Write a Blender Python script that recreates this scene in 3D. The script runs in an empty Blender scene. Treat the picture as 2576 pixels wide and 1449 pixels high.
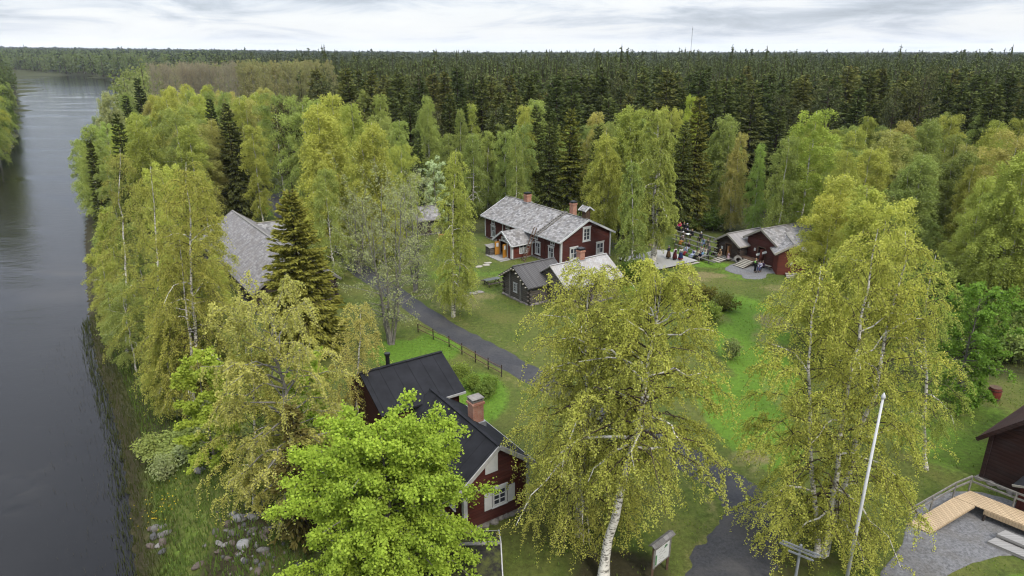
import bpy, math, random
import numpy as np
from mathutils import Vector, Matrix

# ------------------------------------------------------------------ camera, sky, sun, exposure
SC = bpy.context.scene
COL = SC.collection
CAM_H, FOC, PITCH = 25.0, 1717.0, math.radians(19.27)
CP, SP = math.cos(PITCH), math.sin(PITCH)
cam_d = bpy.data.cameras.new('camera')
cam = bpy.data.objects.new('camera', cam_d)
COL.objects.link(cam)
cam_d.sensor_width = 36.0
cam_d.lens = FOC / 2576 * 36.0
cam_d.clip_start = 0.5
cam_d.clip_end = 20000
cam.location = (0, 0, CAM_H)
cam.rotation_euler = (math.pi / 2 - PITCH, 0, 0)
SC.camera = cam
SC.view_settings.view_transform = 'Standard'
SC.view_settings.look = 'None'
SC.view_settings.exposure = 1.6
SC.view_settings.gamma = 1.0
SC.cycles.max_bounces = 7
SC.cycles.diffuse_bounces = 4
SC.cycles.transmission_bounces = 4
SC.cycles.use_denoising = True
SC.cycles.filter_width = 1.15

SUN_EL, SUN_AZ = math.radians(48), math.radians(150)      # azimuth clockwise from +Y
W = bpy.data.worlds.new('World')
SC.world = W
W.use_nodes = True


def build_world():
    nt = W.node_tree
    N, L = nt.nodes, nt.links
    N.clear()
    out = N.new('ShaderNodeOutputWorld')
    bg = N.new('ShaderNodeBackground')
    bg.inputs['Strength'].default_value = 0.1
    L.new(bg.outputs[0], out.inputs[0])
    sky = N.new('ShaderNodeTexSky')
    sky.sky_type = 'NISHITA'
    sky.sun_disc = False
    sky.sun_elevation = SUN_EL
    sky.sun_rotation = SUN_AZ
    tc = N.new('ShaderNodeTexCoord')
    sep = N.new('ShaderNodeSeparateXYZ')
    L.new(tc.outputs['Generated'], sep.inputs[0])

    def math_(op, a, b=None):
        n = N.new('ShaderNodeMath'); n.operation = op
        for i, v in enumerate((a, b)):
            if v is None: continue
            if isinstance(v, (int, float)): n.inputs[i].default_value = v
            else: L.new(v, n.inputs[i])
        return n.outputs[0]

    def ramp(fac, pts):
        r = N.new('ShaderNodeValToRGB')
        while len(r.color_ramp.elements) < len(pts): r.color_ramp.elements.new(0.5)
        for e, (p, c) in zip(r.color_ramp.elements, pts):
            e.position = p; e.color = (*c, 1) if len(c) == 3 else c
        L.new(fac, r.inputs[0])
        return r.outputs[0]
    # flattened cloud decks: azimuth kept, elevation stretched
    zabs = math_('MAXIMUM', sep.outputs['Z'], 0.0)
    zs = math_('POWER', math_('ADD', zabs, 0.0005), 0.75)
    comb = N.new('ShaderNodeCombineXYZ')
    L.new(math_('MULTIPLY', sep.outputs['X'], 1.0), comb.inputs[0])
    L.new(math_('MULTIPLY', sep.outputs['Y'], 1.0), comb.inputs[1])
    L.new(math_('MULTIPLY', zs, 3.6), comb.inputs[2])

    def noise(scale, detail, rough, dist, off):
        mp = N.new('ShaderNodeMapping'); mp.inputs['Location'].default_value = off
        L.new(comb.outputs[0], mp.inputs[0])
        n = N.new('ShaderNodeTexNoise')
        n.inputs['Scale'].default_value = scale; n.inputs['Detail'].default_value = detail
        n.inputs['Roughness'].default_value = rough; n.inputs['Distortion'].default_value = dist
        L.new(mp.outputs[0], n.inputs['Vector'])
        return n.outputs[0]
    a = noise(5.0, 12, 0.6, 0.6, (3.1, 0.4, 0.2))
    b = noise(1.7, 4, 0.5, 0.3, (9.3, 2.0, 5.0))
    d = math_('ADD', math_('MULTIPLY', a, 0.6), math_('MULTIPLY', b, 0.4))
    # near the horizon the deck turns to one pale band
    hz = math_('SUBTRACT', 1.0, math_('MINIMUM', math_('MULTIPLY', zabs, 30.0), 1.0))
    d = math_('ADD', d, math_('MULTIPLY', hz, 0.06))
    top = math_('MINIMUM', math_('MULTIPLY', math_('MAXIMUM', math_('SUBTRACT', zabs, 0.055), 0.0), 6.0), 0.09)
    d = math_('SUBTRACT', d, top)
    heavy = math_('MULTIPLY', math_('MAXIMUM', math_('SUBTRACT', sep.outputs['X'], 0.30), 0.0), math_('MINIMUM', math_('MAXIMUM', math_('SUBTRACT', zabs, 0.025), 0.0), 0.05))
    d = math_('SUBTRACT', d, math_('MULTIPLY', heavy, 9.0))          # a heavier bank of cloud to the east
    cl = ramp(d, [(0.34, (0.36, 0.40, 0.47)), (0.425, (0.56, 0.61, 0.70)), (0.47, (0.74, 0.78, 0.86)), (0.515, (0.89, 0.905, 0.935)), (0.66, (1.0, 0.995, 0.99))])
    lift = math_('ADD', 1.0, math_('MULTIPLY', math_('MULTIPLY', zabs, zabs), SKY_LIFT))
    mul = N.new('ShaderNodeVectorMath'); mul.operation = 'SCALE'
    L.new(cl, mul.inputs[0]); L.new(math_('MULTIPLY', lift, 3.15), mul.inputs['Scale'])
    mix = N.new('ShaderNodeMixRGB'); mix.inputs[0].default_value = 0.93
    L.new(sky.outputs[0], mix.inputs[1]); L.new(mul.outputs[0], mix.inputs[2])
    L.new(mix.outputs[0], bg.inputs['Color'])


SKY_LIFT = 9.6
build_world()
sun_d = bpy.data.lights.new('sun', 'SUN')
sun_d.energy = 1.5
sun_d.angle = math.radians(12)
sun_d.color = (1.0, 0.95, 0.86)
sun = bpy.data.objects.new('sun', sun_d)
COL.objects.link(sun)
_sd = Vector((math.sin(SUN_AZ) * math.cos(SUN_EL), math.cos(SUN_AZ) * math.cos(SUN_EL), math.sin(SUN_EL)))
sun.rotation_euler = _sd.to_track_quat('Z', 'Y').to_euler()
sun.location = _sd * 60


# ------------------------------------------------------------------ survey helpers
def at(x, y, z=0.0):
    """ground point (height z) seen at photo position x, y (2576 x 1449 frame)"""
    a = (x - 1288) / FOC; b = (724.5 - y) / FOC
    d = (a, CP + b * SP, -SP + b * CP); t = (z - CAM_H) / d[2]
    return (d[0] * t, d[1] * t)


def height_at(x, y, Y):
    a = (x - 1288) / FOC; b = (724.5 - y) / FOC
    d = (a, CP + b * SP, -SP + b * CP); t = Y / d[1]
    return d[0] * t, CAM_H + d[2] * t


def seg_dist(px, py, poly):
    """distance from points to an open polyline"""
    best = np.full(px.shape, 1e9)
    for (x0, y0), (x1, y1) in zip(poly[:-1], poly[1:]):
        dx, dy = x1 - x0, y1 - y0
        t = np.clip(((px - x0) * dx + (py - y0) * dy) / (dx * dx + dy * dy + 1e-9), 0, 1)
        best = np.minimum(best, np.hypot(px - x0 - t * dx, py - y0 - t * dy))
    return best


def inside(px, py, poly):
    r = np.zeros(px.shape, bool)
    n = len(poly)
    for i in range(n):
        x0, y0 = poly[i]; x1, y1 = poly[(i + 1) % n]
        c = ((y0 > py) != (y1 > py)) & (px < (x1 - x0) * (py - y0) / (y1 - y0 + 1e-12) + x0)
        r ^= c
    return r


WATER_Z = -2.0
right_bank = [(-9.0, -60.0), (-12.5, 10.0)] + [at(x, y, WATER_Z) for x, y in
              [(318, 1449), (310, 1297), (288, 1123), (262, 1014), (232, 927), (214, 818), (208, 700), (206, 600), (214, 500), (222, 420), (236, 350), (262, 300), (318, 262)]] + [(-205, 430), (-150, 470), (-60, 500), (60, 520), (300, 530)]
far_bank = [(300, 590), (60, 580), (-120, 590)] + [at(x, y, WATER_Z) for x, y in [(420, 206), (330, 203), (240, 195), (150, 189), (60, 184), (20, 182)]]
left_bank = [at(x, y, WATER_Z) for x, y in [(30, 190), (58, 240), (40, 262), (52, 285), (48, 330), (45, 365), (8, 405), (-60, 450), (-300, 620), (-900, 1000)]] + [(-70, -60)]
river_poly = right_bank + far_bank + left_bank
bank_line = river_poly + [river_poly[0]]


def vnoise(x, y, s, seed=0):
    """smooth value noise by summed sines, cheap and repeatable"""
    r = np.random.RandomState(seed)
    o = np.zeros_like(np.asarray(x, float))
    for k in range(6):
        a = r.rand() * 6.28; f = (0.6 + r.rand()) / s; p = r.rand() * 6.28
        o = o + np.sin((x * math.cos(a) + y * math.sin(a)) * f * 6.28 + p)
    return o / 6


def ground_z(px, py):
    px = np.asarray(px, float); py = np.asarray(py, float)
    d = seg_dist(px, py, bank_line)
    ins = inside(px, py, river_poly)
    t = np.clip(d / 8.0, 0, 1); t = t * t * (3 - 2 * t)
    land = -2.02 + 2.02 * t
    z = np.where(ins, -2.02 - np.minimum(2.5, d * 0.35), land)
    D = np.hypot(px, py)
    far = np.clip((D - 600) / 2500, 0, 1)
    az = px / (np.abs(py) + 1)
    rise = far * far * (3 - 2 * far) * (-11 + 22 * np.clip(-az * 1.6 - .12, 0, 1)) + far * 2 * vnoise(px, py, 1400, 4)
    small = 0.12 * vnoise(px, py, 13, 2) * np.clip(d / 10, 0, 1)
    z = z + np.where(ins, 0, rise + small * np.clip((D - 20) / 30, 0.3, 1))
    return z


def gz(x, y):
    return float(ground_z(np.array([x]), np.array([y]))[0])


# ------------------------------------------------------------------ object helpers
def tag(o, label=None, cat=None, group=None, kind=None):
    if label: o['label'] = label
    if cat: o['category'] = cat
    if group: o['group'] = group
    if kind: o['kind'] = kind
    return o


def empty(name, loc=(0, 0, 0), rz=0.0, label=None, cat=None, group=None):
    o = bpy.data.objects.new(name, None)
    COL.objects.link(o)
    o.location = loc; o.rotation_euler = (0, 0, rz)
    o.empty_display_size = 0.3
    return tag(o, label, cat, group)


def link(name, me, parent=None, loc=None, color=None):
    o = bpy.data.objects.new(name, me)
    COL.objects.link(o)
    if parent is not None: o.parent = parent
    if loc is not None: o.location = loc
    if color is not None: o.color = (*color, 1)
    return o


def copy_tree(src, loc, rz, scale=1.0, label=None, group=None, color=None):
    """a thing with copies of its parts and their sub-parts"""
    r = src.copy(); COL.objects.link(r)
    r.location = loc; r.rotation_euler = (0, 0, rz)
    r.scale = (scale, scale, scale) if isinstance(scale, (int, float)) else scale
    if label: r['label'] = label
    if group: r['group'] = group

    def rec(o, p):
        for ch in list(o.children):
            c = ch.copy(); COL.objects.link(c); c.parent = p
            if color is not None and ch.name.startswith('crown'): c.color = (*color, 1)
            rec(ch, c)
    rec(src, r)
    return r


def mesh_np(name, V, F, mats, midx=None, attr=None, smooth=False, tri=None):
    """mesh from numpy vertices and quads (plus optional triangles)"""
    me = bpy.data.meshes.new(name)
    V = np.asarray(V, np.float32); F = np.asarray(F, np.int32).reshape(-1, 4)
    T = np.zeros((0, 3), np.int32) if tri is None else np.asarray(tri, np.int32).reshape(-1, 3)
    me.vertices.add(len(V)); me.vertices.foreach_set('co', V.ravel())
    nl = F.size + T.size
    me.loops.add(nl)
    me.loops.foreach_set('vertex_index', np.concatenate([F.ravel(), T.ravel()]))
    me.polygons.add(len(F) + len(T))
    st = np.concatenate([np.arange(len(F)) * 4, F.size + np.arange(len(T)) * 3]).astype(np.int32)
    me.polygons.foreach_set('loop_start', st)
    if midx is not None: me.polygons.foreach_set('material_index', np.asarray(midx, np.int32))
    if smooth is not False:
        sm = np.full(len(F) + len(T), True) if smooth is True else np.asarray(smooth, bool)
        me.polygons.foreach_set('use_smooth', sm)
    for m in mats: me.materials.append(m)
    if attr is not None:
        a = me.attributes.new('rnd', 'FLOAT', 'FACE')
        a.data.foreach_set('value', np.asarray(attr, np.float32))
    me.update(calc_edges=True)
    return me


class MB:
    """collects boxes, beams, prisms and tubes into one mesh, with metric UVs"""
    def __init__(self): self.v, self.f = [], []

    def face(self, pts):
        i = len(self.v); self.v += [tuple(p) for p in pts]; self.f.append(tuple(range(i, i + len(pts))))

    def hexa(self, c):
        i = len(self.v); self.v += [tuple(p) for p in c]
        for q in ((0, 3, 2, 1), (4, 5, 6, 7), (0, 1, 5, 4), (1, 2, 6, 5), (2, 3, 7, 6), (3, 0, 4, 7)):
            self.f.append(tuple(i + k for k in q))

    def box(self, x0, x1, y0, y1, z0, z1):
        if x0 > x1: x0, x1 = x1, x0
        if y0 > y1: y0, y1 = y1, y0
        if z0 > z1: z0, z1 = z1, z0
        self.hexa([(x0, y0, z0), (x1, y0, z0), (x1, y1, z0), (x0, y1, z0), (x0, y0, z1), (x1, y0, z1), (x1, y1, z1), (x0, y1, z1)])

    def beam(self, p, q, w, h, up=(0, 0, 1)):
        p, q, up = Vector(p), Vector(q), Vector(up)
        d = (q - p).normalized()
        s = d.cross(up)
        if s.length < 1e-4: s = d.cross(Vector((1, 0, 0)))
        s.normalize(); u = s.cross(d)
        s *= w / 2; u *= h / 2
        self.hexa([p - s - u, p + s - u, q + s - u, q - s - u, p - s + u, p + s + u, q + s + u, q - s + u])

    def prism(self, poly, vec):
        vec = Vector(vec); a = [Vector(p) for p in poly]; b = [p + vec for p in a]
        self.face(list(reversed(a))); self.face(b)
        for i in range(len(a)):
            j = (i + 1) % len(a); self.face([a[i], a[j], b[j], b[i]])

    def tube(self, path, rad, n=6, cap=True):
        path = [Vector(p) for p in path]
        if isinstance(rad, (int, float)): rad = [rad] * len(path)
        i0 = len(self.v)
        for k, p in enumerate(path):
            d = (path[min(k + 1, len(path) - 1)] - path[max(k - 1, 0)])
            d = d.normalized() if d.length > 1e-6 else Vector((0, 0, 1))
            a = d.cross(Vector((0, 0, 1)) if abs(d.z) < 0.9 else Vector((1, 0, 0))).normalized(); b = d.cross(a)
            for j in range(n):
                t = 6.28319 * j / n
                self.v.append(tuple(p + (a * math.cos(t) + b * math.sin(t)) * rad[k]))
        for k in range(len(path) - 1):
            for j in range(n):
                j2 = (j + 1) % n
                self.f.append((i0 + k * n + j, i0 + (k + 1) * n + j, i0 + (k + 1) * n + j2, i0 + k * n + j2))
        if cap:
            self.f.append(tuple(i0 + j for j in range(n)))
            self.f.append(tuple(i0 + (len(path) - 1) * n + j for j in reversed(range(n))))

    def lathe(self, prof, c=(0, 0), n=12):
        self.tube([(c[0], c[1], z) for r, z in prof], [max(r, 1e-3) for r, z in prof], n)

    def ball(self, c, r, n=8, m=6):
        rx, ry, rz = (r, r, r) if isinstance(r, (int, float)) else r
        i0 = len(self.v)
        for i in range(m + 1):
            ph = math.pi * i / m
            for j in range(n):
                t = 6.28319 * j / n
                self.v.append((c[0] + rx * math.sin(ph) * math.cos(t), c[1] + ry * math.sin(ph) * math.sin(t), c[2] + rz * math.cos(ph)))
        for i in range(m):
            for j in range(n):
                j2 = (j + 1) % n
                self.f.append((i0 + i * n + j, i0 + (i + 1) * n + j, i0 + (i + 1) * n + j2, i0 + i * n + j2))

    def mesh(self, name, mat, smooth=False):
        me = bpy.data.meshes.new(name)
        me.from_pydata(self.v, [], self.f)
        if mat: me.materials.append(mat)
        uv = me.uv_layers.new(name='UVMap')
        me.update()
        Z = Vector((0, 0, 1))
        for p in me.polygons:
            n = p.normal
            if abs(n.z) > 0.97 or n.length < 0.5: u, v = Vector((1, 0, 0)), Vector((0, 1, 0))
            else:
                u = Z.cross(n).normalized(); v = n.cross(u)
            for li in p.loop_indices:
                co = me.vertices[me.loops[li].vertex_index].co
                uv.data[li].uv = (co.dot(u), co.dot(v))
            p.use_smooth = smooth
        return me

    def build(self, name, mat, parent=None, smooth=False, color=None):
        return link(name, self.mesh(name, mat, smooth), parent, color=color)


# ------------------------------------------------------------------ materials
class NT:
    def __init__(self, name, rough=0.8, spec=0.3):
        self.m = bpy.data.materials.new(name); self.m.use_nodes = True
        self.t = self.m.node_tree; self.N, self.L = self.t.nodes, self.t.links
        self.b = self.N['Principled BSDF']
        self.b.inputs['Roughness'].default_value = rough
        self.b.inputs['Specular IOR Level'].default_value = spec
        self._tc = None

    def put(self, sock, v):
        if hasattr(v, 'is_linked') or hasattr(v, 'links'): self.L.new(v, sock)
        elif isinstance(v, (tuple, list)) and len(v) == 3 and sock.type == 'RGBA': sock.default_value = (*v, 1)
        else: sock.default_value = v

    def tc(self, which='Object'):
        if self._tc is None: self._tc = self.N.new('ShaderNodeTexCoord')
        return self._tc.outputs[which]

    def math(self, op, a, b=0.0, c=0.0, clamp=False):
        n = self.N.new('ShaderNodeMath'); n.operation = op; n.use_clamp = clamp
        self.put(n.inputs[0], a); self.put(n.inputs[1], b); self.put(n.inputs[2], c)
        return n.outputs[0]

    def noise(self, scale, detail=4, rough=0.55, vec=None, dist=0.0, stretch=None):
        n = self.N.new('ShaderNodeTexNoise')
        n.inputs['Scale'].default_value = scale; n.inputs['Detail'].default_value = detail
        n.inputs['Roughness'].default_value = rough; n.inputs['Distortion'].default_value = dist
        v = vec if vec is not None else self.tc()
        if stretch:
            mp = self.N.new('ShaderNodeMapping'); mp.inputs['Scale'].default_value = stretch
            self.L.new(v, mp.inputs[0]); v = mp.outputs[0]
        self.L.new(v, n.inputs['Vector'])
        return n.outputs[0]

    def ramp(self, fac, pts):
        r = self.N.new('ShaderNodeValToRGB')
        while len(r.color_ramp.elements) < len(pts): r.color_ramp.elements.new(0.5)
        for e, (p, c) in zip(r.color_ramp.elements, pts):
            e.position = p; e.color = (c, c, c, 1) if isinstance(c, (int, float)) else (*c, 1)
        self.L.new(fac, r.inputs[0])
        return r.outputs[0]

    def mix(self, fac, a, b, mode='MIX'):
        n = self.N.new('ShaderNodeMixRGB'); n.blend_type = mode
        self.put(n.inputs[0], fac); self.put(n.inputs[1], a); self.put(n.inputs[2], b)
        return n.outputs[0]

    def bump(self, h, strength=0.5, dist=0.05):
        n = self.N.new('ShaderNodeBump'); n.inputs['Strength'].default_value = strength; n.inputs['Distance'].default_value = dist
        self.L.new(h, n.inputs['Height']); self.L.new(n.outputs[0], self.b.inputs['Normal'])

    def color(self, c): self.put(self.b.inputs['Base Color'], c)

    def attr(self, name, kind='GEOMETRY'):
        n = self.N.new('ShaderNodeAttribute'); n.attribute_name = name; n.attribute_type = kind
        return n

    def objcol(self):
        return self.N.new('ShaderNodeObjectInfo').outputs['Color']


ALB = 0.44          # hard surfaces as the exposure reads them


def m_plain(name, c, rough=0.7, var=0.25, scale=3.0, spec=0.3, bump=0.0):
    c = tuple(x * ALB for x in c)
    k = NT(name, rough, spec)
    n = k.noise(scale, 5, 0.6)
    k.color(k.mix(k.ramp(n, [(0.3, 0.0), (0.7, 1.0)]), tuple(x * (1 - var) for x in c), tuple(x * (1 + var) for x in c)))
    if bump: k.bump(n, bump, 0.03)
    return k.m


def m_boards(name, c, pitch=0.2, axis='Y', rough=0.75, var=0.3, gap=0.08, streak=0.35, gapdark=0.35, depth=0.02):
    """boards or logs: pitch metres apart along the V (Y) or U (X) axis of the metric UVs"""
    c = tuple(x * ALB for x in c)
    k = NT(name, rough, 0.2)
    s = k.N.new('ShaderNodeSeparateXYZ'); k.L.new(k.tc('UV'), s.inputs[0])
    q = k.math('DIVIDE', s.outputs[axis], pitch)
    fr = k.math('FRACT', q); fl = k.math('FLOOR', q)
    w = k.N.new('ShaderNodeTexWhiteNoise'); w.noise_dimensions = '1D'; k.L.new(fl, w.inputs['W'])
    st = (0.6, 9, 9) if axis == 'Y' else (9, 0.6, 9)
    grain = k.noise(2.2, 6, 0.65, k.tc('UV'), stretch=st)
    blot = k.noise(0.7, 4, 0.6, k.tc('UV'))
    t = k.math('ADD', k.math('MULTIPLY', w.outputs['Value'], 0.5), k.math('MULTIPLY', grain, 0.5))
    lo, hi = tuple(x * (1 - var) for x in c), tuple(x * (1 + var) for x in c)
    col = k.mix(t, lo, hi)
    col = k.mix(k.math('MULTIPLY', k.ramp(blot, [(0.35, 0.0), (0.7, 1.0)]), streak), col, tuple(x * 0.6 + 0.02 for x in c))
    e = k.math('MINIMUM', fr, k.math('SUBTRACT', 1.0, fr))
    g = k.math('DIVIDE', e, gap, clamp=True)
    col = k.mix(g, k.mix(1.0, col, (gapdark,) * 3, 'MULTIPLY'), col)
    k.color(col)
    rnd = k.math('POWER', k.math('MULTIPLY', e, 2.0), 0.5)
    k.bump(k.math('ADD', k.math('MULTIPLY', rnd, 0.7), k.math('MULTIPLY', grain, 0.3)), 0.6, depth)
    return k.m


def m_shingle(name, c, w=0.16, h=0.22, var=0.35, moss=0.0, warm=0.2):
    c = tuple(x * ALB for x in c)
    k = NT(name, 0.85, 0.15)
    br = k.N.new('ShaderNodeTexBrick')
    k.L.new(k.tc('UV'), br.inputs['Vector'])
    br.inputs['Scale'].default_value = 1.0
    br.inputs['Brick Width'].default_value = w; br.inputs['Row Height'].default_value = h
    br.inputs['Mortar Size'].default_value = 0.012; br.inputs['Mortar Smooth'].default_value = 0.4
    br.inputs['Bias'].default_value = 0.0
    br.offset = 0.5; br.offset_frequency = 2
    br.inputs['Color1'].default_value = (*[x * (1 - var) for x in c], 1)
    br.inputs['Color2'].default_value = (*[x * (1 + var) for x in c], 1)
    br.inputs['Mortar'].default_value = (*[x * 0.35 for x in c], 1)
    n = k.noise(0.9, 6, 0.65, k.tc('UV'))
    n2 = k.noise(7.0, 4, 0.6, k.tc('UV'), stretch=(1, 0.3, 1))
    col = k.mix(k.math('MULTIPLY', k.ramp(n, [(0.4, 0.0), (0.68, 1.0)]), 0.55), br.outputs['Color'], (c[0] * (0.55 + warm * 0.6), c[1] * (0.55 + warm * 0.3), c[2] * 0.52))
    col = k.mix(k.math('MULTIPLY', k.ramp(n2, [(0.5, 0.0), (0.72, 1.0)]), 0.35), col, tuple(min(0.7, x * 1.5) for x in c))
    if moss:
        col = k.mix(k.math('MULTIPLY', k.ramp(k.noise(1.6, 6, 0.7, k.tc('UV')), [(0.45, 0.0), (0.6, 1.0)]), moss), col, (0.05, 0.055, 0.012))
    k.color(col)
    k.bump(k.math('ADD', br.outputs['Fac'], k.math('MULTIPLY', n2, -0.6)), -0.7, 0.02)
    return k.m


def m_brick(name):
    k = NT(name, 0.85, 0.2)
    br = k.N.new('ShaderNodeTexBrick'); k.L.new(k.tc('UV'), br.inputs['Vector'])
    br.inputs['Scale'].default_value = 1.0
    br.inputs['Brick Width'].default_value = 0.22; br.inputs['Row Height'].default_value = 0.075
    br.inputs['Mortar Size'].default_value = 0.008
    br.inputs['Color1'].default_value = (0.20, 0.065, 0.036, 1); br.inputs['Color2'].default_value = (0.27, 0.11, 0.065, 1)
    br.inputs['Mortar'].default_value = (0.21, 0.17, 0.14, 1)
    n = k.noise(3, 5, 0.6)
    k.color(k.mix(k.math('MULTIPLY', k.ramp(n, [(0.45, 0.0), (0.7, 1.0)]), 0.5), br.outputs['Color'], (0.27,0.19,0.14)))
    k.bump(br.outputs['Fac'], -0.4, 0.01)
    return k.m


def m_leaf(name, hue=0.35, tr=0.48, warm=(1.85, 1.80, 1.58), dark=1.22):
    """foliage: object colour x per-leaf variation, part of the light passing through"""
    k = NT(name)
    k.N.remove(k.b)
    out = k.N['Material Output']
    a = k.attr('rnd').outputs['Fac']
    oc = k.objcol()
    lo = k.mix(1.0, oc, (dark, dark * 1.03, dark * 0.95), 'MULTIPLY')
    hi = k.mix(1.0, oc, warm, 'MULTIPLY')
    c = k.mix(a, lo, hi)
    df = k.N.new('ShaderNodeBsdfDiffuse'); k.L.new(c, df.inputs[0])
    tl = k.N.new('ShaderNodeBsdfTranslucent'); k.L.new(k.mix(1.0, c, (1.06, 1.14, 0.72), 'MULTIPLY'), tl.inputs[0])
    mx = k.N.new('ShaderNodeMixShader'); mx.inputs[0].default_value = tr
    k.L.new(df.outputs[0], mx.inputs[1]); k.L.new(tl.outputs[0], mx.inputs[2])
    k.L.new(mx.outputs[0], out.inputs[0])
    return k.m


def m_birch_bark(name):
    k = NT(name, 0.75, 0.2)
    n = k.noise(2.2, 5, 0.7, stretch=(1.5, 1.5, 4.5))
    n2 = k.noise(0.8, 3, 0.6)
    c = k.mix(k.ramp(n, [(0.42, 0.0), (0.50, 1.0)]), (0.05, 0.042, 0.034), (0.46, 0.43, 0.37))
    c = k.mix(k.math('MULTIPLY', k.ramp(n2, [(0.45, 0.0), (0.75, 1.0)]), 0.5), c, (0.26, 0.24, 0.19))
    k.color(c); k.bump(n, 0.4, 0.02)
    return k.m


M = {}
def make_materials():
    M['bark_birch'] = m_birch_bark('birch_bark')
    M['bark_grey'] = m_plain('grey_bark', (0.26, 0.24, 0.20), 0.85, 0.45, 4, 0.1, 0.6)
    M['bark_brown'] = m_plain('brown_bark', (0.085, 0.06, 0.045), 0.9, 0.45, 5, 0.1, 0.6)
    M['twig'] = m_plain('twig_bark', (0.10, 0.075, 0.05), 0.9, 0.3, 5, 0.1)
    M['twig_pale'] = m_plain('pale_twig_bark', (0.27, 0.25, 0.20), 0.9, 0.3, 5, 0.1)
    M['leaf'] = m_leaf('birch_leaf')
    M['needle'] = m_leaf('spruce_needle', tr=0.15, warm=(1.5, 1.47, 1.25), dark=0.52)
    M['red'] = m_boards('red_ochre_boards', (0.105, 0.022, 0.014), 0.2, 'Y', 0.85, 0.28, 0.07, 0.4)
    M['red_bright'] = m_boards('bright_red_boards', (0.17, 0.035, 0.018), 0.2, 'Y', 0.85, 0.25, 0.07, 0.35)
    M['red_vertical'] = m_boards('red_upright_boards', (0.12, 0.026, 0.016), 0.16, 'X', 0.85, 0.3, 0.1, 0.35)
    M['red_dark'] = m_boards('brown_red_logs', (0.100, 0.025, 0.015), 0.24, 'Y', 0.85, 0.35, 0.12, 0.5)
    M['red_black'] = m_boards('tarred_red_logs', (0.055, 0.019, 0.012), 0.24, 'Y', 0.9, 0.4, 0.12, 0.6)
    M['log_grey'] = m_boards('grey_logs', (0.16, 0.135, 0.11), 0.22, 'Y', 0.85, 0.4, 0.16, 0.6, 0.2, 0.05)
    M['log_brown'] = m_boards('brown_logs', (0.085, 0.058, 0.042), 0.2, 'Y', 0.85, 0.35, 0.14, 0.5, 0.25, 0.04)
    M['log_pale'] = m_boards('weathered_logs', (0.22, 0.185, 0.15), 0.24, 'Y', 0.85, 0.4, 0.16, 0.6, 0.22, 0.05)
    M['plank_roof'] = m_boards('grey_roof_planks', (0.13, 0.12, 0.115), 0.17, 'X', 0.85, 0.4, 0.2, 0.5, 0.25, 0.05)
    M['plank_roof_pale'] = m_boards('pale_roof_planks', (0.36, 0.33, 0.31), 0.2, 'X', 0.85, 0.25, 0.1, 0.4, 0.3, 0.04)
    M['shingle'] = m_shingle('grey_shingle', (0.30, 0.285, 0.275), 0.34, 0.3, 0.5, warm=0.25)
    M['shingle_pale'] = m_shingle('pale_shingle', (0.29, 0.27, 0.26), 0.3, 0.26, 0.34, warm=0.2)
    M['shingle_white'] = m_shingle('silver_shingle', (0.48, 0.46, 0.44), 0.3, 0.14, 0.18, warm=0.4)
    k = NT('black_felt', 0.85, 0.08)
    n = k.noise(1.2, 5, 0.6, k.tc('UV')); s = k.N.new('ShaderNodeSeparateXYZ'); k.L.new(k.tc('UV'), s.inputs[0])
    fr = k.math('FRACT', k.math('DIVIDE', s.outputs['X'], 0.95))
    g = k.math('DIVIDE', k.math('MINIMUM', fr, k.math('SUBTRACT', 1.0, fr)), 0.035, clamp=True)
    c = k.mix(k.ramp(n, [(0.35, 0.0), (0.7, 1.0)]), (0.009, 0.009, 0.010), (0.015, 0.015, 0.017))
    k.color(k.mix(g, (0.004, 0.004, 0.004), c)); k.bump(k.math('ADD', g, k.math('MULTIPLY', k.noise(40, 2, 0.5, k.tc('UV')), 0.25)), 0.5, 0.012)
    M['felt'] = k.m
    M['moss_roof'] = m_shingle('mossy_black_felt', (0.03, 0.027, 0.022), 0.9, 1.0, 0.3, moss=0.8)
    M['white'] = m_plain('white_paint', (0.74, 0.73, 0.71), 0.55, 0.08, 4)
    M['white_dull'] = m_plain('weathered_white', (0.52, 0.50, 0.47), 0.7, 0.2, 3)
    k = NT('window_glass', 0.06, 0.6)
    k.color((0.022, 0.024, 0.032)); M['glass'] = k.m
    M['curtain'] = m_plain('curtain', (0.5, 0.5, 0.48), 0.9, 0.1, 5)
    M['brick'] = m_brick('chimney_brick')
    M['stone'] = m_plain('foundation_stone', (0.27, 0.24, 0.21), 0.9, 0.35, 2.5, 0.2, 0.7)
    M['orange'] = m_plain('orange_paint', (0.55, 0.24, 0.03), 0.5, 0.1, 3)
    M['door_wood'] = m_plain('door_wood', (0.16, 0.08, 0.035), 0.7, 0.3, 4)
    M['deck'] = m_boards('grey_deck', (0.38, 0.355, 0.325), 0.14, 'Y', 0.8, 0.15, 0.1, 0.3, 0.4, 0.01)
    M['stage'] = m_boards('stage_deck', (0.46, 0.44, 0.40), 0.14, 'X', 0.8, 0.12, 0.08, 0.3, 0.55, 0.01)
    M['deck_new'] = m_boards('new_pine_boards', (0.62, 0.45, 0.27), 0.145, 'X', 0.7, 0.2, 0.08, 0.25, 0.4, 0.01)
    M['wood_grey'] = m_plain('grey_wood', (0.26, 0.24, 0.21), 0.85, 0.3, 5, 0.15)
    M['bench_wood'] = m_plain('bench_wood', (0.15, 0.15, 0.12), 0.85, 0.3, 5, 0.15)
    M['table_wood'] = m_plain('table_wood', (0.13, 0.14, 0.13), 0.8, 0.3, 5, 0.15)
    M['wood_pale'] = m_plain('pale_wood', (0.42, 0.38, 0.31), 0.85, 0.2, 5, 0.15)
    M['wood_dark'] = m_plain('dark_wood', (0.06, 0.045, 0.035), 0.85, 0.3, 5, 0.15)
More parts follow.
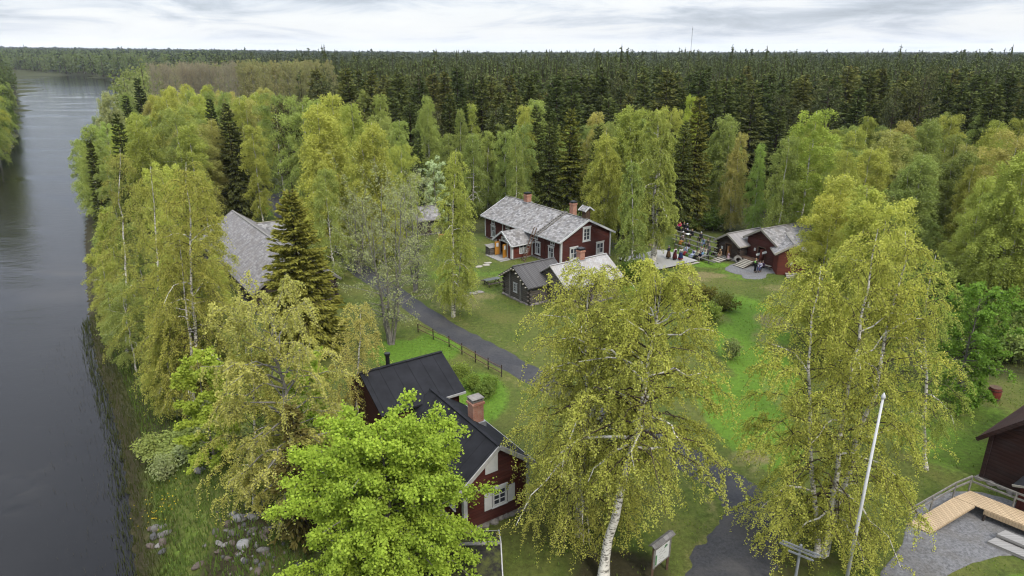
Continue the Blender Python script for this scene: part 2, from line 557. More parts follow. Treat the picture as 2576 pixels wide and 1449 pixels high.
    M['wood_brown'] = m_plain('brown_wood', (0.14, 0.085, 0.055), 0.85, 0.3, 5, 0.15)
    M['yellow_wood'] = m_plain('yellow_wood', (0.62, 0.36, 0.10), 0.7, 0.15, 5)
    M['metal'] = m_plain('grey_metal', (0.35, 0.35, 0.35), 0.45, 0.15, 5, 0.5)
    M['black'] = m_plain('black_metal', (0.015, 0.015, 0.016), 0.5, 0.2, 5)
    M['boulder'] = None
    k = NT('boulder_stone', 0.85, 0.2)
    n = k.noise(3.0, 6, 0.65); oc = k.objcol()
    k.color(k.mix(k.ramp(n, [(0.3, 0.0), (0.7, 1.0)]), k.mix(1.0, oc, (0.6,) * 3, 'MULTIPLY'), oc)); k.bump(n, 0.5, 0.05)
    M['boulder'] = k.m
    k = NT('cloth', 0.9, 0.1)
    oc = k.objcol(); n = k.noise(9, 3, 0.6)
    k.color(k.mix(n, k.mix(1.0, oc, (0.36,) * 3, 'MULTIPLY'), k.mix(1.0, oc, (0.5,) * 3, 'MULTIPLY'))); M['cloth'] = k.m
    M['skin'] = m_plain('skin', (0.48, 0.29, 0.21), 0.6, 0.06, 20)
    M['red_barrel'] = m_plain('red_barrel_paint', (0.20, 0.03, 0.018), 0.6, 0.25, 6)
    M['paper'] = m_plain('paper', (0.78, 0.77, 0.72), 0.8, 0.04, 8)
    M['green_print'] = m_plain('green_print', (0.10, 0.26, 0.10), 0.7, 0.2, 8)
    M['sign_grey'] = m_plain('sign_grey', (0.36, 0.37, 0.38), 0.75, 0.15, 10)
    # gravel, asphalt
    k = NT('road_gravel', 0.9, 0.2)
    a = k.noise(7, 6, 0.8); b = k.noise(0.45, 5, 0.65)
    c = k.mix(k.ramp(a, [(0.3, 0.0), (0.75, 1.0)]), (0.012, 0.012, 0.0125), (0.040, 0.039, 0.041))
    k.color(k.mix(k.math('MULTIPLY', k.ramp(b, [(0.45, 0.0), (0.7, 1.0)]), 0.5), c, (0.052, 0.047, 0.042))); k.bump(a, 0.5, 0.02)
    M['road'] = k.m
    k = NT('gravel', 0.9, 0.2)
    a = k.noise(6, 6, 0.8); b = k.noise(0.7, 5, 0.65)
    c = k.mix(k.ramp(a, [(0.3, 0.0), (0.75, 1.0)]), (0.030, 0.028, 0.028), (0.150, 0.146, 0.144))
    k.color(k.mix(k.math('MULTIPLY', k.ramp(b, [(0.45, 0.0), (0.7, 1.0)]), 0.45), c, (0.065, 0.055, 0.042))); k.bump(a, 0.5, 0.02)
    M['gravel'] = k.m
    # water
    k = NT('river_water', 0.06, 0.5)
    k.b.inputs['IOR'].default_value = 1.19
    k.color((0.0045, 0.0042, 0.0045))
    v = k.tc('Object')
    big = k.noise(0.035, 4, 0.6, v, 0.5, (0.6, 1.6, 1))
    a = k.noise(0.42, 4, 0.6, v, 0.5, (1.0, 2.2, 1)); b = k.noise(2.2, 4, 0.65, v, 0.3, (1.0, 2.0, 1))
    h = k.math('ADD', k.math('MULTIPLY', a, 0.9), k.math('MULTIPLY', b, 0.28))
    amp = k.ramp(big, [(0.40, 0.04), (0.50, 0.75), (0.72, 1.0)])
    k.bump(k.math('MULTIPLY', h, amp), 1.0, 0.08)
    k.L.new(k.ramp(big, [(0.4, 0.03), (0.62, 0.07)]), k.b.inputs['Roughness'])
    M['water'] = k.m
    # ground: kind masks carried by the terrain mesh, broken up by noise
    k = NT('ground', 0.95, 0.1)
    n0 = k.noise(0.25, 5, 0.6); n1 = k.noise(1.6, 5, 0.65); n2 = k.noise(9, 4, 0.7); n3 = k.noise(40, 2, 0.6)
    grass = k.mix(k.ramp(n1, [(0.3, 0.0), (0.7, 1.0)]), (0.038, 0.055, 0.012), (0.070, 0.086, 0.020))
    grass = k.mix(k.ramp(n0, [(0.38, 0.0), (0.66, 1.0)]), grass, (0.085, 0.085, 0.028))
    lush = k.mix(n1, (0.056, 0.108, 0.013), (0.088, 0.142, 0.020))
    dry = k.mix(n2, (0.10, 0.082, 0.042), (0.17, 0.14, 0.08))
    floor = k.mix(k.ramp(n1, [(0.3, 0.0), (0.7, 1.0)]), (0.022, 0.024, 0.010), (0.046, 0.046, 0.018))
    dirt = k.mix(n2, (0.017, 0.015, 0.009), (0.042, 0.034, 0.022))

    def edge(nm, lo=0.35, hi=0.65, w=0.5):
        a_ = k.attr(nm).outputs['Fac']
        s_ = k.math('ADD', a_, k.math('MULTIPLY', k.math('SUBTRACT', n1, 0.5), w))
        s_ = k.math('ADD', s_, k.math('MULTIPLY', k.math('SUBTRACT', n2, 0.5), w * 0.6))
        return k.ramp(s_, [(lo, 0.0), (hi, 1.0)])
    c = k.mix(edge('lush'), grass, lush)
    c = k.mix(edge('floor'), c, floor)
    c = k.mix(edge('dry', 0.35, 0.8, 0.9), c, dry)
    c = k.mix(edge('dirt', 0.3, 0.7, 0.8), c, dirt)
    c = k.mix(k.math('MULTIPLY', k.ramp(n3, [(0.3, 0.0), (0.7, 1.0)]), 0.35), c, k.mix(1.0, c, (0.5, 0.5, 0.45), 'MULTIPLY'))
    c = k.mix(1.0, c, (0.80, 0.83, 0.62), 'MULTIPLY')
    tuft = k.noise(3.2, 9, 0.85); worn = k.noise(0.9, 7, 0.75, dist=1.0)
    c = k.mix(1.0, c, k.ramp(tuft, [(0.30, 0.45), (0.5, 1.0), (0.72, 1.5)]), 'MULTIPLY')
    c = k.mix(k.math('MULTIPLY', k.ramp(worn, [(0.56, 0.0), (0.68, 1.0)]), 0.35), c, (0.075, 0.066, 0.026))
    k.color(c); k.bump(k.math('ADD', n2, k.math('MULTIPLY', n3, 0.5)), 0.6, 0.06)
    M['ground'] = k.m


make_materials()

# ------------------------------------------------------------------ setting: terrain, river, road, gravel
ROAD = [at(x, y) for x, y in [(1815, 1600), (1832, 1449), (1880, 1350), (1885, 1290), (1850, 1230), (1790, 1190), (1690, 1130), (1570, 1066), (1450, 1003), (1340, 945), (1230, 883), (1125, 825), (1020, 757), (930, 695), (850, 640), (775, 590), (720, 548), (690, 515), (690, 495), (735, 478)]]
ROAD_W = [2.6, 2.6, 2.2, 1.8, 1.7, 1.65, 1.6, 1.6, 1.6, 1.6, 1.6, 1.6, 1.6, 1.6, 1.6, 1.6, 1.6, 1.6, 1.5, 1.5]


def smooth_line(pts, vals=None, n=6):
    P, V = [], []
    for i in range(len(pts) - 1):
        p0 = pts[max(i - 1, 0)]; p1 = pts[i]; p2 = pts[i + 1]; p3 = pts[min(i + 2, len(pts) - 1)]
        for k in range(n):
            t = k / n
            P.append(tuple(0.5 * ((2 * b) + (-a + c) * t + (2 * a - 5 * b + 4 * c - d) * t * t + (-a + 3 * b - 3 * c + d) * t ** 3) for a, b, c, d in zip(p0, p1, p2, p3)))
            if vals: V.append(vals[i] * (1 - t) + vals[i + 1] * t)
    P.append(pts[-1])
    if vals: V.append(vals[-1])
    return P, V


ROAD_S, ROAD_WS = smooth_line(ROAD, ROAD_W)
YARD = [at(x, y) for x, y in [(2205, 1450), (2265, 1370), (2290, 1310), (2350, 1250), (2450, 1235), (2576, 1270), (2700, 1330), (2640, 1385), (2520, 1400), (2430, 1425), (2340, 1470), (2240, 1500)]]
STORE_GRAVEL = [at((2840 + x / 5.574) / 1.59, (880 + y / 5.574) / 1.59) for x, y in [(305, 1090), (430, 1000), (600, 955), (900, 900), (1250, 1010), (1480, 1130), (1460, 1190), (1290, 1190), (1230, 1290), (1000, 1318), (750, 1290), (690, 1215), (560, 1190), (420, 1150)]]


def ellipse_mask(px, py, lst):
    m = np.zeros_like(px)
    for x, y, rx, ry, w in lst:
        cx, cy = at(x, y)
        # ellipse given in photo pixels; turn the radii into ground metres
        ex = abs(at(x + rx, y)[0] - cx); ey = abs(at(x, y - ry)[1] - at(x, y + ry)[1]) / 2
        q = ((px - cx) / ex) ** 2 + ((py - cy) / ey) ** 2
        m = np.maximum(m, w * np.clip(1.35 - q * 0.7, 0, 1))
    return m


def graded(lo, hi, near_lo, near_hi, step, grow=1.12):
    a = list(np.arange(near_lo, near_hi + step * 0.5, step))
    s, v = step, near_hi
    while v < hi: s *= grow; v += s; a.append(v)
    s, v = step, near_lo
    while v > lo: s *= grow; v -= s; a.insert(0, v)
    return np.array(a)


def build_ground():
    xs = graded(-7000, 7000, -62, 62, 0.8); ys = graded(-400, 9000, 14, 130, 0.8)
    X, Y = np.meshgrid(xs, ys)
    px, py = X.ravel(), Y.ravel()
    z = ground_z(px, py)
    V = np.stack([px, py, z], 1)
    nx, ny = len(xs), len(ys)
    i = np.arange(nx * ny).reshape(ny, nx)
    F = np.stack([i[:-1, :-1], i[:-1, 1:], i[1:, 1:], i[1:, :-1]], -1).reshape(-1, 4)
    me = mesh_np('ground', V, F, [M['ground']], smooth=True)
    d = seg_dist(px, py, bank_line)
    lush = ellipse_mask(px, py, [(1880, 1050, 95, 110, 1), (1900, 900, 75, 90, 1), (1905, 800, 70, 60, .8), (1000, 885, 70, 28, 1), (1200, 1000, 70, 60, 1), (1100, 870, 60, 40, .9),
                                 (2380, 1120, 130, 80, .55), (2500, 1060, 110, 50, .5), (700, 520, 45, 20, .9), (1240, 840, 70, 40, .25), (1270, 690, 60, 12, .5), (1780, 665, 60, 9, .7), (1740, 635, 60, 12, .8),
                                 (1590, 730, 40, 14, .6), (2560, 1440, 60, 14, .6), (1850, 690, 60, 16, .5), (430, 1180, 60, 80, .4), (460, 1320, 60, 120, .4), (1150, 690, 80, 20, .5)])
    dry = ellipse_mask(px, py, [(1760, 692, 70, 8, .95), (1740, 705, 50, 8, .7), (1955, 725, 45, 10, .6), (1150, 765, 70, 18, .55), (1210, 745, 40, 10, .7), (1945, 810, 45, 25, .75), (1930, 860, 35, 35, .6), (1900, 1150, 45, 22, .9), (1960, 1000, 30, 60, .5),
                                (1100, 745, 50, 12, .5), (2400, 1040, 60, 10, .5), (2420, 1195, 18, 6, .8), (2370, 1110, 60, 6, .3), (535, 1170, 35, 50, .4), (880, 655, 20, 8, .6), (2250, 1420, 60, 30, .4), (1980, 1440, 60, 50, .35)])
    dirt = ellipse_mask(px, py, [(590, 1370, 75, 110, .9), (500, 1130, 22, 30, .6), (1960, 1400, 50, 80, .55), (1560, 1440, 120, 60, .8), (2080, 1420, 90, 30, .5), (720, 1400, 100, 90, .5), (395, 1310, 30, 60, .5)])
    rd = seg_dist(px, py, ROAD_S)
    dry = np.maximum(dry, np.clip(1.0 - np.abs(rd - 2.0) / 0.9, 0, 1) * 0.55)
    wet = np.clip(1.1 - d / 2.3, 0, 1)
    dirt = np.maximum(dirt, wet)
    vill = [at(x, y) for x, y in [(640, 560), (660, 480), (760, 470), (1060, 590), (1240, 590), (1560, 610), (1680, 590), (1800, 590), (2080, 620), (2040, 760), (2030, 900), (2300, 980), (2576, 960), (2900, 1000), (2900, 1600), (300, 1600), (300, 1200), (520, 1000), (560, 760)]]
    inv = inside(px, py, vill)
    vd = seg_dist(px, py, vill + [vill[0]])
    floor = np.where(inv, np.clip(0.35 - vd / 6, 0, 1), np.clip(0.35 + vd / 5, 0, 1))
    for nm, a in (('lush', lush), ('dry', dry), ('dirt', dirt), ('floor', floor)):
        at_ = me.attributes.new(nm, 'FLOAT', 'POINT'); at_.data.foreach_set('value', a.astype(np.float32))
    tag(link('ground', me), kind='structure')
    # river sheet
    wx = np.array([-900, -300, -60, 0, 320.]); wy = np.array([-60, 40, 150, 400, 1000.])
    X, Y = np.meshgrid(wx, wy)
    i = np.arange(25).reshape(5, 5)
    F = np.stack([i[:-1, :-1], i[:-1, 1:], i[1:, 1:], i[1:, :-1]], -1).reshape(-1, 4)
    me = mesh_np('river', np.stack([X.ravel(), Y.ravel(), np.full(25, WATER_Z)], 1), F, [M['water']])
    tag(link('river', me), kind='structure')


def strip(name, pts, w, mat, lift, ragged=0.22, seed=1):
    r = random.Random(seed)
    V, F = [], []
    nc = 5
    for i, p in enumerate(pts):
        a = Vector(pts[max(i - 1, 0)]); b = Vector(pts[min(i + 1, len(pts) - 1)])
        d = (b - a).normalized(); nrm = Vector((-d.y, d.x))
        for j in range(nc):
            t = (j / (nc - 1) * 2 - 1) * w[i]
            if j in (0, nc - 1): t *= 1 + r.uniform(-ragged, ragged)
            q = Vector(p) + nrm * t
            V.append((q.x, q.y, gz(q.x, q.y) + lift + 0.05 * (1 - abs(t / w[i]) ** 2) - (0.1 if j in (0, nc - 1) else 0)))
    for i in range(len(pts) - 1):
        for j in range(nc - 1):
            k = i * nc + j; F.append((k, k + nc, k + nc + 1, k + 1))
    return tag(link(name, mesh_np(name, V, F, [mat], smooth=True)), kind='structure')


def patch(name, poly, mat, lift, seed=1, ragged=0.25):
    """ground sheet with a wavering rim"""
    r = random.Random(seed)
    P, _ = smooth_line(poly + [poly[0]], None, 5)
    P = P[:-1]
    cx = sum(p[0] for p in P) / len(P); cy = sum(p[1] for p in P) / len(P)
    P.sort(key=lambda p: math.atan2(p[1] - cy, p[0] - cx))
    P = [(cx + (x - cx) * k, cy + (y - cy) * k) for (x, y), k in ((p, 1 + r.uniform(-ragged, ragged) * .12) for p in P)]
    V = [(cx, cy, gz(cx, cy) + lift)]
    rings = tuple(k / 14 for k in range(1, 14)) + (0.97, 1.0)
    for q in rings:
        for x, y in P:
            X, Y = cx + (x - cx) * q, cy + (y - cy) * q
            V.append((X, Y, gz(X, Y) + lift - (0.09 if q == 1.0 else 0)))
    n = len(P); T = [(0, 1 + j, 1 + (j + 1) % n) for j in range(n)]
    F = [(1 + k * n + j, 1 + (k + 1) * n + j, 1 + (k + 1) * n + (j + 1) % n, 1 + k * n + (j + 1) % n) for k in range(len(rings) - 1) for j in range(n)]
    return tag(link(name, mesh_np(name, V, F, [mat], tri=T)), kind='structure')


build_ground()
strip('road', ROAD_S, ROAD_WS, M['road'], 0.04)
patch('gravel_yard', YARD, M['gravel'], 0.05, 3)
patch('gravel_patch', STORE_GRAVEL, M['gravel'], 0.05, 4)


# ------------------------------------------------------------------ buildings
def wall_grid(mb, P, a0, a1, z0, z1, holes, t):
    """a wall slab with openings; P(a, z, depth) gives the local point"""
    A = sorted({a0, a1, *[h[0] for h in holes], *[h[1] for h in holes]})
    Z = sorted({z0, z1, *[h[2] for h in holes], *[h[3] for h in holes]})
    solid = {}
    for i in range(len(A) - 1):
        for j in range(len(Z) - 1):
            am, zm = (A[i] + A[i + 1]) / 2, (Z[j] + Z[j + 1]) / 2
            solid[i, j] = not any(h[0] < am < h[1] and h[2] < zm < h[3] for h in holes)
    for (i, j), s in solid.items():
        if not s: continue
        x0, x1, y0, y1 = A[i], A[i + 1], Z[j], Z[j + 1]
        mb.face([P(x0, y0, 0), P(x1, y0, 0), P(x1, y1, 0), P(x0, y1, 0)])
        mb.face([P(x0, y1, t), P(x1, y1, t), P(x1, y0, t), P(x0, y0, t)])
        for di, dj, q in ((-1, 0, ((x0, y0), (x0, y1))), (1, 0, ((x1, y1), (x1, y0))), (0, -1, ((x1, y0), (x0, y0))), (0, 1, ((x0, y1), (x1, y1)))):
            if not solid.get((i + di, j + dj), False):
                (ax, az), (bx, bz) = q
                mb.face([P(ax, az, 0), P(bx, bz, 0), P(bx, bz, t), P(ax, az, t)])


class House:
    """gabled timber building: local x along the ridge (0..L), y across (0..W)"""
    def __init__(s, name, label, cat, O, ang, L, Wd, he, hr, wall, roof, ov=0.4, ovg=0.35, z0=None, found=0.25, holes=None, group=None, roof_t=0.12, log_ends=0, barge=None, corner=None, barge_ends=(0, 1)):
        s.L, s.W, s.he, s.hr, s.ov, s.ovg = L, Wd, he, hr, ov, ovg
        s.z0 = gz(*O) if z0 is None else z0
        s.root = empty(name, (O[0], O[1], s.z0), math.radians(ang), label, cat, group)
        s.sl = (hr - he) / (Wd / 2)
        t = 0.16
        holes = holes or {}
        mb = MB()
        wall_grid(mb, lambda a, z, d: (a, d, z), 0, L, found, he, holes.get('y0', []), t)
        wall_grid(mb, lambda a, z, d: (L - a, Wd - d, z), 0, L, found, he, holes.get('y1', []), t)
        wall_grid(mb, lambda a, z, d: (d, Wd - a, z), 0, Wd, found, he, holes.get('x0', []), t)
        wall_grid(mb, lambda a, z, d: (L - d, a, z), 0, Wd, found, he, holes.get('x1', []), t)
        for x, v in ((0, t), (L, -t)):
            pl = [(x, 0, he), (x, Wd, he), (x, Wd / 2, hr - 0.03)]
            if v > 0: pl = pl[::-1]
            mb.prism(pl if v < 0 else pl, (v, 0, 0))
        if log_ends:
            n = int((he - found) / log_ends)
            for cx in (0, L):
                for cy in (0, Wd):
                    for k in range(n):
                        zz = found + log_ends * (k + 0.5)
                        if k % 2: mb.box(cx - 0.22 if cx == 0 else cx - 0.02, cx + 0.02 if cx == 0 else cx + 0.22, cy - 0.01 if cy == 0 else cy - 0.16, cy + 0.16 if cy == 0 else cy + 0.01, zz - log_ends * 0.42, zz + log_ends * 0.42)
                        else: mb.box(cx - 0.01 if cx == 0 else cx - 0.16, cx + 0.16 if cx == 0 else cx + 0.01, cy - 0.22 if cy == 0 else cy - 0.02, cy + 0.02 if cy == 0 else cy + 0.22, zz - log_ends * 0.42, zz + log_ends * 0.42)
        s.wall = mb.build('wall', M[wall], s.root)
        if found > 0:
            fb = MB(); r = random.Random(int(L * 100 + Wd * 7))
            fb.box(0.05, L - 0.05, 0.05, Wd - 0.05, -0.6, found - 0.004)
            a = 0
            while a < 2 * (L + Wd):
                w = r.uniform(0.3, 0.7); q = a + w / 2; h = r.uniform(0.6, 0.95) * found
                if q < L: c = (q, 0.02)
                elif q < L + Wd: c = (L - 0.02, q - L)
                elif q < 2 * L + Wd: c = (q - L - Wd, Wd - 0.02)
                else: c = (0.02, q - 2 * L - Wd)
                fb.ball((min(max(c[0], 0), L), min(max(c[1], 0), Wd), 0.03), (w * 0.52, w * 0.42 if False else 0.16 + w * 0.2, h), 7, 5)
                a += w
            fb.build('foundation', M['stone'], s.root)
        # roof: two slabs meeting at the ridge
        rb = MB()
        ez = he - s.sl * ov
        n = Vector((0, -s.sl, 1)).normalized()
        for sgn in (0, 1):
            y_e, y_r = (-ov, Wd / 2) if not sgn else (Wd + ov, Wd / 2)
            up = roof_t
            c = [(-ovg, y_e, ez), (L + ovg, y_e, ez), (L + ovg, y_r, hr), (-ovg, y_r, hr)]
            top = [(x, y, z + up) for x, y, z in c]
            if sgn: c = [c[1], c[0], c[3], c[2]]; top = [top[1], top[0], top[3], top[2]]
            rb.hexa(c + top)
        s.roof = rb.build('roof', M[roof], s.root)
        s.roof_t = roof_t
        cb = MB()
        cb.beam((-ovg - 0.01, Wd / 2, hr + roof_t + 0.02), (L + ovg + 0.01, Wd / 2, hr + roof_t + 0.02), 0.22, 0.05)
        cb.build('ridge_board', M[roof if barge is None or roof == 'felt' else 'wood_grey'], s.roof)
        if barge:
            for x in [(-ovg - 0.03, L + ovg + 0.03)[k] for k in barge_ends]:
                for y_e in (-ov, Wd + ov):
                    b = MB(); b.beam((x, y_e, ez + 0.03), (x, Wd / 2, hr + 0.05), 0.06, 0.24); b.build('bargeboard', M[barge], s.roof)
            for y_e in (-ov - 0.02, Wd + ov + 0.02):
                b = MB(); b.beam((-ovg, y_e, ez + 0.03), (L + ovg, y_e, ez + 0.03), 0.04, 0.16); b.build('eaves_board', M[barge], s.roof)
        if corner:
            for cx in (0, L):
                for cy in (0, Wd):
                    b = MB(); w = 0.2
                    sx = -0.03 if cx == 0 else 0.03; sy = -0.03 if cy == 0 else 0.03
                    b.box(cx + sx, cx + (w if cx == 0 else -w), cy + sy, cy, found, he - 0.02)
                    b.box(cx + sx, cx, cy + 0.002 * (1 if cy == 0 else -1), cy + (w if cy == 0 else -w), found, he - 0.02)
                    b.build('corner_board', M[corner], s.root)

    def frame_of(s, side):
        """origin and axes (along, out) of a wall"""
        return {'y0': ((0, 0), (1, 0), (0, -1)), 'y1': ((s.L, s.W), (-1, 0), (0, 1)), 'x0': ((0, s.W), (0, -1), (-1, 0)), 'x1': ((s.L, 0), (0, 1), (1, 0))}[side]

    def wbox(s, mb, side, a0, a1, z0, z1, d0, d1):
        (ox, oy), (ax, ay), (nx, ny) = s.frame_of(side)
        xs = sorted((ox + ax * a0 + nx * d0, ox + ax * a1 + nx * d1)); ys = sorted((oy + ay * a0 + ny * d0, oy + ay * a1 + ny * d1))
        if ax == 0: ys = sorted((oy + ay * a0, oy + ay * a1)); xs = sorted((ox + nx * d0, ox + nx * d1))
        else: xs = sorted((ox + ax * a0, ox + ax * a1)); ys = sorted((oy + ny * d0, oy + ny * d1))
        mb.box(xs[0], xs[1], ys[0], ys[1], z0, z1)

    def window(s, side, a, z, w, h, cols=2, rows=3, casing=0.12, mat='white', head=0.0, curtain=False, split=None):
        """casing, sashes and glazing bars proud of the wall; the pane behind them"""
        mb = MB(); c = casing
        s.wbox(mb, side, a - w / 2, a - w / 2 + c, z, z + h, 0.0, 0.06); s.wbox(mb, side, a + w / 2 - c, a + w / 2, z, z + h, 0.0, 0.06)
        s.wbox(mb, side, a - w / 2 + c, a + w / 2 - c, z, z + c, 0.0, 0.06); s.wbox(mb, side, a - w / 2 + c, a + w / 2 - c, z + h - c, z + h, 0.0, 0.06)
        s.wbox(mb, side, a - w / 2 - 0.06, a + w / 2 + 0.06, z + h, z + h + 0.07 + head, 0.0, 0.085)
        s.wbox(mb, side, a - w / 2 - 0.05, a + w / 2 + 0.05, z - 0.06, z, 0.0, 0.09)
        iw, ih = w - 2 * c, h - 2 * c
        bar = 0.045
        for i in range(1, cols):
            x = a - iw / 2 + iw * i / cols; k = 0.04 if (cols == 2) else 0.025
            s.wbox(mb, side, x - k, x + k, z + c, z + h - c, 0.02, 0.05)
        zs = [z + c + ih * j / rows for j in range(1, rows)] if split is None else [z + c + ih * split]
        for q in zs: s.wbox(mb, side, a - iw / 2, a + iw / 2, q - bar / 2, q + bar / 2, 0.021, 0.047)
        f = mb.build('window', M[mat], s.root)
        p = MB(); s.wbox(p, side, a - iw / 2 - 0.01, a + iw / 2 + 0.01, z + c - 0.01, z + h - c + 0.01, 0.004, 0.018); p.build('pane', M['glass'], f)
        if curtain:
            q = MB(); s.wbox(q, side, a - iw / 2 + 0.02, a - iw / 2 + iw * 0.33, z + c + 0.02, z + c + ih * 0.55, 0.0182, 0.0195); q.build('curtain', M['curtain'], f)
        return f

    def roof_z(s, y): return s.hr + s.roof_t - s.sl * abs(y - s.W / 2)

    def chimney(s, x, y, w, top, mat='brick', cap='black', w2=None):
        w2 = w2 or w
        mb = MB(); zb = s.roof_z(abs(y - s.W / 2) + s.W / 2 + w2 / 2) - 0.15
        mb.box(x - w / 2, x + w / 2, y - w2 / 2, y + w2 / 2, zb, top)
        mb.box(x - w / 2 - 0.06, x + w / 2 + 0.06, y - w2 / 2 - 0.06, y + w2 / 2 + 0.06, top - 0.22, top - 0.08)
        c = mb.build('chimney', M[mat], s.roof)
        k = MB(); k.box(x - w / 2 - 0.02, x + w / 2 + 0.02, y - w2 / 2 - 0.02, y + w2 / 2 + 0.02, top, top + 0.06)
        k.box(x - w / 2 - 0.05, x + w / 2 + 0.05, y - w2 / 2 - 0.05, y + w2 / 2 + 0.05, top + 0.16, top + 0.2)
        for sx in (-1, 1):
            for sy in (-1, 1):
                cx, cy = x + sx * (w / 2 - 0.05), y + sy * (w2 / 2 - 0.05); k.box(cx - .03, cx + .03, cy - .03, cy + .03, top + 0.06, top + 0.16)
        k.build('chimney_cap', M[cap], c)
        g = MB(); g.box(x - w / 2 - 0.12, x + w / 2 + 0.12, y - w2 / 2 - 0.1, y + w2 / 2 + 0.1, zb - 0.05, s.roof_z(y) + 0.0 + 0.03)
        g.build('flashing', M['metal'], c)
        return c


# main farmhouse: local x runs from the near gable to the far one, y0 faces the back, y1 the yard
house = House('farmhouse', 'long dark red farmhouse with grey shingle roof and white window frames', 'house', (12.55, 84.05), 125, 16.9, 8.1, 3.45, 5.4, 'red', 'shingle', 0.5, 0.3, z0=-0.15, found=0.35, barge='white', corner='white')


def farmhouse_details():
    h = house
    r = h.root
    # yard front (y1): a measured from the far-left corner
    for a in (2.1, 12.3, 15.0): h.window('y1', a, 0.62, 1.1, 1.6, 2, 3, 0.14, split=0.6, head=0.05, curtain=True)
    for a in (2.1, 5.6, 11.9, 15.3): h.window('y1', a, 2.52, 0.8, 0.45, 2, 1, 0.1)
    for a in (4.4,):
        b = MB(); h.wbox(b, 'y1', a - 0.09, a + 0.09, 0.36, 3.42, 0, 0.04); b.build('wall_board', M['white'], r)
    b = MB(); h.wbox(b, 'y1', 13.55, 13.75, 0.36, 3.42, 0, 0.07); b.build('wall_board', M['red'], r)
    # gable (x0)
    h.window('x0', 4.0, 2.75, 1.25, 1.75, 2, 3, 0.2, head=0.05)
    for a in (2.0, 6.3): h.window('x0', a, 0.75, 1.25, 1.5, 2, 2, 0.16, head=0.05, curtain=True)
    h.chimney(12.4, 4.05, 0.75, 6.6)
    h.chimney(4.1, 2.9, 0.66, 6.7)
    # smoke-vent cupola with its own little white-edged roof
    x, y = 0.6, 3.75
    b = MB(); b.box(x - .36, x + .36, y - .36, y + .36, 5.0, 6.55)
    cu = b.build('cupola', M['wood_brown'], h.roof)
    rb = MB()
    for s in (-1, 1):
        c = [(x - .62, y + s * .72, 6.45), (x + .62, y + s * .72, 6.45), (x + .62, y, 6.95), (x - .62, y, 6.95)]
        if s > 0: c = [c[1], c[0], c[3], c[2]]
        rb.hexa(c + [(p[0], p[1], p[2] + .06) for p in c])
    rb.build('cupola_roof', M['shingle'], cu)
    for sx in (-.65, .65):
        w = MB()
        for s in (-1, 1): w.beam((x + sx, y + s * .74, 6.46), (x + sx, y, 6.98), 0.06, 0.16)
        w.build('cupola_trim', M['white'], cu)
    # roof ladder from the eaves to the ridge
    lb = MB(); n = 14
    x0 = 4.0
    for s in (0, .5):
        lb.beam((x0 + s, h.W + .55, h.roof_z(h.W + .55) + .1), (x0 + s, h.W / 2 - .15, h.hr + .26), .09, .09)
    for k in range(n):
        y_ = h.W + .45 - (h.W / 2 + .5) * k / (n - 1); lb.beam((x0 - .06, y_, h.roof_z(max(y_, h.W / 2)) + .15), (x0 + .56, y_, h.roof_z(max(y_, h.W / 2)) + .15), .08, .05)
    lb.build('roof_ladder', M['wood_grey'], h.roof)
    # porch on the yard front, its gable facing out (+y local)
    pa, pw, pd = 7.45, 3.6, 3.3                    # centre (from near gable), width, depth
    W0 = h.W + 0.0
    pr = 3.45; pe = 2.2
    wb = MB()
    wall_grid(wb, lambda a, z, d: (pa + pw / 2 - a, W0 + pd - d, z), 0, pw, .3, pe, [(1.0, 2.5, .3, 2.1)], .12)
    wall_grid(wb, lambda a, z, d: (pa - pw / 2 + d, W0 + pd - a, z), 0, pd, .3, pe, [], .12)
    wall_grid(wb, lambda a, z, d: (pa + pw / 2 - d, W0 + a, z), 0, pd, .3, pe, [], .12)
    wb.prism([(pa - pw / 2, W0 + pd, pe), (pa, W0 + pd, pr - .04), (pa + pw / 2, W0 + pd, pe)], (0, -.12, 0))
    po = wb.build('porch', M['red_bright'], r)
    f = MB(); f.box(pa - pw / 2 + .02, pa + pw / 2 - .02, W0, W0 + pd - .02, -.3, .297); f.build('porch_floor', M['stone'], po)
    rb = MB(); ov = .35; sl = (pr - pe) / (pw / 2)
    for s in (-1, 1):
        c = [(pa + s * (pw / 2 + ov), W0 - .35, pe - sl * ov), (pa + s * (pw / 2 + ov), W0 + pd + .3, pe - sl * ov), (pa, W0 + pd + .3, pr), (pa, W0 - .35, pr)]
        if s < 0: c = [c[1], c[0], c[3], c[2]]
        rb.hexa(c + [(p[0], p[1], p[2] + .09) for p in c])
    rb.build('porch_roof', M['shingle'], po)
    t = MB()
    for s in (-1, 1):
        t.beam((pa + s * (pw / 2 + ov), W0 + pd + .33, pe - sl * ov + .03), (pa, W0 + pd + .33, pr + .04), .06, .22)
        t.beam((pa + s * (pw / 2 + ov + .02), W0 - .3, pe - sl * ov + .03), (pa + s * (pw / 2 + ov + .02), W0 + pd + .3, pe - sl * ov + .03), .04, .12)
        for yy in (W0 + .14, W0 + pd - .1):
            t.box(pa + s * pw / 2 - (.0 if s > 0 else .04), pa + s * pw / 2 + (.04 if s > 0 else .0), yy - .11, yy + .11, .3, pe - .05)
        t.box(pa + s * (pw / 2 - .13) - .14, pa + s * (pw / 2 - .13) + .14, W0 + pd, W0 + pd + .04, .3, pe - .05)
    t.build('porch_trim', M['white'], po)
    fr = MB()
    for xx in (pa - .85, pa + .85): fr.box(xx - .1, xx + .1, W0 + pd + .001, W0 + pd + .045, .3, 2.15)
    fr.box(pa - .95, pa + .95, W0 + pd + .002, W0 + pd + .05, 2.15, 2.27)
    fr.build('door_frame', M['white'], po)
    tw = MB()
